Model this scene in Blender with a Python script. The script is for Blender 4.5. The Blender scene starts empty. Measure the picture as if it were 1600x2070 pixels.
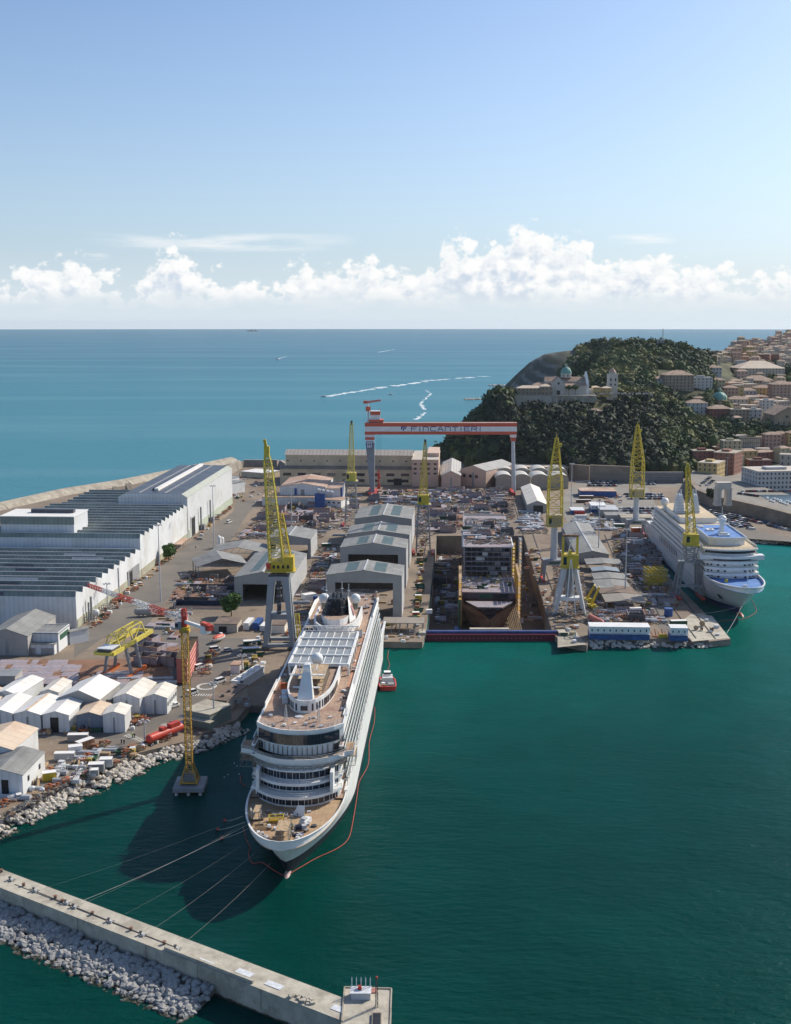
import bpy, math, random
import numpy as np
from mathutils import Vector, Matrix
from mathutils.geometry import tessellate_polygon
rnd = random.Random(11)
sc = bpy.context.scene
# ---------------------------------------------------------------- camera, sky, sun, exposure
CAMH = 150.0; PITCH = math.radians(9.28); FPX = 2350.0
cam = bpy.data.cameras.new('camera'); camo = bpy.data.objects.new('camera', cam)
sc.collection.objects.link(camo); sc.camera = camo
camo.location = (0, 0, CAMH); camo.rotation_euler = (math.pi/2 - PITCH, 0, 0)
cam.sensor_fit = 'HORIZONTAL'; cam.sensor_width = 36; cam.lens = 36*FPX/1600
cam.clip_start = 1; cam.clip_end = 200000
SUN_EL = math.radians(36); SUN_AZ = math.radians(52)      # azimuth clockwise from +Y
sun = bpy.data.lights.new('sun', 'SUN'); suno = bpy.data.objects.new('sun', sun)
sc.collection.objects.link(suno)
sun.energy = 5.0; sun.angle = math.radians(.53); sun.color = (1, .915, .78)
sdir = Vector((math.sin(SUN_AZ)*math.cos(SUN_EL), math.cos(SUN_AZ)*math.cos(SUN_EL), math.sin(SUN_EL)))
suno.rotation_euler = sdir.to_track_quat('Z', 'Y').to_euler()
sc.view_settings.view_transform = 'Standard'; sc.view_settings.look = 'None'
sc.view_settings.exposure = 0.0; sc.view_settings.gamma = 1

def nd(nt, t, **k):
    n = nt.nodes.new(t)
    for a, b in k.items(): setattr(n, a, b)
    return n
def lk(nt, a, b): nt.links.new(a, b)
def mth(nt, op, a, b=None, c=None, clamp=False):
    n = nd(nt, 'ShaderNodeMath', operation=op); n.use_clamp = clamp
    for i, v in enumerate((a, b, c)):
        if v is None: continue
        if isinstance(v, (int, float)): n.inputs[i].default_value = v
        else: lk(nt, v, n.inputs[i])
    return n.outputs[0]
def mixc(nt, f, a, b, blend='MIX'):
    n = nd(nt, 'ShaderNodeMix', data_type='RGBA', blend_type=blend)
    for i, v in ((0, f), (6, a), (7, b)):
        if isinstance(v, (int, float)): n.inputs[i].default_value = v
        elif isinstance(v, tuple): n.inputs[i].default_value = (*v[:3], 1)
        else: lk(nt, v, n.inputs[i])
    return n.outputs[2]
def smooth(nt, v, a, b):
    n = nd(nt, 'ShaderNodeMapRange', interpolation_type='SMOOTHSTEP')
    lk(nt, v, n.inputs[0]); n.inputs[1].default_value = a; n.inputs[2].default_value = b
    return n.outputs[0]

world = bpy.data.worlds.new("World"); sc.world = world; world.use_nodes = True
wt = world.node_tree; wt.nodes.clear()
wo = nd(wt, 'ShaderNodeOutputWorld'); bg = nd(wt, 'ShaderNodeBackground')
tc = nd(wt, 'ShaderNodeTexCoord'); sx = nd(wt, 'ShaderNodeSeparateXYZ')
lk(wt, tc.outputs['Generated'], sx.inputs[0])
zc = mth(wt, 'MAXIMUM', sx.outputs[2], .012)
cb = nd(wt, 'ShaderNodeCombineXYZ'); lk(wt, sx.outputs[0], cb.inputs[0]); lk(wt, sx.outputs[1], cb.inputs[1]); lk(wt, zc, cb.inputs[2])
sky = nd(wt, 'ShaderNodeTexSky', sky_type='NISHITA'); sky.sun_disc = False
sky.sun_elevation = SUN_EL; sky.sun_rotation = SUN_AZ
sky.altitude = 150; sky.air_density = .9; sky.dust_density = 1.5; sky.ozone_density = 3.0
lk(wt, cb.outputs[0], sky.inputs[0])
# clouds low over the horizon: az in radians from +Y, el = elevation
az = mth(wt, 'ARCTAN2', sx.outputs[0], sx.outputs[1]); el = mth(wt, 'ARCSINE', sx.outputs[2])
def noise(nt, vec, scale, det=6, rough=.55, lac=2.0, dim='3D'):
    n = nd(nt, 'ShaderNodeTexNoise', noise_dimensions=dim)
    n.inputs['Scale'].default_value = scale; n.inputs['Detail'].default_value = det
    n.inputs['Roughness'].default_value = rough; n.inputs['Lacunarity'].default_value = lac
    if vec is not None: lk(nt, vec, n.inputs['Vector'])
    return n.outputs[0]
def cvec(x, y, z=0.0):
    c = nd(wt, 'ShaderNodeCombineXYZ')
    for i, v in enumerate((x, y, z)):
        if isinstance(v, (int, float)): c.inputs[i].default_value = v
        else: lk(wt, v, c.inputs[i])
    return c.outputs[0]
def clouddens(dx, dy):
    a = mth(wt, 'ADD', az, dx); e = mth(wt, 'ADD', el, dy)
    p = cvec(a, mth(wt, 'MULTIPLY', e, 1.25), 1.7)
    n1 = noise(wt, p, 30, 8, .6, 2.1)
    vo = nd(wt, 'ShaderNodeTexVoronoi', feature='SMOOTH_F1'); vo.inputs['Scale'].default_value = 62
    vo.inputs['Detail'].default_value = 2.5; vo.inputs['Roughness'].default_value = .55; vo.inputs['Smoothness'].default_value = .35
    lk(wt, p, vo.inputs['Vector'])
    # profile of the cloud tops along azimuth
    fc = nd(wt, 'ShaderNodeFloatCurve')
    lk(wt, mth(wt, 'MULTIPLY_ADD', a, 1/.8, .5), fc.inputs[1])
    cu = fc.mapping.curves[0]
    H = [(0,.42),(.05,.58),(.09,.66),(.13,.50),(.16,.42),(.175,.30),(.2,.74),(.235,.72),(.26,.48),(.32,.56),(.345,.36),(.37,.58),(.44,.62),(.50,.64),
         (.53,.62),(.54,.62),(.56,.72),(.60,.86),(.63,.90),(.66,1.0),(.69,.94),(.74,.84),(.76,.62),(.80,.72),(.84,.60),(.9,.50),(1,.44)]
    P = []
    for t, h in H:                       # t across the photograph's width
        aa = math.atan((t-.5)*1600/FPX); P.append((aa/.8+.5, h))
    while len(cu.points) < len(P)+2: cu.points.new(.5, .5)
    P = [(0, .4)] + P + [(1, .4)]
    for q, (x, y) in zip(cu.points, P): q.location = (x, y)
    fc.mapping.update()
    top = mth(wt, 'MULTIPLY', fc.outputs[0], .078)
    d = mth(wt, 'SUBTRACT', top, e)                                  # >0 below the tops
    d = mth(wt, 'MULTIPLY_ADD', d, 40, .62)
    d = mth(wt, 'ADD', d, mth(wt, 'MULTIPLY', mth(wt, 'SUBTRACT', n1, .5), 3.0))
    d = mth(wt, 'ADD', d, mth(wt, 'MULTIPLY', mth(wt, 'SUBTRACT', .45, vo.outputs[0]), 1.15))
    return d
d0 = clouddens(0.0, 0.0); d1 = clouddens(.0055, .0085)
mask = smooth(wt, d0, -.04, .42)
base = smooth(wt, el, .010, .030)                                     # the bases melt into the horizon haze
basen = smooth(wt, mth(wt, 'ADD', el, mth(wt, 'MULTIPLY', mth(wt, 'SUBTRACT', noise(wt, cvec(az, mth(wt, 'MULTIPLY', el, 3.0)), 22, 5), .5), .03)), .006, .030)
mask = mth(wt, 'MULTIPLY', mask, basen)
# thin streak clouds above
st = noise(wt, cvec(mth(wt, 'MULTIPLY', az, 1.0), mth(wt, 'MULTIPLY', el, 9.0), 5.0), 9, 7, .62)
def bump1(v, c, w): return mth(wt, 'SUBTRACT', 1.0, mth(wt, 'POWER', mth(wt, 'DIVIDE', mth(wt, 'SUBTRACT', v, c), w), 2), clamp=True)
s1 = mth(wt, 'MULTIPLY', bump1(az, -.145, .115), bump1(el, .0655, .0085))
s2 = mth(wt, 'MULTIPLY', bump1(az, .205, .03), bump1(el, .0675, .0045))
s3 = mth(wt, 'MULTIPLY', bump1(az, -.255, .02), bump1(el, .0535, .005))
sm = mth(wt, 'ADD', mth(wt, 'ADD', s1, s2), mth(wt, 'MULTIPLY', s3, 1.3))
sm = mth(wt, 'MULTIPLY', sm, smooth(wt, st, .38, .62), clamp=True)
mask = mth(wt, 'MAXIMUM', mask, mth(wt, 'MULTIPLY', sm, .75))
shade = smooth(wt, mth(wt, 'SUBTRACT', d1, d0), -.95, .45)         # denser towards the sun: shaded side
shade = mth(wt, 'MULTIPLY', shade, smooth(wt, d0, .1, 1.0))
ccol = mixc(wt, shade, (10.3, 10.3, 10.2), (6.3, 7.2, 8.4))
ccol = mixc(wt, mth(wt, 'SUBTRACT', 1.0, smooth(wt, el, .006, .030)), ccol, (8.4, 8.8, 9.2))
# milky air low in the sky
hz = mth(wt, 'POWER', mth(wt, 'SUBTRACT', 1.0, mth(wt, 'DIVIDE', el, .34), clamp=True), 2.3)
skyc = mixc(wt, 1.0, sky.outputs[0], (1.30, 1.38, 1.46), 'MULTIPLY')
skyc = mixc(wt, mth(wt, 'MULTIPLY', hz, .80), skyc, (6.0, 7.5, 9.0))
skyc = mixc(wt, mth(wt, 'MULTIPLY', mth(wt, 'SUBTRACT', 1.0, smooth(wt, el, .0, .07)), .6), skyc, (8.0, 8.9, 9.4))
fin = mixc(wt, mth(wt, 'MULTIPLY', mask, .96), skyc, ccol)
bg2 = nd(wt, 'ShaderNodeBackground'); mxs = nd(wt, 'ShaderNodeMixShader')       # clouds only worked out where they are
lk(wt, fin, bg2.inputs[0]); lk(wt, skyc, bg.inputs[0])
for q in (bg, bg2): q.inputs[1].default_value = .098
zone = mth(wt, 'MULTIPLY', mth(wt, 'LESS_THAN', mth(wt, 'ABSOLUTE', az), .62), mth(wt, 'MULTIPLY', mth(wt, 'LESS_THAN', el, .105), mth(wt, 'GREATER_THAN', el, .004)))
lk(wt, zone, mxs.inputs[0]); lk(wt, bg.outputs[0], mxs.inputs[1]); lk(wt, bg2.outputs[0], mxs.inputs[2])
lk(wt, mxs.outputs[0], wo.inputs[0])
world.cycles.sampling_method = 'MANUAL'; world.cycles.sample_map_resolution = 128

# ---------------------------------------------------------------- places: a point of the picture on a level plane
def at(px, py, z=3.0):
    a = (px-800)/FPX; b = -(py-1035)/FPX
    dy = math.cos(PITCH)+b*math.sin(PITCH); dz = -math.sin(PITCH)+b*math.cos(PITCH)
    t = (z-CAMH)/dz
    return Vector((a*t, dy*t, z))
def hat(px, py, pt, z=3.0):           # height of something standing at px,py whose top shows at pt
    p = at(px, py, z); q = math.atan((pt-1035)/FPX)+PITCH
    return CAMH - p.y*math.tan(q) - z

# ---------------------------------------------------------------- materials
MATS = {}
def mat(name, c, r=.65, var=.18, sc_=.25, c2=None, amt=.5, sc2=.06, metal=0, bump=0, corr=None, line=None, spec=.5, wet=None):
    if name in MATS: return MATS[name]
    m = bpy.data.materials.new(name); m.use_nodes = True; nt = m.node_tree
    b = nt.nodes['Principled BSDF']; b.inputs['Roughness'].default_value = r; b.inputs['Metallic'].default_value = metal
    b.inputs['Specular IOR Level'].default_value = spec
    t = nd(nt, 'ShaderNodeTexCoord'); V = t.outputs['Object']
    n1 = noise(nt, V, sc_, 6, .62)
    lo = tuple(x*(1-var) for x in c); hi = tuple(min(.95, x*(1+var)) for x in c)
    col = mixc(nt, smooth(nt, n1, .3, .7), lo, hi)
    if c2:
        n2 = noise(nt, V, sc2, 8, .68)
        col = mixc(nt, mth(nt, 'MULTIPLY', smooth(nt, n2, .48, .62), amt), col, c2)
    if corr:                            # (axis, period, strength)
        s = nd(nt, 'ShaderNodeSeparateXYZ'); lk(nt, V, s.inputs[0])
        w = mth(nt, 'SINE', mth(nt, 'MULTIPLY', s.outputs[corr[0]], 2*math.pi/corr[1]))
        w = smooth(nt, w, .2, .95)
        col = mixc(nt, mth(nt, 'MULTIPLY', w, corr[2]), col, tuple(x*.45 for x in c))
    if wet is not None:                 # weed and wet stone just above the water
        g = nd(nt, 'ShaderNodeNewGeometry'); s = nd(nt, 'ShaderNodeSeparateXYZ'); lk(nt, g.outputs['Position'], s.inputs[0])
        zz = mth(nt, 'ADD', s.outputs[2], mth(nt, 'MULTIPLY', mth(nt, 'SUBTRACT', noise(nt, g.outputs['Position'], .4, 3), .5), 1.2))
        col = mixc(nt, mth(nt, 'SUBTRACT', 1.0, smooth(nt, zz, wet-.25, wet+.25)), col, (.045,.042,.028))
    if line:
        s = nd(nt, 'ShaderNodeSeparateXYZ'); lk(nt, V, s.inputs[0])
        w = mth(nt, 'SINE', mth(nt, 'MULTIPLY', s.outputs[line[0]], 2*math.pi/line[1]))
        col = mixc(nt, mth(nt, 'MULTIPLY', smooth(nt, w, .93, .99), line[2]), col, tuple(x*.4 for x in c))
    lk(nt, col, b.inputs['Base Color'])
    if bump:
        bn = nd(nt, 'ShaderNodeBump'); bn.inputs['Strength'].default_value = bump; bn.inputs['Distance'].default_value = .3
        lk(nt, noise(nt, V, sc_*6, 5), bn.inputs['Height']); lk(nt, bn.outputs[0], b.inputs['Normal'])
    MATS[name] = m; return m
white = mat('white_paint', (.76,.76,.74), .5, .05, .2, (.62,.60,.55), .35, .15)
shipw = mat('ship_white', (.78,.78,.76), .4, .05, .5, (.58,.50,.42), .35, .25)
wall_w = mat('white_cladding', (.66,.68,.69), .55, .06, .08, (.47,.46,.41), .5, .05, corr=(0,2.4,.20))
roof_g = mat('grey_green_roof', (.20,.22,.21), .6, .18, .12, (.12,.13,.12), .5, .08, line=(1,6.0,.5))
grey_r = mat('grey_roof', (.25,.25,.235), .65, .14, .15, (.16,.15,.14), .55, .1, line=(0,4.0,.3))
cream_r = mat('cream_roof', (.74,.70,.62), .6, .05, .15, (.58,.50,.40), .5, .09, line=(1,5.0,.35))
white_r = mat('white_roof', (.80,.78,.74), .6, .05, .15, (.66,.62,.56), .5, .07, line=(1,5.0,.3))
tan_r = mat('tan_roof', (.66,.53,.40), .7, .08, .15, (.50,.33,.22), .5, .08, line=(1,4.0,.3))
rust_r = mat('rusty_roof', (.42,.27,.19), .8, .2, .12, (.55,.45,.38), .6, .07, line=(0,4.0,.4))
tile_r = mat('terracotta_roof', (.38,.27,.20), .85, .25, .2, (.28,.17,.11), .5, .08)
browng = mat('brown_roof', (.18,.13,.10), .85, .2, .2)
cream_w = mat('cream_wall', (.56,.47,.33), .8, .1, .1, (.40,.33,.24), .5, .06)
peach_w = mat('peach_wall', (.58,.42,.33), .8, .08, .1, (.46,.36,.28), .4, .06)
grey_w = mat('grey_wall', (.36,.35,.33), .75, .1, .1, (.30,.29,.27), .5, .07)
solar = mat('solar_roof', (.06,.065,.08), .4, .2, .1, (.12,.12,.13), .5, .06, line=(1,3.2,.6))
dark = mat('dark_opening', (.012,.013,.016), .5, .3)
glass = mat('dark_glass', (.02,.025,.04), .12, .3, spec=.9)
glassb = mat('blue_glass', (.03,.06,.12), .1, .3, spec=.9)
boxy = mat('faded_yellow', (.36,.27,.06), .7, .3, .5)
boxo = mat('faded_orange', (.33,.13,.06), .7, .3, .5)
yellow = mat('yellow_paint', (.58,.44,.03), .5, .15, .5, (.35,.25,.06), .4, .3)
lemon = mat('lemon_paint', (.60,.50,.08), .5, .12, .4, (.40,.32,.10), .4, .3)
ochre = mat('ochre_steel', (.48,.28,.05), .6, .2, .5)
redp = mat('red_paint', (.52,.05,.03), .5, .15, .3, (.35,.08,.05), .4, .2)
orangep = mat('orange_paint', (.55,.13,.03), .6, .2, .5)
redo = mat('crane_red', (.58,.10,.05), .5, .08, .1)
bluep = mat('blue_paint', (.03,.09,.28), .5, .2, .4)
greenp = mat('green_paint', (.025,.09,.05), .6, .25, .5)
steel = mat('grey_steel', (.27,.28,.29), .55, .15, .4, (.16,.14,.12), .4, .2)
steeld = mat('dark_steel', (.07,.07,.075), .6, .3, .4, (.12,.08,.06), .5, .2)
lgrey = mat('light_steel', (.50,.51,.52), .5, .1, .3)
rust = mat('rust', (.20,.10,.06), .85, .35, .8, (.30,.20,.13), .5, .3)
mauve = mat('primed_plate', (.30,.27,.30), .7, .25, .5, (.36,.20,.14), .45, .25)
plank = mat('plank_deck', (.42,.29,.17), .8, .18, .8, (.30,.16,.10), .45, .2, line=(0,1.2,.35))
deckb = mat('unfinished_deck', (.36,.25,.18), .85, .3, 1.2, (.22,.11,.09), .6, .35)
deckblue = mat('blue_deck', (.07,.20,.50), .6, .12, .3, (.20,.32,.55), .4, .2)
track = mat('track_deck', (.45,.24,.15), .8, .15, .5)
conc = mat('concrete', (.38,.34,.27), .85, .18, .2, (.22,.19,.15), .65, .12, bump=.2, wet=.4)
concl = mat('pale_concrete', (.46,.42,.34), .85, .16, .3, (.27,.235,.185), .65, .14, bump=.3, wet=.5)
concd = mat('dark_concrete', (.24,.21,.17), .9, .2, .1, (.13,.11,.09), .6, .08)
wood = mat('timber', (.42,.30,.18), .8, .3, 1)
pink = mat('pink_primer', (.74,.33,.29), .7, .08, .2)
pinkd = mat('dark_pink_primer', (.40,.11,.09), .7, .1, .3)
tarp = mat('pale_tarp', (.62,.64,.66), .6, .15, 1)
tyre = mat('black_rubber', (.02,.02,.02), .8, .2)
copper = mat('copper_dome', (.16,.34,.29), .6, .2, .5)
stone_w = mat('pale_stone', (.50,.45,.38), .85, .12, .1, (.36,.31,.26), .5, .1)
brick_w = mat('brick_wall', (.30,.14,.10), .9, .15, .3)
tanst = mat('tan_stone', (.36,.28,.20), .9, .15, .1, (.26,.19,.14), .5, .08)
rock_g = mat('armour_rock_grey', (.34,.335,.325), .9, .28, .15, (.15,.14,.13), .6, .3, bump=.5, wet=.35)
rock_m = mat('armour_rock', (.52,.48,.42), .9, .28, .15, (.30,.25,.20), .6, .3, bump=.5, wet=.35)
bark = mat('bark', (.10,.07,.05), .95, .3, 1)
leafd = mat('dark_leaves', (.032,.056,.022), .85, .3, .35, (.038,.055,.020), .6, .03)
leafx = mat('shaded_evergreen_leaves', (.018,.031,.015), .85, .35, .2, (.030,.042,.018), .5, .04)  # darker leaf copy, the front slope's shade put into its colour
leafm = mat('mid_leaves', (.070,.100,.030), .85, .3, .35, (.075,.085,.028), .6, .05)
leafo = mat('olive_leaves', (.150,.155,.050), .85, .3, .35, (.11,.095,.035), .4, .05)
leafy = mat('bright_leaves', (.07,.14,.025), .8, .45, .6, (.04,.08,.02), .6, .3)
skin = mat('skin', (.45,.28,.2), .7, .1)
navy = mat('navy_cloth', (.02,.03,.06), .9, .2)
hivis = mat('hi_vis_cloth', (.45,.65,.04), .8, .1)

# ---------------------------------------------------------------- mesh builder
class MB:
    def __init__(s): s.v = []; s.f = []; s.m = []; s.mats = []
    def mi(s, m):
        if m not in s.mats: s.mats.append(m)
        return s.mats.index(m)
    def add(s, vs, fs, m):
        o = len(s.v); s.v += [tuple(v) for v in vs]; k = s.mi(m)
        for f in fs: s.f.append(tuple(i+o for i in f)); s.m.append(k)
    def bx(s, x0, x1, y0, y1, z0, z1, m, rz=0, c=None):
        vs = [(x, y, z) for z in (z0, z1) for x, y in ((x0, y0), (x1, y0), (x1, y1), (x0, y1))]
        if rz:
            cx, cy = c if c else ((x0+x1)/2, (y0+y1)/2); C, S = math.cos(rz), math.sin(rz)
            vs = [(cx+(x-cx)*C-(y-cy)*S, cy+(x-cx)*S+(y-cy)*C, z) for x, y, z in vs]
        s.add(vs, [(0,3,2,1),(4,5,6,7),(0,1,5,4),(1,2,6,5),(2,3,7,6),(3,0,4,7)], m)
    def bar(s, p, q, w, m, w2=None):
        p = Vector(p); q = Vector(q); d = (q-p)
        if d.length < 1e-6: return
        d.normalize(); u = d.cross(Vector((0,0,1)))
        if u.length < 1e-3: u = Vector((1,0,0))
        u.normalize(); v = d.cross(u); h = w/2; h2 = (w2 or w)/2
        vs = [p+u*h+v*h, p-u*h+v*h, p-u*h-v*h, p+u*h-v*h, q+u*h2+v*h2, q-u*h2+v*h2, q-u*h2-v*h2, q+u*h2-v*h2]
        s.add(vs, [(0,1,2,3),(7,6,5,4),(0,4,5,1),(1,5,6,2),(2,6,7,3),(3,7,4,0)], m)
    def cyl(s, p, q, r0, r1, m, n=12, cap=True):
        p = Vector(p); q = Vector(q); d = (q-p).normalized(); u = d.cross(Vector((0,0,1)))
        if u.length < 1e-3: u = Vector((1,0,0))
        u.normalize(); v = d.cross(u)
        vs = [p+(u*math.cos(2*math.pi*i/n)+v*math.sin(2*math.pi*i/n))*r0 for i in range(n)]+[q+(u*math.cos(2*math.pi*i/n)+v*math.sin(2*math.pi*i/n))*r1 for i in range(n)]
        fs = [(i, i+n, (i+1)%n+n, (i+1)%n) for i in range(n)]
        if cap: fs += [tuple(range(n)), tuple(range(2*n-1, n-1, -1))]
        s.add(vs, fs, m)
    def tube(s, pts, r, m, n=6):
        for a, b in zip(pts, pts[1:]): s.cyl(a, b, r, r, m, n)
    def sph(s, c, r, m, nu=16, nv=10, sz=1.0, v0=0.0, v1=1.0):
        vs = []; fs = []
        for j in range(nv+1):
            th = math.pi*(v0+(v1-v0)*j/nv)
            for i in range(nu):
                ph = 2*math.pi*i/nu
                vs.append((c[0]+r*math.sin(th)*math.cos(ph), c[1]+r*math.sin(th)*math.sin(ph), c[2]+r*sz*math.cos(th)))
        for j in range(nv):
            for i in range(nu):
                fs.append((j*nu+i, (j+1)*nu+i, (j+1)*nu+(i+1)%nu, j*nu+(i+1)%nu))
        s.add(vs, fs, m)
    def prism(s, poly, z0, z1, m, mt=None, top=True):
        n = len(poly); zz0 = z0 if callable(z0) else (lambda x, y: z0); zz1 = z1 if callable(z1) else (lambda x, y: z1)
        vs = [(p[0], p[1], zz0(*p[:2])) for p in poly]+[(p[0], p[1], zz1(*p[:2])) for p in poly]
        s.add(vs, [(i, (i+1)%n, (i+1)%n+n, i+n) for i in range(n)], m)
        tri = tessellate_polygon([[Vector((p[0], p[1], 0)) for p in poly]])
        if top: s.add(vs, [tuple(i+n for i in t) for t in tri]+[tuple(reversed(t)) for t in tri], mt or m)
    def quad(s, a, b, c, d, m): s.add([a, b, c, d], [(0,1,2,3)], m)
    def lattice(s, p, q, w0, w1, n, m, cw=.35, dw=.2, up=None):
        p = Vector(p); q = Vector(q); d = (q-p).normalized()
        u = d.cross(Vector((0,1,0) if abs(d.z) > .7 else (0,0,1))).normalized(); v = d.cross(u)
        def ring(t):
            c = p+(q-p)*t; w = (w0+(w1-w0)*t)/2
            return [c+u*w+v*w, c-u*w+v*w, c-u*w-v*w, c+u*w-v*w]
        R = [ring(i/n) for i in range(n+1)]
        for k in range(4): s.bar(R[0][k], R[n][k], cw, m)
        for i in range(n):
            for k in range(4):
                j = (k+1)%4
                s.bar(R[i+1][k], R[i+1][j], dw, m)
                a, b = (k, j) if (i+k)%2 else (j, k)
                s.bar(R[i][a], R[i+1][b], dw, m)
    def mesh(s, name, smooth=False):
        me = bpy.data.meshes.new(name); me.from_pydata(s.v, [], s.f)
        for m in s.mats: me.materials.append(m)
        me.polygons.foreach_set('material_index', s.m)
        if smooth: me.polygons.foreach_set('use_smooth', [True]*len(s.f))
        me.update(); return me
    def build(s, name, parent=None, loc=None, rz=0, smooth=False, label=None):
        o = bpy.data.objects.new(name, s.mesh(name, smooth)); sc.collection.objects.link(o)
        if parent: o.parent = parent
        if loc is not None: o.location = loc
        if rz: o.rotation_euler = (0, 0, rz)
        if label: o['label'] = label
        return o
def tag(o, label, cat, group=None):
    o['label'] = label; o['category'] = cat
    if group: o['group'] = group
    return o
def thing(name, label, cat, loc=(0,0,0), rz=0, group=None):
    o = bpy.data.objects.new(name, None); sc.collection.objects.link(o); o.empty_display_size = 1
    o.location = loc; o.rotation_euler = (0, 0, rz); return tag(o, label, cat, group)
def struct(o, k='structure'): o['kind'] = k; return o
def inst(name, me, parent=None, loc=(0,0,0), rz=0, s=None):
    o = bpy.data.objects.new(name, me); sc.collection.objects.link(o)
    if parent: o.parent = parent
    o.location = loc; o.rotation_euler = (0, 0, rz)
    if s is not None: o.scale = (s, s, s) if isinstance(s, (int, float)) else s
    return o
FOOT = []                                   # footprints kept free of clutter
def infoot(x, y):
    for P in FOOT:
        c = False; n = len(P)
        for i in range(n):
            (x1, y1), (x2, y2) = P[i], P[(i+1)%n]
            if (y1 > y) != (y2 > y) and x < (x2-x1)*(y-y1)/(y2-y1)+x1: c = not c
        if c: return True
    return False
def inpoly(x, y, P):
    c = False; n = len(P)
    for i in range(n):
        (x1, y1), (x2, y2) = P[i], P[(i+1)%n]
        if (y1 > y) != (y2 > y) and x < (x2-x1)*(y-y1)/(y2-y1)+x1: c = not c
    return c

# ---------------------------------------------------------------- sea
DU = Vector((.053, 1, 0)).normalized(); DR = Vector((DU.y, -DU.x, 0))       # axes of the dock and the moored ships
DOCK = [(15.0, 541), (75.5, 541), (89.5, 797), (28.6, 797)]
def water_mat():
    m = bpy.data.materials.new('sea_water'); m.use_nodes = True; nt = m.node_tree; b = nt.nodes['Principled BSDF']
    g = nd(nt, 'ShaderNodeNewGeometry'); s = nd(nt, 'ShaderNodeSeparateXYZ'); lk(nt, g.outputs['Position'], s.inputs[0])
    n = noise(nt, g.outputs['Position'], .006, 4, .6)
    # deeper harbour green, turquoise shelf outside the yard, blue far out
    yy = mth(nt, 'ADD', s.outputs[1], mth(nt, 'MULTIPLY', mth(nt, 'SUBTRACT', n, .5), 120))
    har = mixc(nt, smooth(nt, yy, 300, 640), (.0003,.036,.028), (.0010,.100,.076))
    har = mixc(nt, smooth(nt, yy, 560, 860), har, (.006,.150,.140))
    sea = mixc(nt, smooth(nt, s.outputs[1], 1000, 6000), (.055,.200,.255), (.058,.155,.225))
    sea = mixc(nt, smooth(nt, s.outputs[1], 4000, 24000), sea, (.055,.130,.200))
    stk = nd(nt, 'ShaderNodeMapping'); stk.inputs['Scale'].default_value = (.0006, .004, 1); lk(nt, g.outputs['Position'], stk.inputs[0])
    n3 = noise(nt, stk.outputs[0], 1.0, 6, .6)
    sea = mixc(nt, mth(nt, 'MULTIPLY', smooth(nt, n3, .42, .66), .6), sea, (.10,.24,.29))
    npt = noise(nt, g.outputs['Position'], .016, 4, .6)
    har = mixc(nt, mth(nt, 'MULTIPLY', smooth(nt, npt, .42, .62), .5), har, mixc(nt, 1.0, har, (1.35,1.35,1.45), 'MULTIPLY'))  # lighter patches put wind glints into the harbour colour
    isout = mth(nt, 'MAXIMUM', smooth(nt, s.outputs[1], 880, 960), smooth(nt, mth(nt, 'MULTIPLY', s.outputs[0], -1.0), 190, 230))
    wcol = mixc(nt, isout, har, sea); df = nd(nt, 'ShaderNodeBsdfDiffuse'); lk(nt, wcol, df.inputs[0])
    gl = nd(nt, 'ShaderNodeBsdfGlossy'); gl.inputs['Roughness'].default_value = .16; gl.inputs[0].default_value = (.62,.9,1,1)
    mp = nd(nt, 'ShaderNodeMapping'); mp.inputs['Scale'].default_value = (.30, .62, 1); mp.inputs['Rotation'].default_value = (0,0,.25)
    lk(nt, g.outputs['Position'], mp.inputs[0])
    w = noise(nt, mp.outputs[0], .9, 5, .62)
    w2 = noise(nt, mp.outputs[0], .10, 3, .6)
    hh = mth(nt, 'ADD', w, mth(nt, 'MULTIPLY', w2, 2.2))
    bn = nd(nt, 'ShaderNodeBump'); bn.inputs['Strength'].default_value = .75; bn.inputs['Distance'].default_value = .75
    lk(nt, hh, bn.inputs['Height']); lk(nt, bn.outputs[0], gl.inputs['Normal']); lk(nt, bn.outputs[0], df.inputs['Normal'])
    fr = nd(nt, 'ShaderNodeFresnel'); fr.inputs[0].default_value = 1.33; lk(nt, bn.outputs[0], fr.inputs['Normal'])
    mx = nd(nt, 'ShaderNodeMixShader'); lk(nt, mth(nt, 'MINIMUM', mth(nt, 'MULTIPLY', fr.outputs[0], .36), .20), mx.inputs[0]); lk(nt, df.outputs[0], mx.inputs[1]); lk(nt, gl.outputs[0], mx.inputs[2])
    nt.nodes.remove(b); lk(nt, mx.outputs[0], nt.nodes['Material Output'].inputs[0])
    return m
wat = water_mat()
def sea():
    inner = DOCK; R = 26000.0; n = 96
    outer = [(R*math.sin(2*math.pi*i/n), R*math.cos(2*math.pi*i/n)) for i in range(n)]
    vs = [(*p, 0) for p in inner]+[(*p, 0) for p in outer]; fs = []
    def near(p): return min(range(4), key=lambda k: -( (inner[k][0]-52)*p[0]+(inner[k][1]-669)*p[1] ))
    ks = [near(p) for p in outer]
    for i in range(n):
        j = (i+1)%n
        fs.append((ks[i], 4+j, 4+i))
        if ks[i] != ks[j]: fs.append((ks[i], ks[j], 4+j))
    m = MB(); m.add(vs, fs, wat); return struct(m.build('sea'))
sea()
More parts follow.
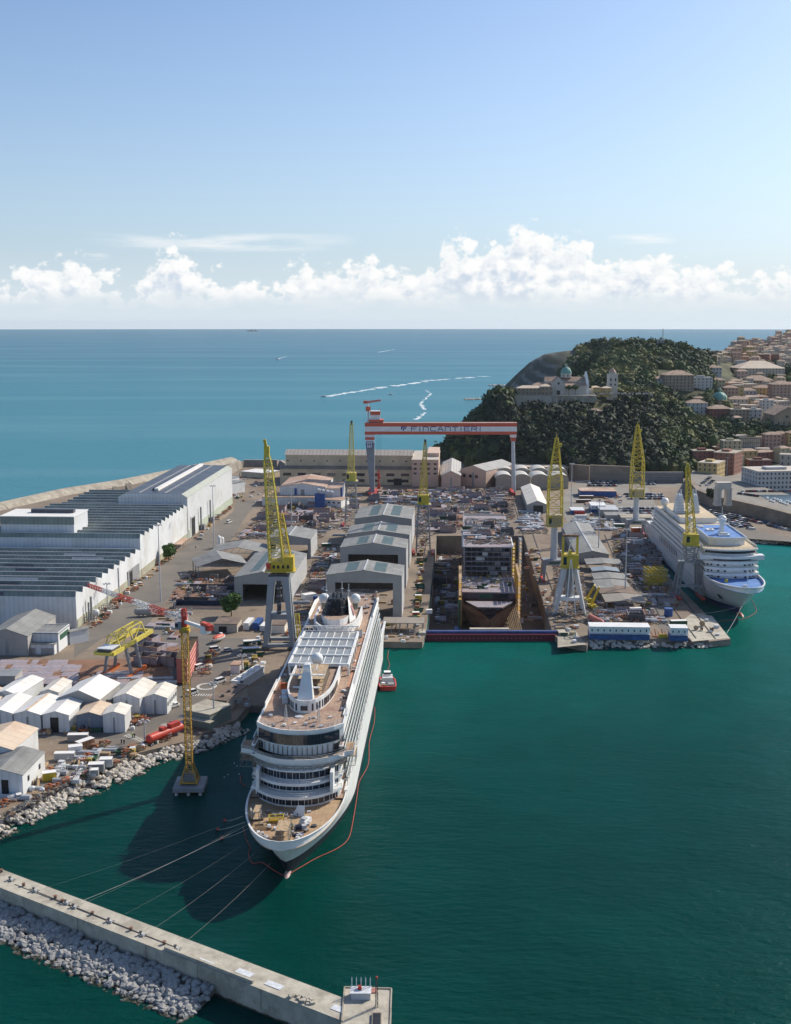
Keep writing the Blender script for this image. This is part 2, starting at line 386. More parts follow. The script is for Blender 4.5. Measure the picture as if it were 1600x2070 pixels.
# ---------------------------------------------------------------- yard ground
def ground_mat():
    m = bpy.data.materials.new('yard_ground'); m.use_nodes = True; nt = m.node_tree; b = nt.nodes['Principled BSDF']
    g = nd(nt, 'ShaderNodeNewGeometry'); P = g.outputs['Position']
    s = nd(nt, 'ShaderNodeSeparateXYZ'); lk(nt, P, s.inputs[0])
    col = mixc(nt, smooth(nt, noise(nt, P, .02, 8, .65), .35, .65), (.175,.135,.098), (.265,.205,.148))
    col = mixc(nt, mth(nt, 'MULTIPLY', smooth(nt, noise(nt, P, .045, 8, .7), .52, .66), .65), col, (.19,.11,.07))
    col = mixc(nt, mth(nt, 'MULTIPLY', smooth(nt, noise(nt, P, .09, 6, .7), .56, .68), .6), col, (.10,.09,.08))
    col = mixc(nt, mth(nt, 'MULTIPLY', smooth(nt, noise(nt, P, .35, 4, .7), .56, .70), .5), col, (.36,.31,.26))
    lk(nt, col, b.inputs['Base Color']); b.inputs['Roughness'].default_value = .9
    MATS['yard'] = m; return m
yard = ground_mat()
asph = mat('asphalt', (.165,.145,.122), .9, .10, .03, (.12,.11,.10), .6, .08)
apal = mat('pale_asphalt', (.24,.22,.19), .9, .10, .04, (.17,.155,.135), .6, .07)
paint = mat('road_paint', (.55,.54,.50), .8, .2, .8)
grassm = mat('rough_grass', (.10,.11,.04), .95, .3, .1, (.20,.17,.10), .6, .06)
OUT = [tuple(at(px, py, 3)[:2]) for px, py in [(-80,1676),(0,1645),(90,1601),(180,1564),(270,1525),(369,1500),(430,1475),(478,1455)]]
OUT += [(-57,434), (-43,432), (-37.5,527), (12.5,524), (14.5,541), DOCK[3], DOCK[2], DOCK[1], (76.5,528)]
OUT += [tuple(at(px, py, 3)[:2]) for px, py in [(1187,1305),(1192,1292),(1432,1290),(1434,1297),(1478,1292)]]
OUT += [(162,800), (222,802), (234,791), (272,789), (300,786), (520,780), (620,1260), (300,1300), (170,1330), (110,1330), (64,1395), (20,1330), (-95,1225),(-123,1248), (-175,1236), (-215,1140), (-250,1060), (-288,998), (-317,918), (-420,700), (-520,300), (-300,260)]
m = MB()
def flat(poly, z, mt, name, k='structure'):
    b = MB(); vs = [(x, y, z) for x, y in poly]
    tri = tessellate_polygon([[Vector((x, y, 0)) for x, y in poly]])
    fs = []
    for t in tri:
        a, c, d = (Vector(vs[i]) for i in t)
        fs.append(t if (c-a).cross(d-a).z > 0 else tuple(reversed(t)))
    b.add(vs, fs, mt); o = b.build(name); return struct(o, k)
flat(OUT, 3.0, yard, 'ground')
b = MB(); n = len(OUT)
for i in range(n):
    p, q = OUT[i], OUT[(i+1)%n]
    b.quad((p[0],p[1],-12), (q[0],q[1],-12), (q[0],q[1],2.996), (p[0],p[1],2.996), concd)
struct(b.build('quay'))
dk = MB(); dk.quad((DOCK[0][0]-.5,DOCK[0][1]-2,-9), (DOCK[1][0]+.5,DOCK[1][1]-2,-9), (*DOCK[2],-9), (*DOCK[3],-9), mat('dock_floor', (.15,.10,.065), .9, .25, .05, (.09,.07,.055), .6, .04))
struct(dk.build('ground'))
def pq(pts, z=3.0): return [tuple(at(px, py, z)[:2]) for px, py in pts]
Z = [3.004]
def sheet(pts, mt, name): Z[0] += .004; return flat(pq(pts), Z[0], mt, name)
# main road along the big halls, road by the shore, aprons
sheet([(150,1285),(285,1175),(385,1096),(470,1036),(480,1012),(530,1010),(500,1040),(455,1110),(395,1165),(335,1215),(300,1262),(385,1275),(470,1300),(470,1330),(425,1360),(395,1400),(365,1420),(330,1400),(350,1378),(350,1340),(330,1290),(260,1265),(215,1285),(150,1330)], asph, 'road')
sheet([(-90,1650),(0,1618),(100,1585),(165,1550),(240,1515),(320,1470),(370,1450),(425,1402),(480,1330),(500,1290),(440,1290),(395,1400),(330,1440),(270,1470),(200,1480),(80,1482),(-60,1482),(-60,1500),(60,1490),(110,1495),(165,1490),(215,1490),(175,1530),(110,1560),(50,1600),(-80,1640)], asph, 'road')
sheet([(1150,985),(1310,985),(1335,1040),(1250,1062),(1150,1060),(1130,1020)], apal, 'car_park')
sheet([(1165,968),(1385,968),(1398,985),(1312,984),(1160,984)], apal, 'car_park')
sheet([(1416,1005),(1460,1040),(1520,1070),(1640,1096),(1640,1098),(1500,1088),(1440,1070),(1405,1030)], asph, 'car_park')
sheet([(1235,1120),(1262,1120),(1300,1170),(1345,1230),(1372,1290),(1352,1298),(1330,1262),(1290,1200)], asph, 'road')
sheet([(1370,1262),(1400,1240),(1440,1245),(1476,1290),(1400,1297)], concl, 'pavement')
sheet([(1128,1270),(1160,1270),(1185,1303),(1128,1309)], conc, 'pavement')
sheet([(1400,945),(1500,915),(1600,905),(1640,1000),(1640,1050),(1540,1040),(1480,1020),(1425,1000)], apal, 'pavement')
rusty = mat('rusty_ground', (.26,.135,.08), .9, .2, .05, (.16,.09,.06), .6, .06)
sheet([(-20,1335),(130,1335),(330,1330),(350,1372),(300,1385),(-20,1385)], rusty, 'ground')
sheet([(380,1170),(470,1165),(475,1205),(340,1215),(350,1195)], rusty, 'ground')
# dock side crane roads: planks of concrete with rails
for a, c in (((826,1285),(842,1085)), ((858,1288),(873,1085))):
    p, q = at(*a), at(*c); pass
railm = mat('rail_steel', (.05,.04,.035), .6, .2)
def rails(name, p, q, gap, label, grp):
    p = Vector((*p, 3.03)); q = Vector((*q, 3.03)); d = (q-p).normalized(); s = Vector((d.y, -d.x, 0)); b = MB()
    for g in (-gap/2, gap/2): b.bar(p+s*g, q+s*g, .45, railm)
    return struct(b.build(name))
rails('rail_track', (4.5,545), (26,960), 9, '', '')
rails('rail_track', (79,545), (103,985), 7, '', '')
rails('rail_track', (127,560), (152,800), 11, '', '')
rails('rail_track', (146,530), (158,760), 9, '', '')
rails('rail_track', (-46,440), (-30,820), 9, '', '')
rails('rail_track', (-19,840), (-13,1005), 3, '', '')
# crosswalk stripes
def zebra(p, q, n, w):
    p = at(*p); q = at(*q); b = MB(); d = (q-p)/n; s = Vector((d.y, -d.x, 0)).normalized()*w
    for i in range(n):
        a = p+d*(i+.1); c = p+d*(i+.55); z = Vector((0,0,.09))
        b.quad(a+z, c+z, c+s+z, a+s+z, paint)
    struct(b.build('crosswalk'))
zebra((188,1530),(226,1541),9,3); zebra((262,1484),(308,1500),10,3); zebra((336,1462),(362,1470),8,3); zebra((388,1402),(432,1404),9,3); zebra((1216,1151),(1232,1152),5,3)
b = MB()
c = at(418,1388); N = 20
for i in range(N):
    a0, a1 = 2*math.pi*i/N, 2*math.pi*(i+1)/N
    P = [Vector((c.x+r*math.cos(a), c.y+r*math.sin(a)*1.1, 3.09)) for r, a in ((3.0,a0),(4.2,a0),(4.2,a1),(3.0,a1))]
    b.quad(P[3],P[2],P[1],P[0],paint)
struct(b.build('pavement'))

# ---------------------------------------------------------------- hills (heights read off the picture with distances)
CP = []
def cz(px, py, z): p = at(px, py, z); CP.append((p.x, p.y, z))
def cd(px, py, d):
    z = CAMH-d*math.tan(math.atan((py-1035)/FPX)+PITCH); x = (px-800)/FPX*(d*math.cos(PITCH)-(z-CAMH)*math.sin(PITCH)); CP.append((x, d, z))
for a in [(915,918,1),(960,938,3),(1010,950,4),(1080,958,4),(1160,965,3),(1280,968,3),(1385,972,3),(1440,955,4),(1500,940,5),(1600,930,6),(1640,950,4)]: cz(*a)
for a in [(930,880,1275),(960,845,1290),(985,822,1300),(1012,800,1320),(1050,802,1330),(1110,802,1330),(1165,800,1340),(1200,800,1370),(1250,797,1400),(1050,828,1265),(1140,835,1255),
          (1000,890,1195),(1060,890,1180),(1100,882,1180),(1180,885,1180),(1250,880,1180),(1200,842,1240),(1280,850,1240),(1310,890,1200),(1350,905,1190),(1400,880,1290),
          (1200,765,1520),(1260,760,1520),(1200,725,1750),(1250,715,1780),(1300,712,1780),(1175,700,2000),(1230,689,2000),(1290,687,1980),(1350,688,1950),(1390,694,1930),(1430,706,1900),(1470,716,1880),
          (1130,703,2150),(1100,708,2250),(1072,722,2350),(1050,742,2430),(1032,762,2500),
          (1340,740,1620),(1400,740,1620),(1340,792,1440),(1420,790,1460),(1480,775,1600),(1500,765,1680),(1580,762,1700),(1420,730,1720),(1480,745,1760),
          (1440,855,1350),(1500,862,1340),(1500,815,1480),(1560,800,1540),(1600,800,1560),(1590,875,1320),(1540,850,1400),(1640,860,1340),
          (1500,730,2250),(1600,735,2150),(1440,722,2300),(1460,704,2900),(1500,688,3050),(1545,684,3100),(1580,676,3400),(1600,668,3600),(1650,655,3800),(1550,712,2600),(1620,705,2700)]: cd(*a)
for x, y, z in [(20,1300,-14),(40,1420,-22),(90,1650,-24),(140,1900,-24),(170,2200,-24),(195,2500,-20),(235,2830,-20),(300,3000,-14),(420,3000,6),(700,3200,22),(330,2750,20),(500,2700,55),(620,2500,60),(760,2600,60),(900,3300,60),(150,1500,8),(200,1800,10),(250,2150,12),(290,2500,14),(160,1380,52),(330,2000,60),
                (1000,4200,40),(1700,4200,120),(1900,3400,150),(1500,2000,60),(1300,1500,25),(900,1180,5),(700,1120,3),(60,1180,-6),(150,1110,-3),(300,1090,-3),(450,1090,-3)]: CP.append((x, y, z))
CPa = np.array(CP)
def tps_fit(P, lam=2.0):
    n = len(P); X = P[:, :2]/1000.0
    d = np.sqrt(((X[:, None]-X[None])**2).sum(-1)); K = np.where(d > 0, d*d*np.log(d+1e-12), 0)+np.eye(n)*lam*1e-5
    Q = np.hstack([np.ones((n, 1)), X]); A = np.zeros((n+3, n+3)); A[:n, :n] = K; A[:n, n:] = Q; A[n:, :n] = Q.T
    return X, np.linalg.solve(A, np.concatenate([P[:, 2], np.zeros(3)]))
TX, TW = tps_fit(CPa)
def tps(x, y):
    X = np.stack([np.ravel(x), np.ravel(y)], 1)/1000.0; out = np.zeros(len(X))
    for i in range(0, len(X), 20000):
        c = X[i:i+20000]; d = np.sqrt(((c[:, None]-TX[None])**2).sum(-1)); K = d*d*np.log(d+1e-12)
        out[i:i+20000] = K@TW[:-3]+TW[-3]+c@TW[-2:]
    return out.reshape(np.shape(x))
rs = np.random.RandomState(5)
def vnoise(x, y, s, seed=0):
    r = np.random.RandomState(seed); T = r.rand(256, 256); a = np.asarray(x)/s+40; b_ = np.asarray(y)/s+40
    i = np.floor(a).astype(int); j = np.floor(b_).astype(int); u = a-i; v = b_-j; u = u*u*(3-2*u); v = v*v*(3-2*v)
    g = lambda p, q: T[p%256, q%256]
    return (g(i,j)*(1-u)+g(i+1,j)*u)*(1-v)+(g(i,j+1)*(1-u)+g(i+1,j+1)*u)*v-.5
GX0, GX1, GY0, GY1, GS = 20, 1900, 1100, 4200, 10.0
gx = np.arange(GX0, GX1+1, GS); gy = np.arange(GY0, GY1+1, GS); XX, YY = np.meshgrid(gx, gy)
HH = tps(XX, YY); steep = np.clip((HH-6)/30, 0, 1)
HH = HH+(vnoise(XX, YY, 90, 1)*9+vnoise(XX, YY, 35, 2)*5+vnoise(XX, YY, 16, 3)*2.5)*steep
HH = np.maximum(HH, -25)
_sk = ([900,1050,1072,1100,1130,1175,1215,1260,1320,1350,1390,1430,1470,1490,1550,1600,1700], [900,752,732,716,711,706,697,697,698,700,706,717,722,700,690,674,660])
PXg = 800+FPX*XX/(YY*math.cos(PITCH)+60*math.sin(PITCH)); cap = CAMH-YY*np.tan(np.arctan((np.interp(PXg, *_sk)-1035)/FPX)+PITCH)
HH = np.where(YY > 1700, np.minimum(HH, cap), HH)
PXc = 800+FPX*XX/(YY*math.cos(PITCH)+85*math.sin(PITCH)); _d = lambda r: CAMH-YY*math.tan(math.atan((r-1035)/FPX)+PITCH)
HH = np.where((PXc > 1030) & (PXc < 1265) & (YY < 1323), np.minimum(HH, _d(836)), HH)
HH = np.where((PXc > 1030) & (PXc < 1265) & (YY >= 1323) & (YY < 1400), np.minimum(HH, 66), HH)
HH = np.where((PXc > 1030) & (PXc < 1200) & (YY >= 1400) & (YY < 1700), np.minimum(HH, _d(775)), HH)
HH = np.where((PXc > 1305) & (PXc < 1445) & (YY < 1440), np.minimum(HH, _d(800)), HH)
def h(x, y):
    i = (y-GY0)/GS; j = (x-GX0)/GS
    if i < 0 or j < 0 or i >= len(gy)-1 or j >= len(gx)-1: return 3.0 if y < 1400 else -20
    i0 = int(i); j0 = int(j); u = j-j0; v = i-i0
    z = (HH[i0,j0]*(1-u)+HH[i0,j0+1]*u)*(1-v)+(HH[i0+1,j0]*(1-u)+HH[i0+1,j0+1]*u)*v
    return float(z)
def hg(x, y):
    z = h(x, y); return max(z, 3.0) if inpoly(x, y, OUT) else z
def hit(px, py, y0=1000):
    a = (px-800)/FPX; b = -(py-1035)/FPX
    d = Vector((a, math.cos(PITCH)+b*math.sin(PITCH), -math.sin(PITCH)+b*math.cos(PITCH)))
    t = y0/d.y
    while t < 4300:
        p = Vector((0,0,CAMH))+d*t
        if p.z <= hg(p.x, p.y): return p
        t += 3
    return Vector((0,-500,-50))
def hill_mat():
    m = bpy.data.materials.new('hillside'); m.use_nodes = True; nt = m.node_tree; b = nt.nodes['Principled BSDF']
    g = nd(nt, 'ShaderNodeNewGeometry'); P = g.outputs['Position']; s = nd(nt, 'ShaderNodeSeparateXYZ'); lk(nt, P, s.inputs[0])
    sn = nd(nt, 'ShaderNodeSeparateXYZ'); lk(nt, g.outputs['Normal'], sn.inputs[0])
    col = mixc(nt, smooth(nt, noise(nt, P, .02, 6, .6), .35, .65), (.030,.040,.018), (.075,.080,.030))
    col = mixc(nt, mth(nt, 'MULTIPLY', smooth(nt, noise(nt, P, .05, 6, .6), .56, .66), .5), col, (.16,.13,.075))
    # tilted strata on the bare sea cliff
    sv = mth(nt, 'ADD', mth(nt, 'MULTIPLY', s.outputs[2], 1.0), mth(nt, 'MULTIPLY', s.outputs[0], .42))
    w = mth(nt, 'SINE', mth(nt, 'ADD', mth(nt, 'MULTIPLY', sv, .32), mth(nt, 'MULTIPLY', noise(nt, P, .015, 4), 9)))
    cl = mixc(nt, smooth(nt, w, -.2, .9), (.060,.070,.060), (.165,.165,.150))
    cl = mixc(nt, mth(nt, 'MULTIPLY', smooth(nt, noise(nt, P, .012, 6, .65), .44, .58), .75), cl, (.05,.06,.035))
    xl = mth(nt, 'SUBTRACT', 1.0, smooth(nt, s.outputs[0], 300, 420))
    cf = mth(nt, 'MULTIPLY', mth(nt, 'MULTIPLY', smooth(nt, s.outputs[1], 1560, 1720), xl), mth(nt, 'SUBTRACT', 1.0, smooth(nt, sn.outputs[2], .955, .995)))
    col = mixc(nt, cf, col, cl)
    # built-up ground of the far town
    tw = mth(nt, 'MULTIPLY', smooth(nt, s.outputs[0], 620, 720), smooth(nt, s.outputs[1], 2150, 2400))
    col = mixc(nt, mth(nt, 'MULTIPLY', tw, .6), col, (.22,.17,.14))
    lk(nt, col, b.inputs['Base Color']); b.inputs['Roughness'].default_value = .95; return m
keep = []
vid = -np.ones(HH.shape, int); vs = []; fs = []
for i in range(len(gy)-1):
    for j in range(len(gx)-1):
        q = ((i,j),(i,j+1),(i+1,j+1),(i+1,j))
        if max(HH[a] for a in q) < -3: continue
        f = []
        for a in q:
            if vid[a] < 0: vid[a] = len(vs); vs.append((gx[a[1]], gy[a[0]], HH[a]))
            f.append(int(vid[a]))
        fs.append(tuple(f))
m = MB(); m.add(vs, fs, hill_mat()); struct(m.build('hills', smooth=True))

# ---------------------------------------------------------------- armour rock
def rockmesh(seed):
    r = random.Random(seed); b = MB()
    import bmesh
    bm = bmesh.new(); bmesh.ops.create_icosphere(bm, subdivisions=1, radius=1)
    for v in bm.verts:
        v.co *= r.uniform(.72, 1.12); v.co.x *= 1.1; v.co.z *= .75
    me = bpy.data.meshes.new('boulder'); bm.to_mesh(me); bm.free(); me.materials.append(rock_m); return me
ROCKS = [rockmesh(i) for i in range(8)]
rockdat = [(np.array([v.co[:] for v in me.vertices]), [tuple(p.vertices) for p in me.polygons]) for me in ROCKS]
def rot3(r):
    return Matrix.Rotation(r.uniform(0,6.28),3,'Z')@Matrix.Rotation(r.uniform(-.6,.6),3,'X')@Matrix.Rotation(r.uniform(-.6,.6),3,'Y')
ROCKG = []
for me in ROCKS:
    m2 = me.copy(); m2.materials.clear(); m2.materials.append(rock_g); ROCKG.append(m2)
def armour(path, width, z0, z1, size, dens, n_ind, label, grp, side=1, seed=1, grey=False):
    """path: crest line; rocks lie on a slope of given width to its side"""
    r = random.Random(seed); pts = [Vector((x, y, 0)) for x, y in path]; items = []; RK = ROCKG if grey else ROCKS; rm_ = rock_g if grey else rock_m
    for a, c in zip(pts, pts[1:]):
        L = (c-a).length; d = (c-a)/L; s = Vector((d.y, -d.x, 0))*side
        k = int(L*width*dens/(size*size))
        for _ in range(k):
            u = r.random(); v = r.random()**.85
            p = a+d*(u*L)+s*(v*width)+Vector((0,0,z0+(z1-z0)*v+r.uniform(-.3,.3)))
            items.append((p, size*r.uniform(.45,.8)*(1+.25*r.random())))
    items.sort(key=lambda t: -t[1]/(t[0]-Vector((0,0,150))).length)
    for p, s_ in items[:n_ind]:
        o = inst('boulder', RK[r.randrange(8)], None, p, 0, s_); o.rotation_euler = rot3(r).to_euler()
        tag(o, label, 'boulder', grp)
    b = MB()
    for p, s_ in items[n_ind:]:
        V, F = rockdat[r.randrange(8)]; M3 = np.array(rot3(r)); W = (V@M3.T)*s_+np.array(p)
        b.add([tuple(w) for w in W], F, rm_)
    if b.v: 
        o = b.build('boulders'); tag(o, label, 'boulders'); o['kind'] = 'stuff'
    # slope under the rocks
    b = MB()
    for a, c in zip(pts, pts[1:]):
        d = (c-a).normalized(); s = Vector((d.y, -d.x, 0))*side*width
        b.quad(a+Vector((0,0,z0-.9)), c+Vector((0,0,z0-.9)), c+s+Vector((0,0,z1-.9)), a+s+Vector((0,0,z1-.9)), concd)
    struct(b.build('ground'))
armour([OUT[0], OUT[1], OUT[2], OUT[3], OUT[4]], 10, 2.3, -.7, 1.55, 1.5, 140, 'large pale boulder on the sloping shore below the sheds', 'pale boulders along the shore by the sheds', 1, 2)
armour([OUT[4], OUT[5], OUT[6], OUT[7]], 8, 2.2, -.7, 1.5, 1.4, 0, 'heap of pale boulders along the shore behind the tower crane', 'b', 1, 3)
armour([pq([(1192,1292)])[0], pq([(1432,1290)])[0]], 7, 2.2, -.6, 1.7, 1.2, 0, 'rough boulders along the shore below the stacked cabins', 'b', 1, 4)
armour([(234,791), (300,786), (420,783)], 8, 2.2, -.5, 1.8, 1.1, 0, 'boulders along the shore below the far car park', 'b', 1, 5)
armour([(64,1395), (100,1560), (140,1800), (190,2200), (215,2400)], 14, 2.5, -.7, 3.5, .8, 0, 'boulders at the foot of the wooded sea cliff', 'b', -1, 6)
p = at(940,808,0); q = at(1010,806,0)
b = MB(); r_ = random.Random(4)
for i in range(90):
    V, F = rockdat[i%8]; t = r_.random(); c = p+(q-p)*t+Vector((0, r_.uniform(-8,8), .3)); M3 = np.array(rot3(r_)); b.add([tuple(w) for w in (V@M3.T)*3.2+np.array(c)], F, rock_m)
for i in range(60):
    V, F = rockdat[i%8]; t = r_.random(); c = at(990,780,0)+(at(1024,780,0)-at(990,780,0))*t+Vector((0, r_.uniform(-8,8), .3)); M3 = np.array(rot3(r_)); b.add([tuple(w) for w in (V@M3.T)*4+np.array(c)], F, rock_m)
o = b.build('reef'); tag(o, 'low dark rocky reef jutting into the sea below the cathedral hill', 'reef'); o['kind'] = 'stuff'

# outer sea wall on the left
b = MB(); P = [(-520,330),(-420,700),(-317,918),(-288,998),(-250,1059),(-215,1140),(-175,1236)]
for a, c in zip(P, P[1:]):
    a = Vector((*a,0)); c = Vector((*c,0)); d = (c-a).normalized(); s = Vector((-d.y, d.x, 0))
    V = [a-s*9+Vector((0,0,3.0)), a-s*5+Vector((0,0,6)), a-s*.6+Vector((0,0,7.6)), a+s*1.5+Vector((0,0,7.6)), a+s*9+Vector((0,0,-1))]
    W = [v+(c-a) for v in V]
    for i in range(4): b.quad(V[i], W[i], W[i+1], V[i+1], conc)
tag(b.build('sea_wall'), 'long tan concrete sea wall behind the sawtooth halls', 'sea wall')
for i, (px, py, l) in enumerate([(232,992,'pale concrete buttress on the sea wall nearest the sawtooth roofs'),(258,986,'pale concrete buttress on the sea wall beside the tall hall')]):
    p = at(px, py, 4); b = MB(); b.add([(-2,0,0),(2,0,0),(2,0,5),(-2,0,5),(-2,-9,0),(2,-9,0)], [(0,1,2,3),(3,2,5,4),(0,3,4),(1,5,2)], concd)
    tag(b.build('buttress', None, p-Vector((0,0,1)), .5), l, 'buttress')
# tan sea wall seen end-on beyond the tall hall
b = MB()
P = [at(470,958,3), at(492,944,3), at(560,944,3), at(572,952,3)]
for a, c in zip(P, P[1:]):
    d = (c-a).normalized(); s = Vector((-d.y, d.x, 0)); z = Vector((0,0,1))
    b.quad(a, c, c+s*3+z*7, a+s*3+z*7, concd); b.quad(a+s*3+z*7, c+s*3+z*7, c+s*6+z*7, a+s*6+z*7, conc)
tag(b.build('sea_wall'), 'sloped concrete sea wall between tall hall and beige workshop', 'sea wall')

# ---------------------------------------------------------------- breakwater in the foreground
# front wall top edge (0,1813)-(690,2066); back edge (0,1760)-(700,2030)
bwz = 6.0
fa = at(-30,1783,bwz); fb = at(702,2068,bwz); ba = at(-30,1745,bwz); bb = at(690,2036,bwz)
d = (fb-fa).normalized(); s = Vector((d.y, -d.x, 0))
root = thing('breakwater', 'long narrow concrete breakwater crossing the lower left corner', 'breakwater')
b = MB(); 
for k, (p, q) in enumerate(((fa-d*30, fb),)):
    ex = Vector((0,0,-13))
    w = (ba-fa).dot(-s); 
    A, B_, C_, D_ = p, q, q-s*w, p-s*w
    b.add([A,B_,C_,D_,A+ex,B_+ex,C_+ex,D_+ex], [(0,1,2,3),(4,5,1,0),(5,6,2,1),(6,7,3,2)], concl)
b.build('deck', root)
b = MB()
for t in (.13,.30,.50,.64,.80):            # joints down the face, low parapet steps
    c = fa+(fb-fa)*t+s*.02; b.bar(c+Vector((0,0,-.1)), c+Vector((0,0,-5)), .12, concd)
b.build('joint', root)
b = MB()
def bwp(px, py): return at(px, py, bwz+.06)
for a, c in (((30,1788),(330,1906)), ((60,1797),(352,1914))): b.bar(bwp(*a), bwp(*c), .10, steeld)
b.build('hose', root)
b = MB(); a, c = bwp(332,1920), bwp(510,1990); 
for k in range(1): b.bx(0, (c-a).length, 0, .7, 0, .7, concl)
o = b.build('kerb', root); o.location = a-Vector((0,0,.05)); o.rotation_euler = (0,0,math.atan2(d.y,d.x))
for (px, py, w) in ((415,1946,2.2),(495,1967,2.2),(555,1992,2.2),(685,2040,1.6)):
    b = MB(); b.bx(-w,w,-.9,.9,0,.05,tarp); o = b.build('hatch', root, bwp(px,py), math.atan2(d.y,d.x))
b = MB(); r_ = random.Random(3)
for i in range(16):
    x = r_.uniform(-4,4); y = r_.uniform(-.8,.8); b.bx(x-.5,x+.5,y-.35,y+.35,0,r_.uniform(.2,.6),concl,r_.uniform(0,3))
tag(b.build('rubble_pile', None, bwp(605,2018), math.atan2(d.y,d.x)), 'broken concrete rubble on the breakwater near its head', 'rubble')
def bollard(px, py, kind):
    b = MB()
    if kind: # mooring hook unit
        b.bx(-.9,.9,-.5,.5,0,.12,concl); b.cyl((-.4,0,.1),(-.4,0,.7),.25,.2,steeld); b.cyl((-.4,0,.7),(-.4,0,.85),.4,.4,steeld)
        b.bx(.05,.8,-.35,.35,.1,.55,lgrey); b.bar((.1,.2,.5),(1.3,.6,.3),.15,steel)
    else:
        b.cyl((0,0,0),(0,0,.55),.38,.3,steeld); b.cyl((0,0,.55),(0,0,.75),.5,.45,rust)
    return b.build('hook_post' if kind else 'bollard', None, bwp(px,py), math.atan2(d.y,d.x))
tb = [(3,1763),(48,1791),(112,1816),(126,1824),(187,1849),(265,1881),(332,1909)]
for i, p in enumerate(tb): tag(bollard(*p, 0), 'squat rusty bollard on the concrete breakwater deck', 'bollard', 'rusty bollards along the breakwater')
for i, (px, py, w) in enumerate([(22,1780,'nearest the left edge of the photo'),(70,1802,'second from the left'),(134,1827,'between two bollards, third from the left'),(150,1835,'where the thick white line lands'),(222,1864,'fifth from the left'),(287,1891,'sixth from the left'),(357,1919,'nearest the breakwater head')]):
    tag(bollard(px, py, 1), 'grey mooring hook on the breakwater, '+w, 'mooring hook', 'mooring hooks along the breakwater')
armour([tuple((fa-d*14+s*.5)[:2]), tuple((fa+(fb-fa)*.25+s*.5)[:2]), tuple((fa+(fb-fa)*.50+s*.5)[:2]), tuple((fa+(fb-fa)*.69+s*.5)[:2])], 12.0, 2.3, -.8, 1.3, 3.2, 160, 'grey angular block in the rock armour under the breakwater', 'angular blocks piled against the breakwater', 1, 9, True)
# breakwater head platform
hz = 6.15; P = [at(697,1997,hz), at(792,2000,hz), at(788,2110,hz), at(688,2110,hz)]
root = thing('concrete_platform', 'square pale concrete platform at the end of the breakwater', 'platform')
b = MB(); b.add([tuple(p) for p in P]+[(p.x,p.y,-6) for p in P], [(3,2,1,0),(0,1,5,4),(1,2,6,5),(2,3,7,6),(3,0,4,7)], concl); b.build('deck', root)
b = MB()
for p, q in ((P[0],P[1]),(P[1],P[2]),(P[0],P[3])): b.bar(p+Vector((0,0,.12)), q+Vector((0,0,.12)), .3, conc)
b.build('kerb', root)
b = MB(); p = at(762,2060,hz+.02); b.bx(-1.0,1.0,-3.4,1.5,0,.5,concd); b.bx(-.8,.8,-3.3,1.2,.5,.52,dark); b.build('stair_well', root, p)
root = thing('beacon_hut', 'pale metal hut with red box and pointed posts on the breakwater head', 'hut', at(730,2017,hz))
b = MB(); b.bx(-2.1,2.1,-1,1.6,0,1.5,lgrey); b.bx(-2.25,2.25,-1.1,1.7,1.5,1.62,tarp); b.build('body', root)
b = MB(); b.bx(-.65,.15,.2,.9,1.62,2.4,redp); b.build('box', root)
for i in range(5):
    b = MB(); b.bar((0,0,0),(0,0,2.4),.2,tarp); b.bar((0,0,2.4),(0,0,3.0),.2,tarp,.02); b.build('post', root, (-2+i*1.0,1.5,1.0))
root = thing('beacon_mast', 'thin dark lattice beacon mast on the breakwater head', 'mast', at(762,2036,hz))
b = MB(); b.lattice((0,0,0),(0,0,6.6),.55,.4,12,steeld,.08,.05); b.build('lattice', root)
b = MB(); b.sph((0,0,6.8),.28,redp,8,6); b.build('lamp', root)
b = MB(); b.bx(-1,1.1,-.9,.9,0,.25,mat('red_brick_paving',(.35,.15,.12),.9,.3,1.5)); tag(b.build('plinth', None, at(752,2004,hz)), 'low red brick plinth beside the beacon hut', 'plinth')
# ---------------------------------------------------------------- sheds given by three eave corners in the picture and an eave height
def frame(FL, FR, BR, H, z0=3.0):
    a = at(*FL, z0+H); b_ = at(*FR, z0+H); c = at(*BR, z0+H)
    w = b_-a; W = w.length; w.normalize()
    if abs(w.y) < .25 and a.y > 480: w = Vector((1, -.055, 0)).normalized(); b_ = a+w*W
    dn = Vector((-w.y, w.x, 0)); D = (c-b_).dot(dn)
    P = [a, b_, b_+dn*D, a+dn*D]; FOOT.append([(p.x, p.y) for p in P])
    return Vector((a.x, a.y, z0)), math.atan2(w.y, w.x), W, D
def gable_roof(W, D, H, rise, m, ov=.35, th=.18, ridge=None, mr=None):
    b = MB(); r = W/2
    for x0, x1, za, zb in ((-ov, r, H-ov*rise/r, H+rise), (W+ov, r, H-ov*rise/r, H+rise)):
        vs = [(x0,-ov,za),(x1,-ov,zb),(x1,D+ov,zb),(x0,D+ov,za)]
        vs += [(x,y,z+th) for x, y, z in vs]
        b.add(vs, [(0,1,2,3),(4,5,6,7),(0,1,5,4),(1,2,6,5),(2,3,7,6),(3,0,4,7)], m)
    return b
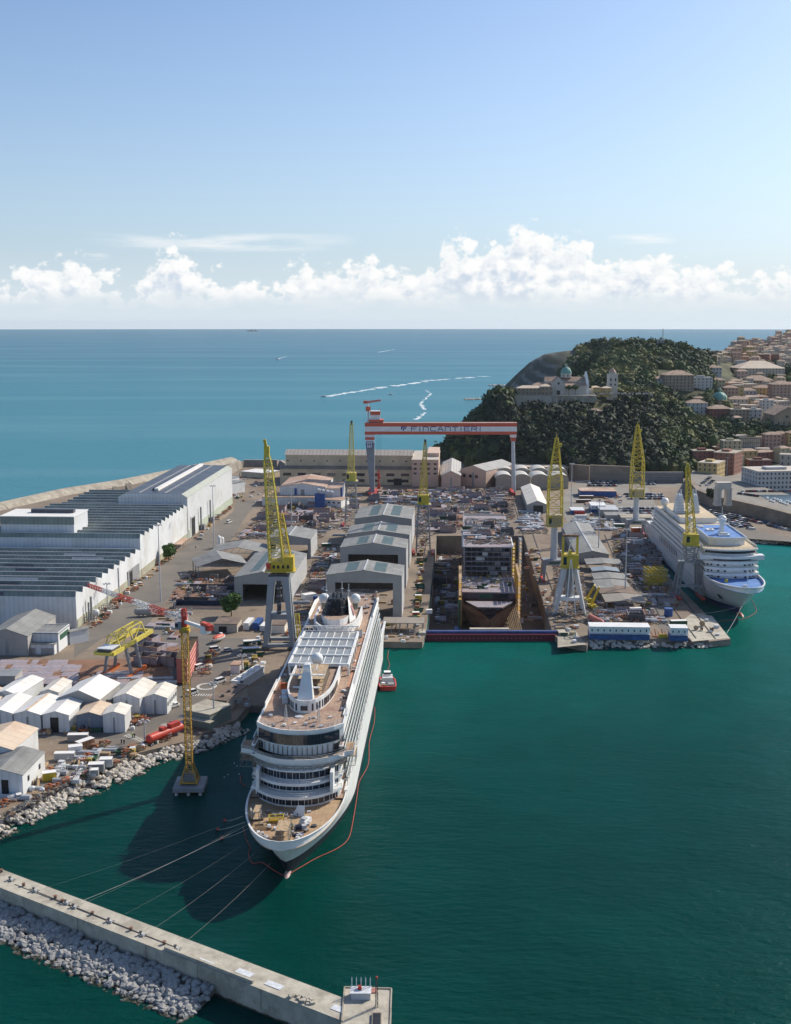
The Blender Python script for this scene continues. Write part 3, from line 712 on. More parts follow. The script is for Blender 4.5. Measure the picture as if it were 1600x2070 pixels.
def shed(name, label, FL, FR, BR, H, rise, wm=None, rm=None, door=None, group=None, z0=3.0, cat='shed', gab=None, ridgecap=None, win=0):
    wm = wm or wall_w; rm = rm or white_r
    loc, rz, W, D = frame(FL, FR, BR, H, z0)
    root = thing(name, label, cat, loc, rz, group)
    b = MB()
    f = [(0,0),(W,0),(W,H),(W/2,H+rise),(0,H)]
    for y, m in ((0, gab or wm), (D, wm)): b.add([(x,y,z) for x,z in f], [(0,1,2,3,4)], m)
    b.quad((W,0,0),(W,D,0),(W,D,H),(W,0,H),wm); b.quad((0,D,0),(0,0,0),(0,0,H),(0,D,H),wm)
    b.build('wall', root)
    gable_roof(W, D, H, rise, rm).build('roof', root)
    if ridgecap:
        q = MB(); q.bx(W/2-.5,W/2+.5,0,D,H+rise+.1,H+rise+.3,ridgecap); q.build('ridge_cap', root)
    if door:
        q = MB(); x0, x1, hh = door; q.bx(W*x0,W*x1,-.08,.02,0,H*hh,dark); q.build('door', root)
    else:
        q = MB(); q.bx(W*.46,W*.54,-.06,.02,0,H*.85,steel); q.build('door', root)
    for i in range(win):
        q = MB(); y = D*(i+.5)/win; q.bx(W-.02,W+.06,y-.8,y+.8,H*.45,H*.7,glass); q.build('window', root)
    return root
WS = 'pale workshop tents in the lower left'
shed('workshop_tent','white gabled shed with dark half open door, front row between two closed sheds',(86,1445),(139,1446),(169,1413),6.5,1.4,None,white_r,(.28,.60,.85),WS)
shed('workshop_tent','white gabled shed with a tan ridge strip, left of the one with dark door',(28,1443),(81.5,1445),(117,1410),6.5,1.4,None,white_r,None,WS, ridgecap=tan_r)
shed('workshop_tent','white gabled shed cut by the left part of the front row, shadow across its roof',(-28,1441),(24,1442),(60,1408),6.5,1.4,None,white_r,None,WS)
shed('workshop_tent','tan roofed shed with a dark blue gable band',(154,1446),(207,1447),(228,1424),5.8,1.3,None,tan_r,None,WS,gab=mat('blue_grey_cladding',(.16,.20,.27),.6,.1))
shed('workshop_tent','cream shed with closed front beside the pipe racks, right end of the front row',(208,1445),(252,1445),(267,1427),6.8,1.2,None,cream_r,None,WS)
shed('workshop_tent','broad white shed with streaked roof and slatted grey gable in the back row',(119,1410),(201,1414),(231,1381),7.5,3.2,grey_w,white_r,None,WS)
shed('workshop_tent','large cream roofed shed left of the smallest right hand cream shed',(229,1410),(282,1412),(309,1380),7.5,1.8,None,cream_r,None,WS)
shed('workshop_tent','small cream shed nearest the pink panel block',(289,1410),(337.5,1411),(356,1387),6.5,1.5,None,cream_r,None,WS,win=5)
shed('workshop_tent','white shed in the back row cut by the left edge of the photo',(-12,1402),(36,1405),(73,1372),6.5,1.5,None,white_r,(.3,.7,.6),WS)
shed('workshop_tent','small cream roofed shed behind the white front row, with dark eaves',(81,1399),(118,1400),(143,1377),5.5,1.2,None,cream_r,None,WS)
shed('workshop_tent','tan roofed tent at the left edge above the shadowed white roof',(-60,1420),(-8,1420),(22,1395),6,1.4,None,tan_r,None,WS)
shed('workshop_tent','tall tan roofed hall behind the grey roofed hall',(-72,1512),(25,1516),(67.5,1473),8.5,2.2,None,tan_r,None,WS)
shed('workshop_tent','grey roofed hall with a black doorway, nearest the shore',(-45,1565),(45,1567),(88,1521),7.0,1.8,None,grey_r,(.52,.68,.75),WS,win=2)
def flatroof(name, label, FL, FR, BR, H, wm, rm, group=None, cat='shed', open_=False, z0=3.0, door=None, posts=4, par=.0):
    loc, rz, W, D = frame(FL, FR, BR, H, z0); root = thing(name, label, cat, loc, rz, group)
    b = MB(); b.bx(-.3,W+.3,-.3,D+.3,H,H+.35,rm); b.build('roof', root)
    if open_:
        for i in range(posts):
            for y in (.3, D-.3):
                q = MB(); x = .3+(W-.6)*i/(posts-1); q.bx(x-.2,x+.2,y-.2,y+.2,0,H,steel); q.build('post', root)
    else:
        b = MB(); b.bx(0,W,0,D,0,H,wm); b.build('wall', root)
        if par:
            q = MB()
            for a in ((0,W,0,.4),(0,W,D-.4,D),(0,.4,.4,D-.4),(W-.4,W,.4,D-.4)): q.bx(*a,H+.35,H+.35+par,wm)
            q.build('parapet', root)
    if door:
        q = MB(); q.bx(W*door[0],W*door[1],-.07,.02,0,H*door[2],dark); q.build('door', root)
    return root, W, D
flatroof('lean_to','flat dark grey roof between two cream sheds',(202,1414),(222,1416),(252,1384),5,grey_w,steel)
flatroof('site_hut','small hut with red roof and blue front beside the cream sheds',(283,1421),(317,1422),(318,1417),3.6,bluep,redp,cat='hut')
r_, W, D = flatroof('quay_workshop','pale low pitched building behind the ochre crane mast',(373,1436),(425,1446),(427,1418),5.5,mat('green_grey_wall',(.20,.24,.21),.7,.1),concl,cat='building')
q = MB(); q.bx(-1,W+2,-3.0,-.2,3.6,3.8,concl); q.build('canopy', r_)
flatroof('dark_roof_store','long store with a brown black roof and four roof vents by the road',(427,1415),(458,1418),(474,1384),4.5,stone_w,browng,cat='building')
rr = [o for o in sc.objects if o.name == 'dark_roof_store'][0]
for i in range(4):
    q = MB(); q.cyl((3.0,4+i*6,4.85),(3.0,4+i*6,5.6),.7,.7,steeld,10); q.build('vent', rr)

# ---------------------------------------------------------------- the long sawtooth halls and the tall hall
HA = Vector((-155.0, 549.0, 3.0)); HZ = -math.atan(.052)       # right wall of the halls, running away
def hl(x, y):                                                 # local -> world: x to the right, y away
    C, S = math.cos(HZ), math.sin(HZ); return (HA.x+x*C-y*S, HA.y+x*S+y*C)
FOOT.append([hl(-93,0), hl(0,0), hl(0,396), hl(-93,396)])
def ylen(px, py):                                             # distance along the wall for a ground point
    p = at(px, py); return (p.y-HA.y)
yA, yB, yC = 0.0, 117.0, 236.0; yD = 396.0
hall = thing('sawtooth_hall', 'long white factory hall with dark green sawtooth roof, nearer and lower section', 'factory', HA, HZ)
hall2 = thing('sawtooth_hall', 'white factory hall with dark green sawtooth roof, farther and taller section', 'factory', HA, HZ)
saw_dark = mat('sawtooth_glazing', (.24,.28,.25), .5, .25, .1, (.14,.17,.155), .5, .06, corr=(0,2.4,.3))
saw_top = mat('sawtooth_roof', (.22,.23,.22), .7, .2, .1, (.20,.20,.19), .5, .08)
lowband = mat('stained_base_wall', (.36,.37,.28), .8, .15, .15, (.30,.20,.14), .5, .08)
def saw(root, y0, y1, Hh, n, XL, tooth=2.6, XF=None, xr_=0):
    if XF is None: XF = lambda y: XL
    X0 = XL
    if xr_ == 0:
        b = MB(); b.bx(XL,0,y0,y1,0,Hh,wall_w); b.build('wall', root)
        b = MB(); b.bx(-.02,.25,y0+.5,y1-.5,0,4.2,lowband); b.build('base_band', root)
    dy = (y1-y0)/n
    for i in range(n):
        ya = y0+i*dy+.2; q = MB(); XL = XF(ya+dy)
        if xr_: q.bx(XL,xr_-.1,ya,ya+dy-.3,0,Hh-.05,wall_w)
        # steep dark glazing towards the viewer, roof sloping down behind, white gusset at the wall
        xe = (xr_ or 0)-.1; vs = [(XL,ya,Hh),(xe,ya,Hh),(xe,ya+1.0,Hh+tooth),(XL,ya+1.0,Hh+tooth),(XL,ya+dy-.5,Hh+.1),(xe,ya+dy-.5,Hh+.1)]
        q.add(vs, [(0,1,2,3)], saw_dark); q.add(vs, [(3,2,5,4)], saw_top); q.add(vs, [(1,5,2)], wall_w); q.add(vs, [(0,3,4)], wall_w)
        q.bx(XL,-.1 if not xr_ else xr_-.1,ya+.9,ya+1.3,Hh+tooth,Hh+tooth+.28,lgrey)
        q.build('roof_tooth', root)
saw(hall, yA, yB-.3, 15.5, 11, -93)
saw(hall2, yB, yC, 22.5, 12, -92)
b = MB()                                                     # dark skylight panels glinting in the teeth
for k, (x0, x1, i) in enumerate([(-62,-48,0),(-46,-36,0),(-58,-44,1),(-60,-36,2),(-52,-30,3),(-50,-34,5),(-30,-12,8),(-60,-44,6),(-38,-20,9)]):
    q = MB(); dy = (yB-.3)/11; ya = i*dy+.2; q.bx(x0,x1,ya+.12,ya+.2,15.7,17.6,glassb if k%2 else tarp); q.build('skylight', hall)
q = MB(); q.bx(-.1,.5,88,112,0,9,steel); q.bx(.4,.55,91,97,0,8,dark); q.build('door', hall)
q = MB(); q.bx(0,.6,70.5,71.3,0,15,lgrey); q.build('downpipe', hall)
# raised white block on the left of the taller hall
FLb = at(5,1108,25.5)
q = MB(); loc = at(1,1086,3+22.5)
def locl(v):
    C, S = math.cos(-HZ), math.sin(-HZ); dx, dy = v.x-HA.x, v.y-HA.y; return dx*C-dy*S, dx*S+dy*C
xa, ya_ = locl(at(3,1083,25.5)); xb, _ = locl(at(153,1083,25.5))
xx2, yy2 = locl(at(180,1060,25.5))
hb = MB(); hb.bx(xa, xb, ya_, ya_+26, 22.5, 34, wall_w); hb.bx(xa-.3,xb+.3,ya_-.25,ya_-.05,29.5,33.8,saw_dark); hb.build('raised_block', hall2)
hb = MB(); hb.bx(xa-.5, xb+.5, ya_-.5, ya_+26.5, 34, 34.4, white_r); hb.build('raised_roof', hall2)
hb = MB(); hb.bx(xa+14, xb-4, ya_+12, ya_+16, 34.4, 36.6, solar); hb.build('roof_lantern', hall2)
# white front block between the two halls' sections is the hall2 front; small grey annexes in front of the nearer hall
def xsea(y): return float(np.interp(y+549, [700,918,998,1059,1140], [-420,-317,-288,-250,-215]))+155+26
hall3 = thing('sawtooth_hall', 'sawtooth roofed factory section behind, between the sea wall and the tall hall', 'factory', HA, HZ)
XT = -47.5
th = thing('tall_hall', 'tall white hall with dark solar covered roof and black door opening', 'hall', HA, HZ)
XL = -47.5; Ht = 28.6; Rr = 3.0
saw(hall3, yC+.5, yC+86, 20, 7, -91.5, 2.6, lambda y: -91.5, XT-.6)
b = MB(); b.bx(XL,0.4,yC+.3,yD,0,Ht,wall_w); b.build('wall', th)
b = MB(); b.bx(.38,.65,yC+2,yD-1,0,6,mat('green_base_wall',(.40,.45,.36),.8,.1,.2)); b.build('base_band', th)
W = -XL
prof = [(XL-.4,Ht),(XL+W*.10,Ht+Rr*.85),(XL+W*.47,Ht+Rr),(XL+W*.93,Ht+Rr*.85),(.8,Ht)]
b = MB(); n = len(prof)
for y in (yC-.2, yD+.4): b.add([(x,y,z) for x, z in prof], [tuple(range(n))], wall_w)
b.build('gable', th)
b = MB()
for k, ((x0,z0),(x1,z1)) in enumerate(zip(prof, prof[1:])):
    mm = mat('eave_sheet',(.36,.38,.32),.6,.1) if k in (0,3) else solar
    b.quad((x0,yC-.2,z0+.05),(x1,yC-.2,z1+.05),(x1,yD+.4,z1+.05),(x0,yD+.4,z0+.05),mm)
b.build('roof', th)
for xx in (.30,.68):
    b = MB(); b.bx(XL+W*xx-.8, XL+W*xx+.8, yC+1, yD-2, Ht+Rr*.9+(.12 if xx < .5 else -.05), Ht+Rr+.1, steel); b.build('roof_strip', th)
b = MB(); b.bx(XL+W*.47, XL+W*.53, yC+12, yD-4, Ht+Rr-.1, Ht+Rr+1.6, white_r); b.bx(XL+W*.44, XL+W*.47, yC+12, yD-4, Ht+Rr-.2, Ht+Rr+1.5, dark); b.build('ridge_vent', th)
b = MB(); b.bx(.45,.7,yC+8,yC+30,0,14,lgrey); b.build('door_frame', th)
b = MB(); b.bx(.68,.8,yC+10,yC+20,0,12.5,dark); b.bx(.68,.9,yC+20.2,yC+28,0,13,wall_w); b.build('door', th)
for yy in (yC+34, yC+66):
    b = MB(); b.cyl((2,yy,0),(2,yy,17),.6,.6,steel,8); b.bx(1,4,yy+1,yy+6,0,4,steel); b.build('exhaust_stack', th)
b = MB(); b.bx(.6,5,yC-40,yC-18,3.6,3.9,rust_r)
for k in range(4): b.bx(4.5,4.8,yC-39+k*6.6,yC-38.7+k*6.6,0,3.6,lgrey)
b.build('canopy', hall2)
b = MB(); b.cyl((2.2,12,0),(2.2,12,10),.5,.5,steel,8); b.cyl((2.2,16,0),(2.2,16,12),.6,.6,steel,8); b.sph((3,20,2.5),2.2,lgrey,10,6); b.build('dust_extractor', hall)
shed('annex_hall','large pale grey gabled annex in front of the sawtooth hall',(-30,1285),(53,1288),(96,1245),9.0,3.2,grey_w,grey_r,None,cat='annex')
r0, W_, D_ = flatroof('annex_block','grey two level annex with green end panel beside the gabled annex',(58,1281),(116,1283),(133,1264),8.5,wall_w,grey_r,cat='annex',par=.3)
q = MB(); q.bx(W_+.02,W_+.12,2,D_-2,5,7.5,greenp); q.build('sign_panel', r0)
r0, W_, D_ = flatroof('annex_block','low grey annex block with garage doors, nearest the plate yard',(49,1303),(108,1305),(116,1296),4.5,wall_w,grey_r,cat='annex')
for x in (.15,.55,.75):
    q = MB(); q.bx(W_*x,W_*x+3,-.08,.02,0,3,grey_w); q.build('door', r0)
shed('annex_hall','small annex with green end stripe against the hall wall',(133,1275),(141,1278),(156,1262),6,.6,wall_w,grey_r,None,cat='annex')
flatroof('annex_store','low grey store cut by the left edge beside the plate stacks',(-10,1368),(30,1368),(33,1354),3.5,grey_w,steel,cat='store')

# ---------------------------------------------------------------- middle of the yard
def portal(name, label, FL, FR, BR, H, rise, group, skyl=True, side=True, deep=0.0, legw=4.5):
    loc, rz, W, D = frame(FL, FR, BR, H); root = thing(name, label, 'portal shed', loc, rz, group)
    b = MB(); roofm = grey_r
    nx = 2
    b = gable_roof(W, D, H, rise, grey_r, .2, .3); b.build('roof', root)
    q = MB(); q.bx(W/2-.35,W/2+.35,0,D,H+rise+.2,H+rise+.6,lgrey); q.build('ridge_cap', root)
    if skyl:
        for f0, f1 in ((.24,.40),(.62,.78)):
            zf = lambda x: H+rise*(1-abs(x-W/2)/(W/2))+.34
            q = MB(); x0, x1 = W*f0, W*f1; q.quad((x0,D*.1,zf(x0)),(x1,D*.1,zf(x1)),(x1,D*.92,zf(x1)),(x0,D*.92,zf(x0)), mat('green_skylight',(.06,.095,.08),.4,.3)); q.build('skylight', root)
    for y in (0, D-.6):
        g = MB(); g.add([(x,yy,z) for yy in (y,y+.6) for x, z in ((0,H-3.6),(W,H-3.6),(W,H),(W/2,H+rise),(0,H))], [(0,1,2,3,4),(9,8,7,6,5),(0,5,6,1)], grey_w); g.build('gable_beam', root)
    if legw > 3: q = MB(); q.bx(1.1,W-1.1,D-1.2,D-.7,H*.42,H-3.7,steeld); q.build('shade_panel', root)  # dark panel added to make the open shed read as shaded inside
    for s_, x in (('l', 0), ('r', W)):
        q = MB(); q.bx(x-.0 if s_=='l' else x-1.0, x+1.0 if s_=='l' else x, .05, D+deep, 0, H-.05, lgrey if s_=='r' else grey_w)
        q.bx(x if s_=='l' else x-legw, x+legw if s_=='l' else x, .03, 1.0, 0, H-3.6, grey_w)
        q.build('side_wall', root)
    return root
PG = 'moving portal sheds over the assembly tracks'
portal('portal_shed','grey portal shed with two green skylights, nearest the water',(659.5,1163),(812.5,1166),(812.5,1143.5),21.5,2.6,PG)
portal('portal_shed','grey portal shed second from the water with wide open front',(688,1107.5),(821.5,1109),(823,1091),22.5,2.8,PG)
portal('portal_shed','portal shed third from the water with teal skylights',(701,1080.5),(827.5,1083.5),(828,1064),20,2.6,PG)
portal('portal_shed','rearmost portal shed with teal and green skylights',(717,1049),(832,1052),(836.5,1026.5),19,2.6,PG)
portal('portal_shed','grey portal shed behind the big yellow crane with one long skylight',(473.5,1167.5),(589,1164),(609,1119.5),12.5,3,'portal sheds left of the big yellow crane',skyl=True)
portal('portal_shed','open grey portal frame behind the yellow crane, farther back',(541,1089.5),(628,1091),(641,1071.5),12.5,2.2,'portal sheds left of the big yellow crane',skyl=False,legw=2)
def canopy(name, label, FL, FR, BR, H, rise, rm, group=None, nb=5):
    loc, rz, W, D = frame(FL, FR, BR, H); root = thing(name, label, 'canopy', loc, rz, group)
    gable_roof(W, D, H, rise, rm, .4, .2).build('roof', root)
    for i in range(3):
        for x in (.5, W-.5):
            q = MB(); y = .5+(D-1)*i/2; q.bx(x-.25,x+.25,y-.25,y+.25,0,H,steel); q.build('post', root)
    q = MB()
    for y in (.1, D-.1):
        q.bar((0,y,H-.2),(W,y,H-1.6 if False else H-.2),.25,steel)
        for i in range(8): q.bar((W*i/8,y,H-.2),(W*(i+.5)/8,y,H+rise*(1-abs((i+.5)/8-.5)*2)),.15,steel); 
    q.build('truss', root)
    return root
canopy('open_canopy','broad grey open canopy with arched truss left of the grey shed',(399,1146),(500,1140),(512,1122),7,4,grey_r)
canopy('open_canopy','grey open canopy behind the nearer arched canopy',(424,1117),(538,1117),(545,1103),7,3.5,grey_r)
# far row of workshops and offices
def facade(root, W, H, nx, nz, z0, dz, w, hh, x0=0, mtl=None, y=-.06, x1=None, dx=None):
    q = MB(); q.bx(-w/2,w/2,-.08,.05,0,hh,mtl or glass); me = q.mesh('window'); x1 = x1 or W
    for j in range(nz):
        for i in range(nx): inst('window', me, root, (x0+(x1-x0)*(i+.5)/nx, y, z0+j*dz))
loc, rz, W, D = frame((566,948),(832,953),(832,935),14)
root = thing('beige_workshop','long beige two tier workshop with strip windows along the back of the yard','workshop',loc,rz)
b = MB(); b.bx(0,W,0,D,0,14,cream_w); b.build('lower_wall', root)
b = MB(); b.bx(4,W,10,34,14,26,cream_w); b.build('upper_wall', root)
b = MB(); b.add([(-.5,-.6,14.0),(W,-.6,14.0),(W,10,16),(-.5,10,16)],[(0,1,2,3)],mat('lean_roof',(.27,.22,.17),.8,.2,.1,(.16,.14,.12),.5,.06,line=(0,9,.4))); b.build('lower_roof', root)
b = MB(); b.add([(3,9.2,26.0),(W,9.2,26.0),(W,22,30),(3,22,30),(W,35,26.2),(3,35,26.2)],[(0,1,2,3),(3,2,4,5)],mat('ribbed_roof',(.40,.36,.32),.8,.15,.1,(.24,.20,.18),.6,.1,corr=(0,3.5,.5))); b.build('upper_roof', root)
b = MB(); b.add([(4,10,26),(4,34,26),(4,22,29.8)],[(0,1,2)],cream_w); b.build('gable', root)
facade(root, W, 0, 9, 1, 8, 0, 7.5, 2.6); facade(root, W, 0, 5, 1, 2.5, 0, 6, 2.6, W*.45)
facade(root, W, 0, 10, 1, 20, 0, 1.6, 1.2, y=9.9)
q = MB(); q.bx(W*.86,W*.92,-.1,.05,0,6,dark); q.build('door', root)
loc, rz, W, D = frame((833,930),(887,930),(905,912),24)
root = thing('peach_office','square peach office block with rooftop terrace beside the beige workshop','office',loc,rz)
b = MB(); b.bx(0,W,0,D,0,24,peach_w); b.build('wall', root)
b = MB(); b.bx(-.3,W+.3,-.3,D+.3,24,24.5,stone_w); b.bx(W*.55,W,D*.3,D,24.5,28,peach_w); b.build('roof', root)
facade(root, W, 0, 4, 3, 11, 4.3, 2.6, 1.7)
for i in range(3):
    for j in range(3):
        q = MB(); q.bx(W-.05,W+.08,3+i*D/3.4,5.4+i*D/3.4,11+j*4.3,12.7+j*4.3,glass); q.build('window', root)
shed('gable_workshop','cream gabled workshop with three windows beside the office block',(893,961),(932,961),(944,934),12,4,peach_w,mat('ribbed_grey_roof',(.40,.39,.37),.7,.1,.1,corr=(0,2.5,.5)),None,cat='workshop')
r0 = shed('gable_workshop','taller cream gabled workshop with three dark windows and curved top',(931,948),(983,952),(997,936),15,4.2,peach_w,mat('ribbed_grey_roof',(.4,.4,.4)),None,cat='workshop')
facade(r0, 22, 0, 3, 1, 8, 0, 3, 2.6, 1, None, -.1, 20)
# barrel roofed halls
arcm = mat('barrel_roof', (.55,.54,.50), .6, .08, .15, (.40,.38,.34), .5, .1, corr=(1,3,.15))
arcw = mat('barrel_gable', (.40,.34,.27), .8, .1, .2, corr=(0,1.6,.3))
def barrel(x0, x1, y0, y1, z0, H, R, label):
    root = thing('barrel_hall', label, 'hall', (x0, y0, z0), 0, 'barrel vaulted halls at the back of the yard')
    W = x1-x0; n = 12; P = [(W/2-W/2*math.cos(math.pi*i/n), H+R*math.sin(math.pi*i/n)) for i in range(n+1)]
    b = MB(); b.add([(0,0,0),(W,0,0)]+[(x,0,z) for x, z in reversed(P)], [tuple(range(n+3))], arcw); b.add([(W,0,0),(W,y1-y0,0),(W,y1-y0,H),(W,0,H)],[(0,1,2,3)],arcw); b.build('wall', root)
    b = MB()
    for (xa, za), (xb, zb) in zip(P, P[1:]): b.quad((xa,-.5,za+.1),(xb,-.5,zb+.1),(xb,y1-y0,zb+.1),(xa,y1-y0,za+.1),arcm)
    b.build('roof', root); FOOT.append([(x0,y0),(x1,y0),(x1,y1),(x0,y1)])
ws = [(1002,1037),(1038,1073),(1074,1110),(1111,1150)]; base = at(1000,988)
for k, (a, c) in enumerate(ws):
    xa = at(a,988).x; xb = at(c,988).x; o_ = ['leftmost','second from left','third from left','rightmost'][k]
    barrel(xa+.2, xb-.2, base.y, base.y+26, 3, 9, 4.2, f'pale barrel vaulted hall in the front row, {o_} of four')
    if k != 1 or True:
        barrel(xa+3.2, xb+2.6, base.y+27, base.y+50, 3, 11, 4.5, f'pale barrel vaulted hall in the rear row, {o_} of four')
r0 = shed('gable_shed','white gabled open shed standing apart in front of the barrel halls',(1067,1020),(1107,1020),(1093,985),6.5,3.2,grey_w,cream_r,(.3,.78,.9),cat='shed')
flatroof('flat_store','long flat pale roof behind the barrel halls',(1008,944),(1158,944),(1158,938),9,conc,tan_r,cat='store')
# paint hall group left of the gantry
r0 = shed('paint_hall','large pale hall with rusty pink roof and blue ducts',(566,984),(655,987),(679,966),14,3,wall_w,rust_r,None,cat='hall')
q = MB(); q.bx(12,14,-.4,-.1,0,13,bluep); q.build('duct', r0)
flatroof('paint_annex','lower pale annex with rusty roof in front of the pink roofed hall',(530,1005),(640,1007),(656,997),7,wall_w,rust_r,cat='annex')
r0, W_, D_ = flatroof('filter_house','pale block with blue filter boxes at the right of the pink roofed hall',(660,988),(687,989),(700,975),13,wall_w,rust_r,cat='plant')
q = MB(); q.bx(W_+.1,W_+1.5,1,3,0,14,bluep); q.build('duct', r0)
r0 = thing('filter_unit','blue filter unit with grey coiled ducts beside the pink roofed hall','filter',at(652,1028))
b = MB(); b.bx(-6,2,0,8,0,12,bluep); b.bx(-5,1,-1,0,0,6,bluep); b.build('casing', r0)
for i in range(4):
    q = MB(); q.cyl((-4+i*3.4,2,14-i*.6),(-1.5+i*3.4,2,13.4-i*.6),2.2,2.2,lgrey,12); q.build('duct', r0)
r0, W_, D_ = flatroof('small_office','small white office with four windows in front of the filter unit',(651,1010),(690,1012),(697,1005),6,white,rust_r,cat='office')
facade(r0, W_, 0, 4, 1, 3.4, 0, 2.0, 1.4)
flatroof('side_store','pale store with grey roof at the right of the tall hall',(463,979),(495,973),(506,962),9,wall_w,grey_r,cat='store')
flatroof('side_store','flat grey roofed store behind the tall hall, farther one',(466,968),(484,964),(493,955),8,wall_w,steel,cat='store')
flatroof('sea_store','low cream building with white roof by the sloped sea wall',(488,953),(536,957),(543,950),5,cream_w,white_r,cat='store')
# right yard buildings
shed('long_grey_hall','long grey gabled hall beside the blue cabins with sunlit ridge line',(1166,1120),(1231,1120),(1185,1060),5.5,2.0,grey_w,grey_r,None,cat='hall',ridgecap=lgrey)
for i, (FL, FR, BR, mm, lb) in enumerate([((1188,1141),(1258,1141),(1245,1131),grey_r,'flat grey canopy roof nearest the long grey hall'),
    ((1199,1155),(1252,1155),(1245,1148),mat('blue_grey_roof',(.22,.27,.32),.6,.1),'blue grey low canopy roof, second from the long hall'),
    ((1203,1171),(1268,1171),(1262,1160),grey_r,'grey brown canopy roof, third from the long hall'),
    ((1208,1190),(1276,1190),(1268,1174),grey_r,'wide grey canopy, fourth from the long hall'),
    ((1215,1200),(1285,1200),(1279,1187),browng,'brown half of the wide canopy beside the lamp mast'),
    ((1226,1217),(1305,1217),(1296,1203),mat('mid_brown_roof',(.26,.23,.20),.8,.1),'brown canopy nearest the two storey cabins')]):
    canopy('store_canopy', lb, FL, FR, BR, 4.5, .8, mm, 'store canopies in the right yard')
def cabins(name, label, FL, FR, BR, n, H=2.7, nlev=2):
    loc, rz, W, D = frame(FL, FR, BR, H*nlev); root = thing(name, label, 'site cabins', loc, rz)
    for l in range(nlev):
        for i in range(n):
            q = MB(); w = W/n; q.bx(i*w+.04,(i+1)*w-.04,0,D,l*H+.05,(l+1)*H,bluep if l == 0 else white); q.bx(i*w+.04,(i+1)*w-.04,-.06,D+.06,(l+1)*H-.12,(l+1)*H-.01,lgrey if l else bluep)
            c_ = q.build('cabin', root)
            if l:
                q = MB(); q.bx(i*w+w*.3,i*w+w*.5,-.05,.02,l*H+.9,l*H+2,glass); q.build('window', c_)
    b = MB(); b.bx(0,W,-1.2,-.05,H-.1,H,lgrey)
    b.build('walkway', root)
    for i in range(n+1):
        q = MB(); q.bx(i*W/n-.05,i*W/n+.05,-1.2,-1.1,H,H+1.1,lgrey); q.build('rail_post', root)
    b = MB(); b.bx(-.1,W+.1,-.15,D+.1,H*nlev+.0,H*nlev+.14,white); b.build('roof', root)
cabins('cabin_block','long two storey stack of white over blue cabins by the rocky shore',(1193,1267),(1314,1267),(1315,1260),10,3.1)
cabins('cabin_block','short two storey stack of white over blue cabins near the pier corner',(1357,1270),(1392,1270),(1391,1263),3,3.1)
cabins('cabin_block','blue two storey cabins between the red roofed store and the long hall',(1196,1022),(1226,1022),(1226,1015),4,2.7)
flatroof('blue_store','long blue walled store with rusty red roof near the car park',(1174,993),(1246,993),(1252,987),5,bluep,rust_r,cat='store')
flatroof('portacabin','grey portacabin block with door facing the parked cars',(1214,1031),(1251,1031),(1251,1022),4.5,grey_w,lgrey,cat='cabin',door=(.4,.6,.7))
flatroof('portacabin','low blue and white cabin left of the grey portacabin block',(1156,1032),(1182,1032),(1183,1026),3,bluep,tarp,cat='cabin')
flatroof('low_store','long flat roofed store behind the moored white ship',(1258,1047),(1322,1047),(1322,1040),4,grey_w,conc,cat='store')
flatroof('low_store','low grey shed roof beside the white pillar crane',(1226,1042),(1268,1042),(1272,1036),3.5,grey_w,grey_r,cat='store')
flatroof('yard_shelter','flat grey shelter on the quay behind the stern of the nearest ship',(775,1260),(856,1260),(858,1250),4.5,grey_w,mat('shelter_roof',(.28,.24,.2),.8,.1),cat='shelter',open_=True,posts=6)
flatroof('truck_shed','low brown roofed open store beside the tree and lorries',(433,1262),(478,1264),(485,1250),4,stone_w,browng,cat='store',door=(.2,.55,.75))
r0, W_, D_ = flatroof('white_cabin_row','row of white roofed site cabins beside the quay road',(468,1377),(486,1379),(497,1344),3.6,white,white_r,cat='site cabins')
for i in range(5):
    q = MB(); q.bx(W_*.3,W_*.8,2+i*5.5,4+i*5.5,3.95,4.9,white); q.build('air_unit', r0)
flatroof('quay_hut','white hut with brown roof north of the white cabin row',(466,1345),(484,1346),(486,1338),3.5,white,rust_r,cat='hut')
flatroof('crane_hut','cream hut between the legs of the big yellow crane',(548,1264),(575,1265),(578,1250),4,cream_r,browng,cat='hut')

# ---------------------------------------------------------------- cars, lorries, containers, people
def carmesh(col, van=False, pick=False):
    b = MB(); L, W, H = (5.2,2.0,2.2) if van else (4.3,1.8,1.45)
    if pick:
        b.bx(-2.6,2.6,-.95,.95,.35,1.0,col); b.bx(0.2,1.8,-.9,.9,1.0,1.8,col); b.bx(-.0+.3,1.7,-.93,.93,1.15,1.6,glass); b.bx(-2.5,.1,-.8,.8,1.0,1.3,steel)
    else:
        zb = .82 if not van else 1.2
        b.bx(-L/2,L/2,-W/2,W/2,.3,zb,col)
        x0, x1 = (-L/2+.1, L/2-1.2) if van else (-L/2+.3, L/2-1.3)
        vs = [(x0,-W/2+.05,zb),(x1+.7,-W/2+.05,zb),(x1+.7,W/2-.05,zb),(x0,W/2-.05,zb),(x0+.35,-W/2+.2,H-.06),(x1,-W/2+.2,H-.06),(x1,W/2-.2,H-.06),(x0+.35,W/2-.2,H-.06)]
        b.add(vs, [(0,1,5,4),(1,2,6,5),(2,3,7,6),(3,0,4,7)], glass)
        b.bx(x0+.3,x1+.05,-W/2+.16,W/2-.16,H-.08,H,col)
    for x in (-L*.32, L*.32):
        for y in (-W/2, W/2): b.cyl((x,y-.1,.32),(x,y+.1,.32),.33,.33,tyre,8)
    return b.mesh('car')
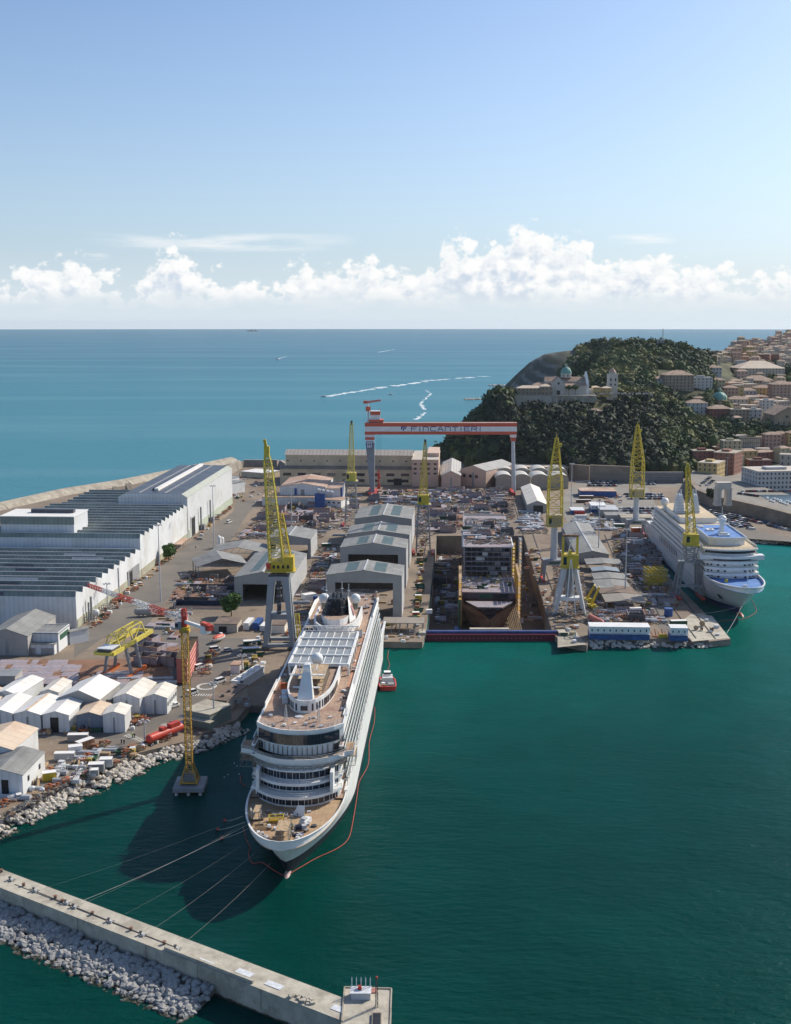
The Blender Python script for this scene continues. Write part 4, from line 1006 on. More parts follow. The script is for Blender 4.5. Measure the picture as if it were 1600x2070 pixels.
CC = {'white': white, 'black': mat('car_black',(.02,.02,.023),.3,.1), 'silver': mat('car_silver',(.42,.43,.45),.3,.05,metal=.4), 'grey': mat('car_grey',(.14,.145,.15),.3,.05), 'red': mat('car_red',(.35,.03,.03),.3,.05), 'blue': mat('car_blue',(.03,.07,.2),.3,.05)}
CARM = {k: carmesh(v) for k, v in CC.items()}; VANM = carmesh(white, True); PICK = carmesh(white, False, True)
def park(p0, p1, n, rows, dpx, where, grp, z=3.02, prob=.92, ang=None, seed=0):
    r = random.Random(seed+n)
    for k in range(rows):
        a = at(p0[0]+dpx[0]*k, p0[1]+dpx[1]*k, z); c = at(p1[0]+dpx[0]*k, p1[1]+dpx[1]*k, z)
        d = (c-a).normalized(); base_a = math.atan2(d.y, d.x)+math.pi/2
        for i in range(n):
            if r.random() > prob: continue
            p = a+(c-a)*(i+.5)/n+Vector((r.uniform(-.2,.2), r.uniform(-.4,.4), 0))
            if infoot(p.x, p.y): continue
            col = r.choices(['white','black','silver','grey','red','blue'],[26,26,18,20,4,6])[0]
            tag(inst('parked_car', CARM[col], None, p, base_a+r.uniform(-.04,.04)), f'{col} car {where}', 'car', f'{col} cars {where}')
park((1190,974),(1250,974),17,3,(-1,4.4),'parked in the block below the arched wall','',seed=1)
park((1296,976),(1326,976),8,2,(0,4),'parked right of the far yellow pillar crane','',seed=2)
park((1262,1000),(1340,1000),18,3,(4,4.6),'parked in the middle rows behind the moored white ship','',seed=3)
park((1252,1029),(1348,1029),21,3,(2,5.0),'parked in the nearest rows left of the twin funnels','',seed=4)
park((1308,1045),(1345,1045),7,1,(0,0),'parked in the nearest rows left of the twin funnels','',seed=14)
park((1424,1031),(1500,1046),18,6,(5,5.0),'parked under the curved harbour wall by the white ship','',seed=5)
park((1496,1043),(1590,1067),20,2,(2,5),'parked in the row along the curved harbour wall','',seed=6,prob=.85)
park((1510,985),(1596,990),16,2,(0,5),'parked beside the big grey office building','',seed=7)
park((1150,1070),(1158,1120),8,1,(0,0),'parked in line beside the long grey hall','',seed=8)
park((1425,948),(1468,905),9,1,(0,0),'parked along the street between the town houses','',seed=9)
for i, (px, py, a, mm, lb, ct) in enumerate([(463,1057,1.2,VANM,'small white van driving on the road beside the tall hall','van'),(404,1091,.1,CARM['silver'],'silver car parked by the black door of the tall hall','car'),
   (461,1316,.3,CARM['white'],'white car alone on the road below the red lifeboat','car'),(434,1316,.5,VANM,'white van parked beside the pink panel block','van'),(351,1430,.9,PICK,'white pickup truck parked by the small cream shed','pickup'),
   (669,1131,1.5,VANM,'white van on the track between the portal sheds','van'),(445,1380,.9,VANM,'white van near the manhole circle','van'),(32,1617,.5,PICK,'white pickup truck with long pipes at the shore corner','pickup'),
   (668,1070,1.5,VANM,'white cab van behind the rear portal sheds','van'),(388,1404,.8,VANM,'white van beside the pink block lower end','van'),(403,1352,.9,VANM,'second white van beside the pink block','van')]):
    tag(inst('parked_car' if ct == 'car' else ct, mm, None, at(px, py, 3.05), a), lb, ct)
def container(px, py, L, W, H, col, rz, label, cat='container', z=3.03, grp=None, win=0):
    p = at(px, py, z); b = MB(); b.bx(-L/2,L/2,-W/2,W/2,.1,H,col)
    n = int(L/.6)
    for i in range(n): b.bx(-L/2+i*.6+.1,-L/2+i*.6+.35,-W/2-.05,W/2+.05,.2,H-.15,col)
    FOOT.append([(p.x-L/2,p.y-L/2),(p.x+L/2,p.y-L/2),(p.x+L/2,p.y+L/2),(p.x-L/2,p.y+L/2)])
    root = thing('container', label, cat, p, rz, grp); b.build('body', root)
    q = MB(); q.bx(-L/2-.06,L/2+.06,-W/2-.06,W/2+.06,H,H+.1,white_r if col not in (redp,bluep) else col); q.build('roof', root)
    q = MB(); q.bx(L/2+.06,L/2+.12,-W/2+.1,W/2-.1,.2,H-.1,steel); q.build('door', root)
    return root
for a in [(131,1536,6.6,2.4,2.6,lgrey,.05,'white container with tan roof beside the shore road'),(153,1523,4.6,2.8,2.8,white,.35,'white cabin with bright white roof behind the tan roofed container'),(172,1510,6.5,2.6,2.6,rust,.9,'rusty open topped container next to white cabins'),(158,1497,7,2.4,2.4,grey_w,.05,'long pale grey container at the back of the cabin group'),
          (195,1558,5,2.8,2.6,steel,.1,'dark blue grey container with tan roof by the shore rocks'),(215,1549,4,2.8,2.8,lgrey,.1,'light grey ribbed container by the shore rocks'),(190,1568,2.8,2.2,2.2,grey_w,.1,'small grey box with plywood roof by the shore rocks'),(100,1577,4.2,2.6,2.8,yellow,.35,'orange yellow steel rack frame on the shore road'),
          (503,1268,11,2.8,3.4,white,1.45,'white lorry trailer parked left of the big yellow crane'),(522,1268,11,2.8,3.4,bluep,1.45,'blue lorry trailer beside the white one'),(535,1272,8,2.8,2.6,tarp,1.45,'low pale trailer beside the crane leg'),
          (510,1303,8,3,2,greenp,.2,'green skip full of scrap on the road, farther one'),(508,1318,8,3,2,greenp,.2,'green skip full of scrap on the road, nearer one'),(1252,1066,8,3,2.6,greenp,0,'bright green skip near the long grey hall'),(1290,1075,9,3,3,orangep,.1,'orange container under the far pillar crane'),(1305,1072,7,3,3,orangep,.4,'orange skip beside the orange container'),
          (1372,1262,8,3,2,greenp,.1,'green skip beside the short cabin stack'),(1290,1110,6,3,6,lgrey,.2,'tall pale grey box on the quay beside the moored ship'),(1285,1240,6,2.6,3,white,.1,'white box container in the scrap area'),(846,1212,3.5,2.5,2.5,yellow,0,'small yellow box on the dockside track'),
          (841,1245,3.5,2.5,2,orangep,.1,'small orange box on the dockside track near the gate'),(868,1240,3,2,2,tarp,.1,'white box on the dockside'),(942,1200,3.5,3,2.6,bluep,.2,'blue box on the unfinished hull deck'),(790,1262,4,3,3,yellow,.2,'yellow container under the portal shed leg'),
          (625,1212,7,4.5,3.2,white,.6,'flat pale panel box on the track behind the funnel'),(638,1224,2.2,2,5,bluep,0,'bright blue upright box beside the funnel'),(660,1105,6,3,2.2,greenp,.2,'green container on the track between sheds'),(1175,1048,9,2.6,2.6,tarp,.1,'white roofed container left of the long grey hall'),
          (1180,1016,12,2.6,2.6,rust,.05,'long dark red container in front of the blue store'),(1186,1008,12,2.6,2.6,rust,.05,'second long dark red container in front of the blue store'),(1215,1000,10,2.6,2.6,lgrey,.05,'pale grey container under the red roofed store'),(1172,1040,8,2.6,2.6,redp,.05,'red container left of the grey portacabins'),
          (1325,972,5,2.6,2.6,bluep,.05,'small blue container alone in the upper car park'),(1408,980,10,2.6,3,white,.7,'white container on the ramp beside the harbour wall'),(1425,974,9,2.6,3,bluep,.7,'blue container on the ramp beside the harbour wall'),(1195,1105,5,2.6,2.6,tarp,0,'white box near the pillar crane foot')]:
    if a[7].startswith(('blue box on the unf',)): continue
    container(*a)
def person(px, py, label, top=hivis, z=3.03):
    p = at(px, py, z); b = MB(); w = rnd.uniform(0,3)
    P = thing('person', label, 'person', p, w)
    b.bar((0,-.1,0),(0,-.12,.85),.14,navy,.17); b.bar((.12,.1,0),(0,.12,.85),.14,navy,.17)
    b.cyl((0,0,.8),(0,0,1.45),.2,.24,top,8); b.bar((0,-.24,1.4),(.08,-.3,.85),.12,top,.08); b.bar((0,.24,1.4),(.1,.3,.85),.12,top,.08)
    b.cyl((0,0,1.45),(0,0,1.55),.07,.07,skin,6); b.sph((0,0,1.66),.125,skin,8,6); b.build('body', P)
    q = MB(); q.sph((0,0,1.70),.15,white,8,5,.9,0,.5); q.build('helmet', P)
for a in [(268,1491,'person in yellow hi-vis jacket standing on the shore road',hivis),(272,1491,'person in dark clothes beside the one in yellow hi-vis',navy),(246,1503,'person in dark clothes walking on the shore road, left of a pair',navy),(251,1504,'person in dark clothes walking on the shore road, right of a pair',navy),(345,1466,'person in dark clothes standing by the blue tanks',navy),(396,1108,'person in dark clothes walking by the tall hall',navy),(146,1550,'dark clothed person beside the roadside cabins',navy)]: person(*a)
# ---------------------------------------------------------------- cranes
# goliath gantry
gy_ = 1000.0
def X_at(px, z, y=gy_): return (px-800)/FPX*(y*math.cos(PITCH)-(z-CAMH)*math.sin(PITCH))
def Z_at(py, y=gy_): return CAMH-y*math.tan(math.atan((py-1035)/FPX)+PITCH)
zt = Z_at(854.5); zb = Z_at(877.5); xl = X_at(738,zt); xr = X_at(1045,zt)
root = thing('gantry_crane', 'huge red and white striped gantry crane spanning the building dock, with blue lettering', 'gantry crane', (0, gy_, 3.0))
def zr(z): return z-3.0
hgt = zt-zb
b = MB()
bands = [(0,.27,redo),(.27,.70,white),(.70,1,redo)]
for f0, f1, m_ in bands: b.bx(xl,xr,-4,4,zr(zb+f0*hgt),zr(zb+f1*hgt),m_)
b.bx(xl,xr,-4,4.0,zr(zt),zr(zt)+.25,mat('girder_top',(.45,.3,.25),.7,.1)); b.build('girder', root)
b = MB()
for i in range(60): x = xl+(xr-xl)*i/59; b.bar((x,-4,zr(zt)),(x,-4,zr(zt)+1.3),.12,redo)
b.bar((xl,-4,zr(zt)+1.3),(xr,-4,zr(zt)+1.3),.12,redo); b.build('railing', root)
zl = zr(zb); lx = X_at(763.5,zb); lx2 = X_at(738,zb)
b = MB()     # broad grey leg, wide at the top
zA = zl; xa0, xa1 = lx2, X_at(756,zb); t0, t1 = X_at(750,3), X_at(758,3)
def legbox(b, xa, xb, za, xc, xd, zc, ya, yc, m_):
    vs = [(xc,-yc,zc),(xd,-yc,zc),(xd,yc,zc),(xc,yc,zc),(xa,-ya,za),(xb,-ya,za),(xb,ya,za),(xa,ya,za)]
    b.add(vs, [(3,2,1,0),(4,5,6,7),(0,1,5,4),(1,2,6,5),(2,3,7,6),(3,0,4,7)], m_)
xw = X_at(738,zb); xz = X_at(757.5,zb)
xfa, xfb = X_at(750,3), X_at(758,3); Hh = zl
def xi(f): return (xfa+(xw-xfa)*f, xfb+(xz-xfb)*f)
cuts = [(0.02,.86,steel),(.86,.91,white),(.91,.955,redo),(.955,1,white)]
for f0, f1, m_ in cuts:
    a, c = xi(f0); e, f = xi(f1); legbox(b, e, f, Hh*f1, a, c, Hh*f0, 3+8*(1-f1), 3+8*(1-f0), m_)
b.build('main_leg', root)
MATS['grey_steel'] 
b = MB(); b.bx(xfa-2,xfb+2,-16,16,0,2.4,redp); b.bx(xfa-1,xfb+1,-18,18,-.0,1.2,steeld); b.build('bogie', root)
b = MB(); xr1 = X_at(1038,zb)
for s_ in (-1, 1): b.cyl((X_at(1039,3),s_*9,2),(xr1,s_*2.2,zl-6),1.0,1.3,lgrey,12)
b.build('hinged_leg', root)
b = MB(); b.bx(xr1-2.2,xr1+2.2,-2.5,2.5,zl-6,zl-2.6,redo); b.bx(xr1-2.6,xr1+2.6,-2.6,2.6,zl-2.6,zl,white); b.build('leg_head', root)
b = MB(); b.bx(xr1-1.5,xr1+1.5,-13,13,0,2.6,redp); b.build('bogie', root)
b = MB(); x0 = X_at(747,zt); x1 = X_at(776,zt); z0 = zr(zt)+1
b.bx(x0,x1,-5,5,z0,z0+2,redo); b.bx(x0+1,x1-3,-4,4,z0+2,z0+6,white); b.bx(x0+.8,x1-2.8,-4.2,4.2,z0+6,z0+9,redo)
for x in (x0+1, x1-3): b.bar((x,-4,z0+9),(x,-4,z0+12),.3,redo)
b.bx(x0,x1-3,-4,4,z0+9,z0+9.3,white); b.build('trolley_house', root)
b = MB(); b.cyl((x0-1,0,z0),(x0-1,0,z0+16),.8,.6,white,8); b.bx(x0-3,x0+1,-1,1,z0+9,z0+13,redo); b.lattice((x0-3,0,z0+16.5),(x0+10,-2,z0+18.5),1.6,.8,6,redo,.5,.3); b.bx(x0-5,x0-2,-1,1,z0+15.5,z0+18,redo); b.build('service_crane', root)
b = MB()
for i in range(5): b.bar((X_at(762+i*2.2,zb),0,zl),(X_at(762+i*2.2,zb),0,18),.10,steeld)
b.build('hoist_rope', root)
b = MB(); xx = X_at(766,20)
for k in range(6): b.bx(xx-1.5+(k%2)*.8,xx+1.5-(k%3)*.5,-1.2,1.2,4+k*2.9,6.4+k*2.9,redp)
b.build('hook_block', root)
# lettering: strokes on the white band, blue
lb = mat('lettering_blue', (.02,.06,.25), .5, .02)
zc0 = zr(zb+.27*hgt)+.55; zc1 = zr(zb+.70*hgt)-.25; LH = zc1-zc0
G_ = {'F': [[(0,0),(0,.5),(0,.85),(.12,1),(1,1)],[(0,.5),(.75,.5)]], 'I': [[(.5,0),(.5,1)]], 'N': [[(0,0),(0,1),(.8,1),(1,.85),(1,0)]],
      'C': [[(1,1),(.2,1),(0,.8),(0,.2),(.2,0),(1,0)]], 'A': [[(0,0),(.42,1),(.58,1),(1,0)],[(.25,.35),(.75,.35)]], 'T': [[(0,1),(1,1)],[(.5,1),(.5,0)]],
      'E': [[(1,1),(0,1),(0,0),(1,0)],[(0,.5),(.9,.5)]], 'R': [[(0,0),(0,1),(.85,1),(1,.85),(1,.6),(.85,.48),(0,.48)],[(.5,.48),(1,0)]]}
xs0 = X_at(832,zt); xs1 = X_at(973,zt); word = 'FINCANTIERI'; adv = {c: 1.0 for c in word}; adv['I'] = .45
tot = sum(adv[c] for c in word)+.42*(len(word)-1); u = (xs1-xs0)/tot; x = xs0
tr = thing  # lettering is a part of the crane
for c in word:
    b = MB(); w = u*adv[c]
    for st_ in G_[c]:
        for p, q in zip(st_, st_[1:]):
            ins = (lambda s: (x+(s[0] if c != 'I' else .5)*w, zc0+s[1]*LH))
            a_, c_ = ins(p), ins(q); t_ = .62; dx, dz = c_[0]-a_[0], c_[1]-a_[1]; L_ = math.hypot(dx, dz); nx_, nz_ = -dz/L_*t_/2, dx/L_*t_/2; ex, ez = dx/L_*t_/2, dz/L_*t_/2
            P = [(a_[0]-ex+nx_,a_[1]-ez+nz_),(a_[0]-ex-nx_,a_[1]-ez-nz_),(c_[0]+ex-nx_,c_[1]+ez-nz_),(c_[0]+ex+nx_,c_[1]+ez+nz_)]
            b.add([(X,-4.06,Zz) for X, Zz in P]+[(X,-4.0,Zz) for X, Zz in P], [(0,1,2,3),(7,6,5,4),(0,4,5,1),(1,5,6,2),(2,6,7,3),(3,7,4,0)], lb)
    b.build('letter', root); x += w+u*.42
b = MB(); x0 = X_at(811,zt); s_ = LH*1.15; z0 = zc0-.4
for P in ([(0,1),(.25,1.05),(1.15,1.05),(1.1,.82),(.45,.82),(.25,.7),(.22,.25),(0,.45)], [(.38,.62),(.5,.7),(1.05,.7),(.95,.48),(.62,.48),(.6,0),(.42,.12),(.36,.3)]):
    b.add([(x0+p[0]*s_*1.1,-4.07,z0+p[1]*s_) for p in P], [tuple(reversed(range(len(P))))], lb)
b.build('emblem', root)
# small framed mark on the leg head
b = MB(); cx = (X_at(747.5,zb)); cz = Hh*.83; r_ = 2.6; yy = -5.2
for p, q in (((-1,-1),(1,-1)),((1,-1),(1,1)),((1,1),(-1,1)),((-1,1),(-1,-1)),((-.45,-.6),(-.45,.5)),((-.45,.5),(0,0)),((0,0),(.45,.5)),((.45,.5),(.45,-.6))):
    b.bar((cx+p[0]*r_,yy,cz+p[1]*r_),(cx+q[0]*r_,yy,cz+q[1]*r_),.5,lb)
b.bx(cx-2.9,cx+2.9,-5.1,-4.9,cz-2.9,cz+2.9,white)
b.build('emblem', root)

def lvert(b, px, pb, pt, y, w0, w1, n, m_, z0, cw=.5, dw=.28, lean=(0,0)):
    pass
def luff_crane(label, px, foot_py, cab0, cab1, jib_top, base, ztop_dx=0, m1=None, jw=4.6, name='shipyard_crane', cabw=7, grp='tall yellow shipyard cranes with raised jibs', mid=None, jw2=1.6):
    """px: centre column; foot/cab/jib rows of the picture give the heights"""
    m1 = m1 or yellow; p = at(px, foot_py); root = thing(name, label, 'crane', p, 0, grp)
    Zc = lambda r: Z_at(r, p.y)-3.0
    c0, c1, jt = Zc(cab0), Zc(cab1), Zc(jib_top)
    if base == 'lattice':
        b = MB(); w = 9; b.lattice((0,0,1.5),(0,0,c0-1),w,6.5,7,steel,.6,.35); b.build('tower', root)
        b = MB(); b.bx(-5,5,-5,5,c0-1,c0-.2,steel); b.build('platform', root)
    elif base == 'pillar':
        zp = Zc(mid); b = MB(); b.cyl((0,0,zp),(0,0,c0),2.1,1.8,lgrey,16); b.build('pillar', root)
        b = MB(); b.bx(-6.5,6.5,-4,4,zp-3,zp,steel); b.bx(-3,3,-4.05,-4,zp-2,zp-1,greenp); b.build('portal_beam', root)
        for sx_ in (-1, 1):
            for sy in (-1, 1):
                q = MB(); legbox(q, sx_*5.8-.9, sx_*5.8+.9, zp-3, sx_*6.2-.5, sx_*6.2+.5, 1.2, 1, .7, steel)
                q = MB(); q.bar((sx_*6.2,sy*6,1),(sx_*5.6,sy*3.4,zp-3),1.0,steel,1.7); q.build('leg', root)
    elif base == 'tripod':
        zp = c0; b = MB()
        for sx_, sy in ((-1,-1),(1,-1),(-1,1),(1,1)):
            q = MB(); q.bar((sx_*7.5,sy*5,.5),(sx_*2.6,sy*2,zp),1.1,lgrey,1.9); q.build('leg', root)
        b = MB(); b.cyl((0,0,zp*.35),(0,0,zp),1.8,2.2,steel,12); b.bx(-6,6,-3,3,zp*.28,zp*.35,white); b.build('pillar', root)
    elif base == 'towerleg':
        q = MB(); q.lattice((0,0,Zc(mid)),(0,0,c0-.5),4.2,7,4,steel,.5,.3); q.build('tower', root)
        for sx_ in (-1, 1):
            q = MB(); q.lattice((sx_*6.5,0,1),(sx_*4.2,0,Zc(mid)),1.8,1.6,8,steel,.4,.22); q.build('leg', root)
            q = MB(); q.lattice((sx_*6.5,8,1),(sx_*4.2,3,Zc(mid)),1.8,1.6,8,steel,.4,.22); q.build('leg', root)
        q = MB(); q.bx(-6,6,-1,4,Zc(mid)-.6,Zc(mid),steel); q.build('cross_beam', root); q = MB(); q.bx(-7,7,-1,1,6,7.2,steel); q.build('cross_beam', root)
    for sx_ in (-1,1):
        if base in ('lattice','pillar','towerleg'): q = MB(); q.bx(sx_*6.2-.8,sx_*6.2+.8,-7,7,0,1.3,redp); q.build('bogie', root)
    b = MB(); w = cabw/2; b.bx(-w,w,-3.2,4,c0,c1,m1 if base != 'pillar' else mat('cab_tan',(.42,.36,.22),.6,.1,.4,corr=(0,1.2,.4)))
    b.bx(-w-.6,w+.6,-4,4.6,c0-.35,c0,m1); b.bx(-w+.3,-w+2,-3.3,-3.2,c0+1.5,c1-1,glass); b.build('machine_house', root)
    b = MB()
    if base == 'pillar':
        z2 = c1+(jt-c1)*.42
        b.lattice((0,0,c1-6),(0,0,z2),cabw,cabw*.9,5,m1,.55,.3); b.lattice((0,0,z2),(ztop_dx,0,jt-2),cabw*.9,1.4,9,m1,.45,.25)
        b.bx(ztop_dx+.5,ztop_dx+3,-.6,.6,jt-7,jt-5,m1); b.bar((ztop_dx,0,jt-2),(ztop_dx,0,jt),.6,m1)
    else:
        b.lattice((0,0,c1),(ztop_dx,0,jt-2),jw,jw2,16,m1,.42,.24); b.bx(ztop_dx-.7,ztop_dx+.7,-.7,.7,jt-3,jt,steeld if base == 'lattice' else m1)
    b.build('jib', root)
    return root, c0, c1, jt
luff_crane('slender lemon crane with raised jib left of the gantry leg',711,1062,971,955,850,'lattice',.5,lemon,4.6,cabw=7,jw2=1.8)
luff_crane('yellow crane with raised jib on dark lattice tower by the dock head',856,1118,1018,1000,888,'lattice',1.0,yellow,5.0,cabw=7,jw2=1.2)
luff_crane('wide yellow lattice crane on a pale pillar beside the dock',1119,1172,1062,1040,878,'pillar',.2,yellow,cabw=8.2,mid=1130)
luff_crane('yellow lattice crane on a pale pillar by the far car park',1285,1082,1003,988,853,'pillar',-1,yellow,cabw=8.6,mid=1050)
luff_crane('yellow crane with lemon cab on grey lattice legs beside the moored white ship',1393,1208,1100,1079,936,'towerleg',-3.5,yellow,4.6,cabw=7,mid=1135,jw2=1.6)
root, c0, c1, jt = luff_crane('squat yellow crane house on pale splayed legs beside the dock',1150,1238,1145,1120,1112,'tripod',0,yellow,2,cabw=8,jw2=1)
b = MB()
for x in (-3.6,3.6): b.bx(x-.5,x+.5,-1,1,c1,c1+9,yellow)
b.bx(-4,4,-1,1,c1+9,c1+10,rust); b.bar((-1,0,c1),(1,0,c1+9),.5,white); b.build('a_frame', root)
b = MB()
for x in (-1.2,1.0): b.bar((x*2.2,-9,1),(x*.2,-4,c1-2),.35,white)
b.build('hanging_rope', root)
# the big yellow crane on the grey four legged portal
p = at(567,1306); root = thing('shipyard_crane', 'biggest yellow crane standing on a tall grey A shaped portal beside the nearest ship', 'crane', p, 0, 'tall yellow shipyard cranes with raised jibs')
Zc = lambda r: Z_at(r, p.y)-3.0
zp = Zc(1162); c0 = Zc(1153); c1 = Zc(1128); jt = Zc(888)
gst = mat('portal_grey', (.30,.33,.35), .6, .08, .1, (.24,.24,.24), .4, .1)
for sx_, sy in ((-1,-1),(1,-1),(-1,1),(1,1)):
    q = MB(); vs = []
    for z, cx, cy, w in ((2,sx_*6.0,sy*5.5,.9),(zp,sx_*3.2,sy*2.6,1.5)): vs += [(cx-w,cy-1.2,z),(cx+w,cy-1.2,z),(cx+w,cy+1.2,z),(cx-w,cy+1.2,z)]
    q.add(vs, [(3,2,1,0),(4,5,6,7),(0,1,5,4),(1,2,6,5),(2,3,7,6),(3,0,4,7)], gst); q.build('leg', root)
b = MB(); b.bx(-3.9,3.9,-3.4,3.4,zp*.40,zp*.47,gst); b.build('cross_beam', root); b = MB(); b.bx(-4.6,4.6,-4,4,zp-1.6,zp,gst); b.build('top_frame', root)
b = MB(); b.bx(-.9,.9,-2.6,-1,zp*.47,zp-1.6,steeld)
for i in range(5): b.bx(-1.2,1.2,-2.8,-1,zp*.5+i*3.6,zp*.5+i*3.6+.5,gst)
b.build('stair_tower', root)
for sy in (-1,1):
    q = MB(); q.bx(-7.5,7.5,sy*5.5-1,sy*5.5+1,1.2,2.6,gst); q.build('sill_beam', root)
for sx_ in (-1,1):
    q = MB(); q.bx(sx_*6-1,sx_*6+1,-8,8,0,1.25,steeld); q.build('bogie', root)
b = MB(); b.cyl((0,0,zp),(0,0,zp+1.2),3.6,3.4,steeld,16); b.build('slew_ring', root)
b = MB(); b.bx(-6,7.5,-4,5,c0-.2,c0+.3,yellow); b.bx(-3.5,6.8,-3,4.5,c0+.3,c1-1,yellow); b.bx(1,6.8,-3.05,4,c1-1,c1+1,yellow)
for x in (-2.6,-.6,1.6,3.8): b.bx(x,x+1.1,-3.1,-3,c0+1.3,c0+3,dark)
for i in range(12): b.bar((-5.9+i*1.2,-3.9,c0+.3),(-5.9+i*1.2,-3.9,c0+1.6),.1,yellow)
b.bar((-6,-3.9,c0+1.6),(7.4,-3.9,c0+1.6),.12,yellow); b.bx(-5.5,-3.6,-3.5,-1.5,c0+1,c0+4,redp); b.build('machine_house', root)
b = MB(); b.lattice((-.8,0,c1-2),(-4.2,0,jt-11),6.6,3.3,20,lemon,.5,.26); b.lattice((-4.2,0,jt-11),(-4.8,0,jt-5),3.4,1.4,3,lemon,.4,.25)
b.bx(-5.8,-3.4,-1,1,jt-8,jt-3,yellow); b.bar((-4.8,0,jt-4),(-5.6,0,jt),1.2,yellow); b.build('jib', root)
b = MB(); b.lattice((3.6,1,c1-1),(1.0,1,c1+20),4.0,2.2,7,yellow,.5,.3); b.build('mast', root)
b = MB()
for x in (-4.6,-5.4,-3.9): b.bar((x,-.6,jt-4),(x+2.5,-2,c1-1),.09,steeld)
b.build('hoist_rope', root)
b = MB(); b.lattice((9.5,-4,0),(8.2,-3,16),1.6,1.6,8,yellow,.25,.15); b.build('access_tower', root)
# ochre tower crane on a pile platform
p = at(385,1598,0); root = thing('tower_crane', 'ochre lattice tower crane on a platform in the water, with red and white jib', 'tower crane', (p.x,p.y,0), 0)
Zc = lambda r: Z_at(r, p.y)
pt = 2.6; mt_ = Zc(1272)
b = MB(); b.bx(-1.9,1.9,-1.6,2.2,pt+1,pt+3.4,mat('ballast_block',(.22,.22,.22),.9,.1)); b.bx(-2.7,2.7,-2.4,2.8,pt+.5,pt+1,ochre); b.build('ballast', root)
b = MB(); b.lattice((0,0,pt+.8),(-.25,0,mt_),2.1,1.95,34,ochre,.24,.13); b.build('mast', root)
b = MB()
for s_, t_ in ((-1,-1),(1,-1),(1,1),(-1,1)): b.bar((s_*2.9,t_*2.7,pt+.4),(s_*.95,t_*.95,pt+6.5),.35,ochre)
b.bar((2.5,1,pt+.6),(.6,0,pt+10),.3,ochre); b.build('brace', root)
b = MB(); b.cyl((-.25,0,mt_),(-.25,0,mt_+.9),1.5,1.7,yellow,12); b.bx(-1.8,1.3,-1.4,1.4,mt_-1,mt_,ochre); b.build('slew_ring', root)
b = MB(); b.bx(-1,.6,-.8,.8,mt_+.9,mt_+4.4,redp); b.lattice((-.2,0,mt_+4.4),(-.4,0,mt_+6.6),1.4,1.2,2,redp,.3,.2); b.build('slew_head', root)
b = MB(); b.bx(-3.0,-1.1,-1.6,.1,mt_+.3,mt_+2.4,steel); b.bx(-3.05,-2.0,-1.65,.0,mt_+1.1,mt_+2.2,glass); b.build('cab', root)
# jib: tip shows at (178,1178) beyond, counter jib at (437,1262)
hub = Vector((-.3,0,mt_+3.2)); tipw = None
tip_z = mt_+3.2+p.z*0+1.0
t1 = at(178,1183,tip_z+0.0); tip = Vector((t1.x-p.x, t1.y-p.y, tip_z))
dj = tip-hub; N = 6
for k in range(N):
    q = MB(); q.lattice(hub+dj*(k/N), hub+dj*((k+1)/N), 1.7-.12*k, 1.6-.12*k, 6, [lgrey,redp,white,redp,lgrey,redp][k], .16, .1); q.build('jib_section', root)
dh = Vector((-dj.x,-dj.y,0)).normalized(); cj = hub+dh*13
b = MB(); b.bar(hub+Vector((0,0,-.6)), cj+Vector((0,0,-.6)), .9, white); b.bar(hub+Vector((0,0,1.5)), cj, .12, lgrey); b.build('counter_jib', root)
b = MB(); b.bar(cj-dh*2.5+Vector((0,0,-1)), cj+Vector((0,0,-1)), 2.4, white); b.bar(cj-dh*3+Vector((0,0,.4)), cj+Vector((0,0,.4)), 1.5, redo); b.bar(cj, cj+dh*1.8, 1.8, redp); b.build('counterweight', root)
pl = thing('pile_platform', 'square grey concrete platform on piles under the ochre tower crane', 'platform', (p.x,p.y,0), .03)
b = MB(); b.bx(-4.9,4.9,-4.8,5.4,1.4,pt,mat('platform_grey',(.25,.26,.27),.85,.1)); b.bx(-5.0,5.0,-4.9,5.5,1.2,1.4,concd); b.build('deck', pl)
for x in (-3.8,0,3.8):
    for y in (-4,0,4.5):
        q = MB(); q.cyl((x,y,-6),(x,y,1.3),.55,.55,lgrey,10); q.build('pile', pl)
# yellow travelling gantry over the plates
a0 = at(205,1372); rz = math.radians(42)
root = thing('plate_gantry', 'bright yellow travelling gantry with grey legs over the steel plate yard', 'gantry crane', at(243,1368), 0)
H1 = 13.0
A1 = at(190,1330,3+10)-at(243,1368); A2 = at(225,1335,13)-at(243,1368); B1 = at(250,1277,3+14)-at(243,1368); B2 = at(282,1275,17)-at(243,1368)
A1.z = A2.z = B1.z = B2.z = H1
g1, g2 = at(200,1330,16)-at(243,1368), at(236,1330,16)-at(243,1368)
dr = Vector((.23,1,0)).normalized(); side = Vector((dr.y,-dr.x,0))
c_ = Vector((-6,-4,H1))
for k, off in enumerate((0, 7.5)):
    q = MB(); s0 = c_+side*off; q.bar(s0-dr*6, s0+dr*32, 1.5, lemon); q.build('main_girder', root)
q = MB(); 
for f in (-6, 32): q.bar(c_+dr*f, c_+side*7.5+dr*f, 1.2, lemon)
q.build('end_beam', root)
q = MB(); top = Vector((0,0,5.5))
for f in (2, 14, 26):
    for off in (0,7.5): q.bar(c_+side*off+dr*f, c_+side*(2+off*.45)+dr*f+top, .45, lemon)
    q.bar(c_+side*2+dr*f+top, c_+side*5.4+dr*f+top, .45, lemon)
for off in (2,5.4): q.bar(c_+side*off+dr*2+top, c_+side*off+dr*26+top, .45, lemon)
for f in (2,14): q.bar(c_+dr*f, c_+side*2+dr*(f+12)+top, .35, lemon); q.bar(c_+side*7.5+dr*f, c_+side*5.4+dr*(f+12)+top, .35, lemon)
q.build('top_frame', root)
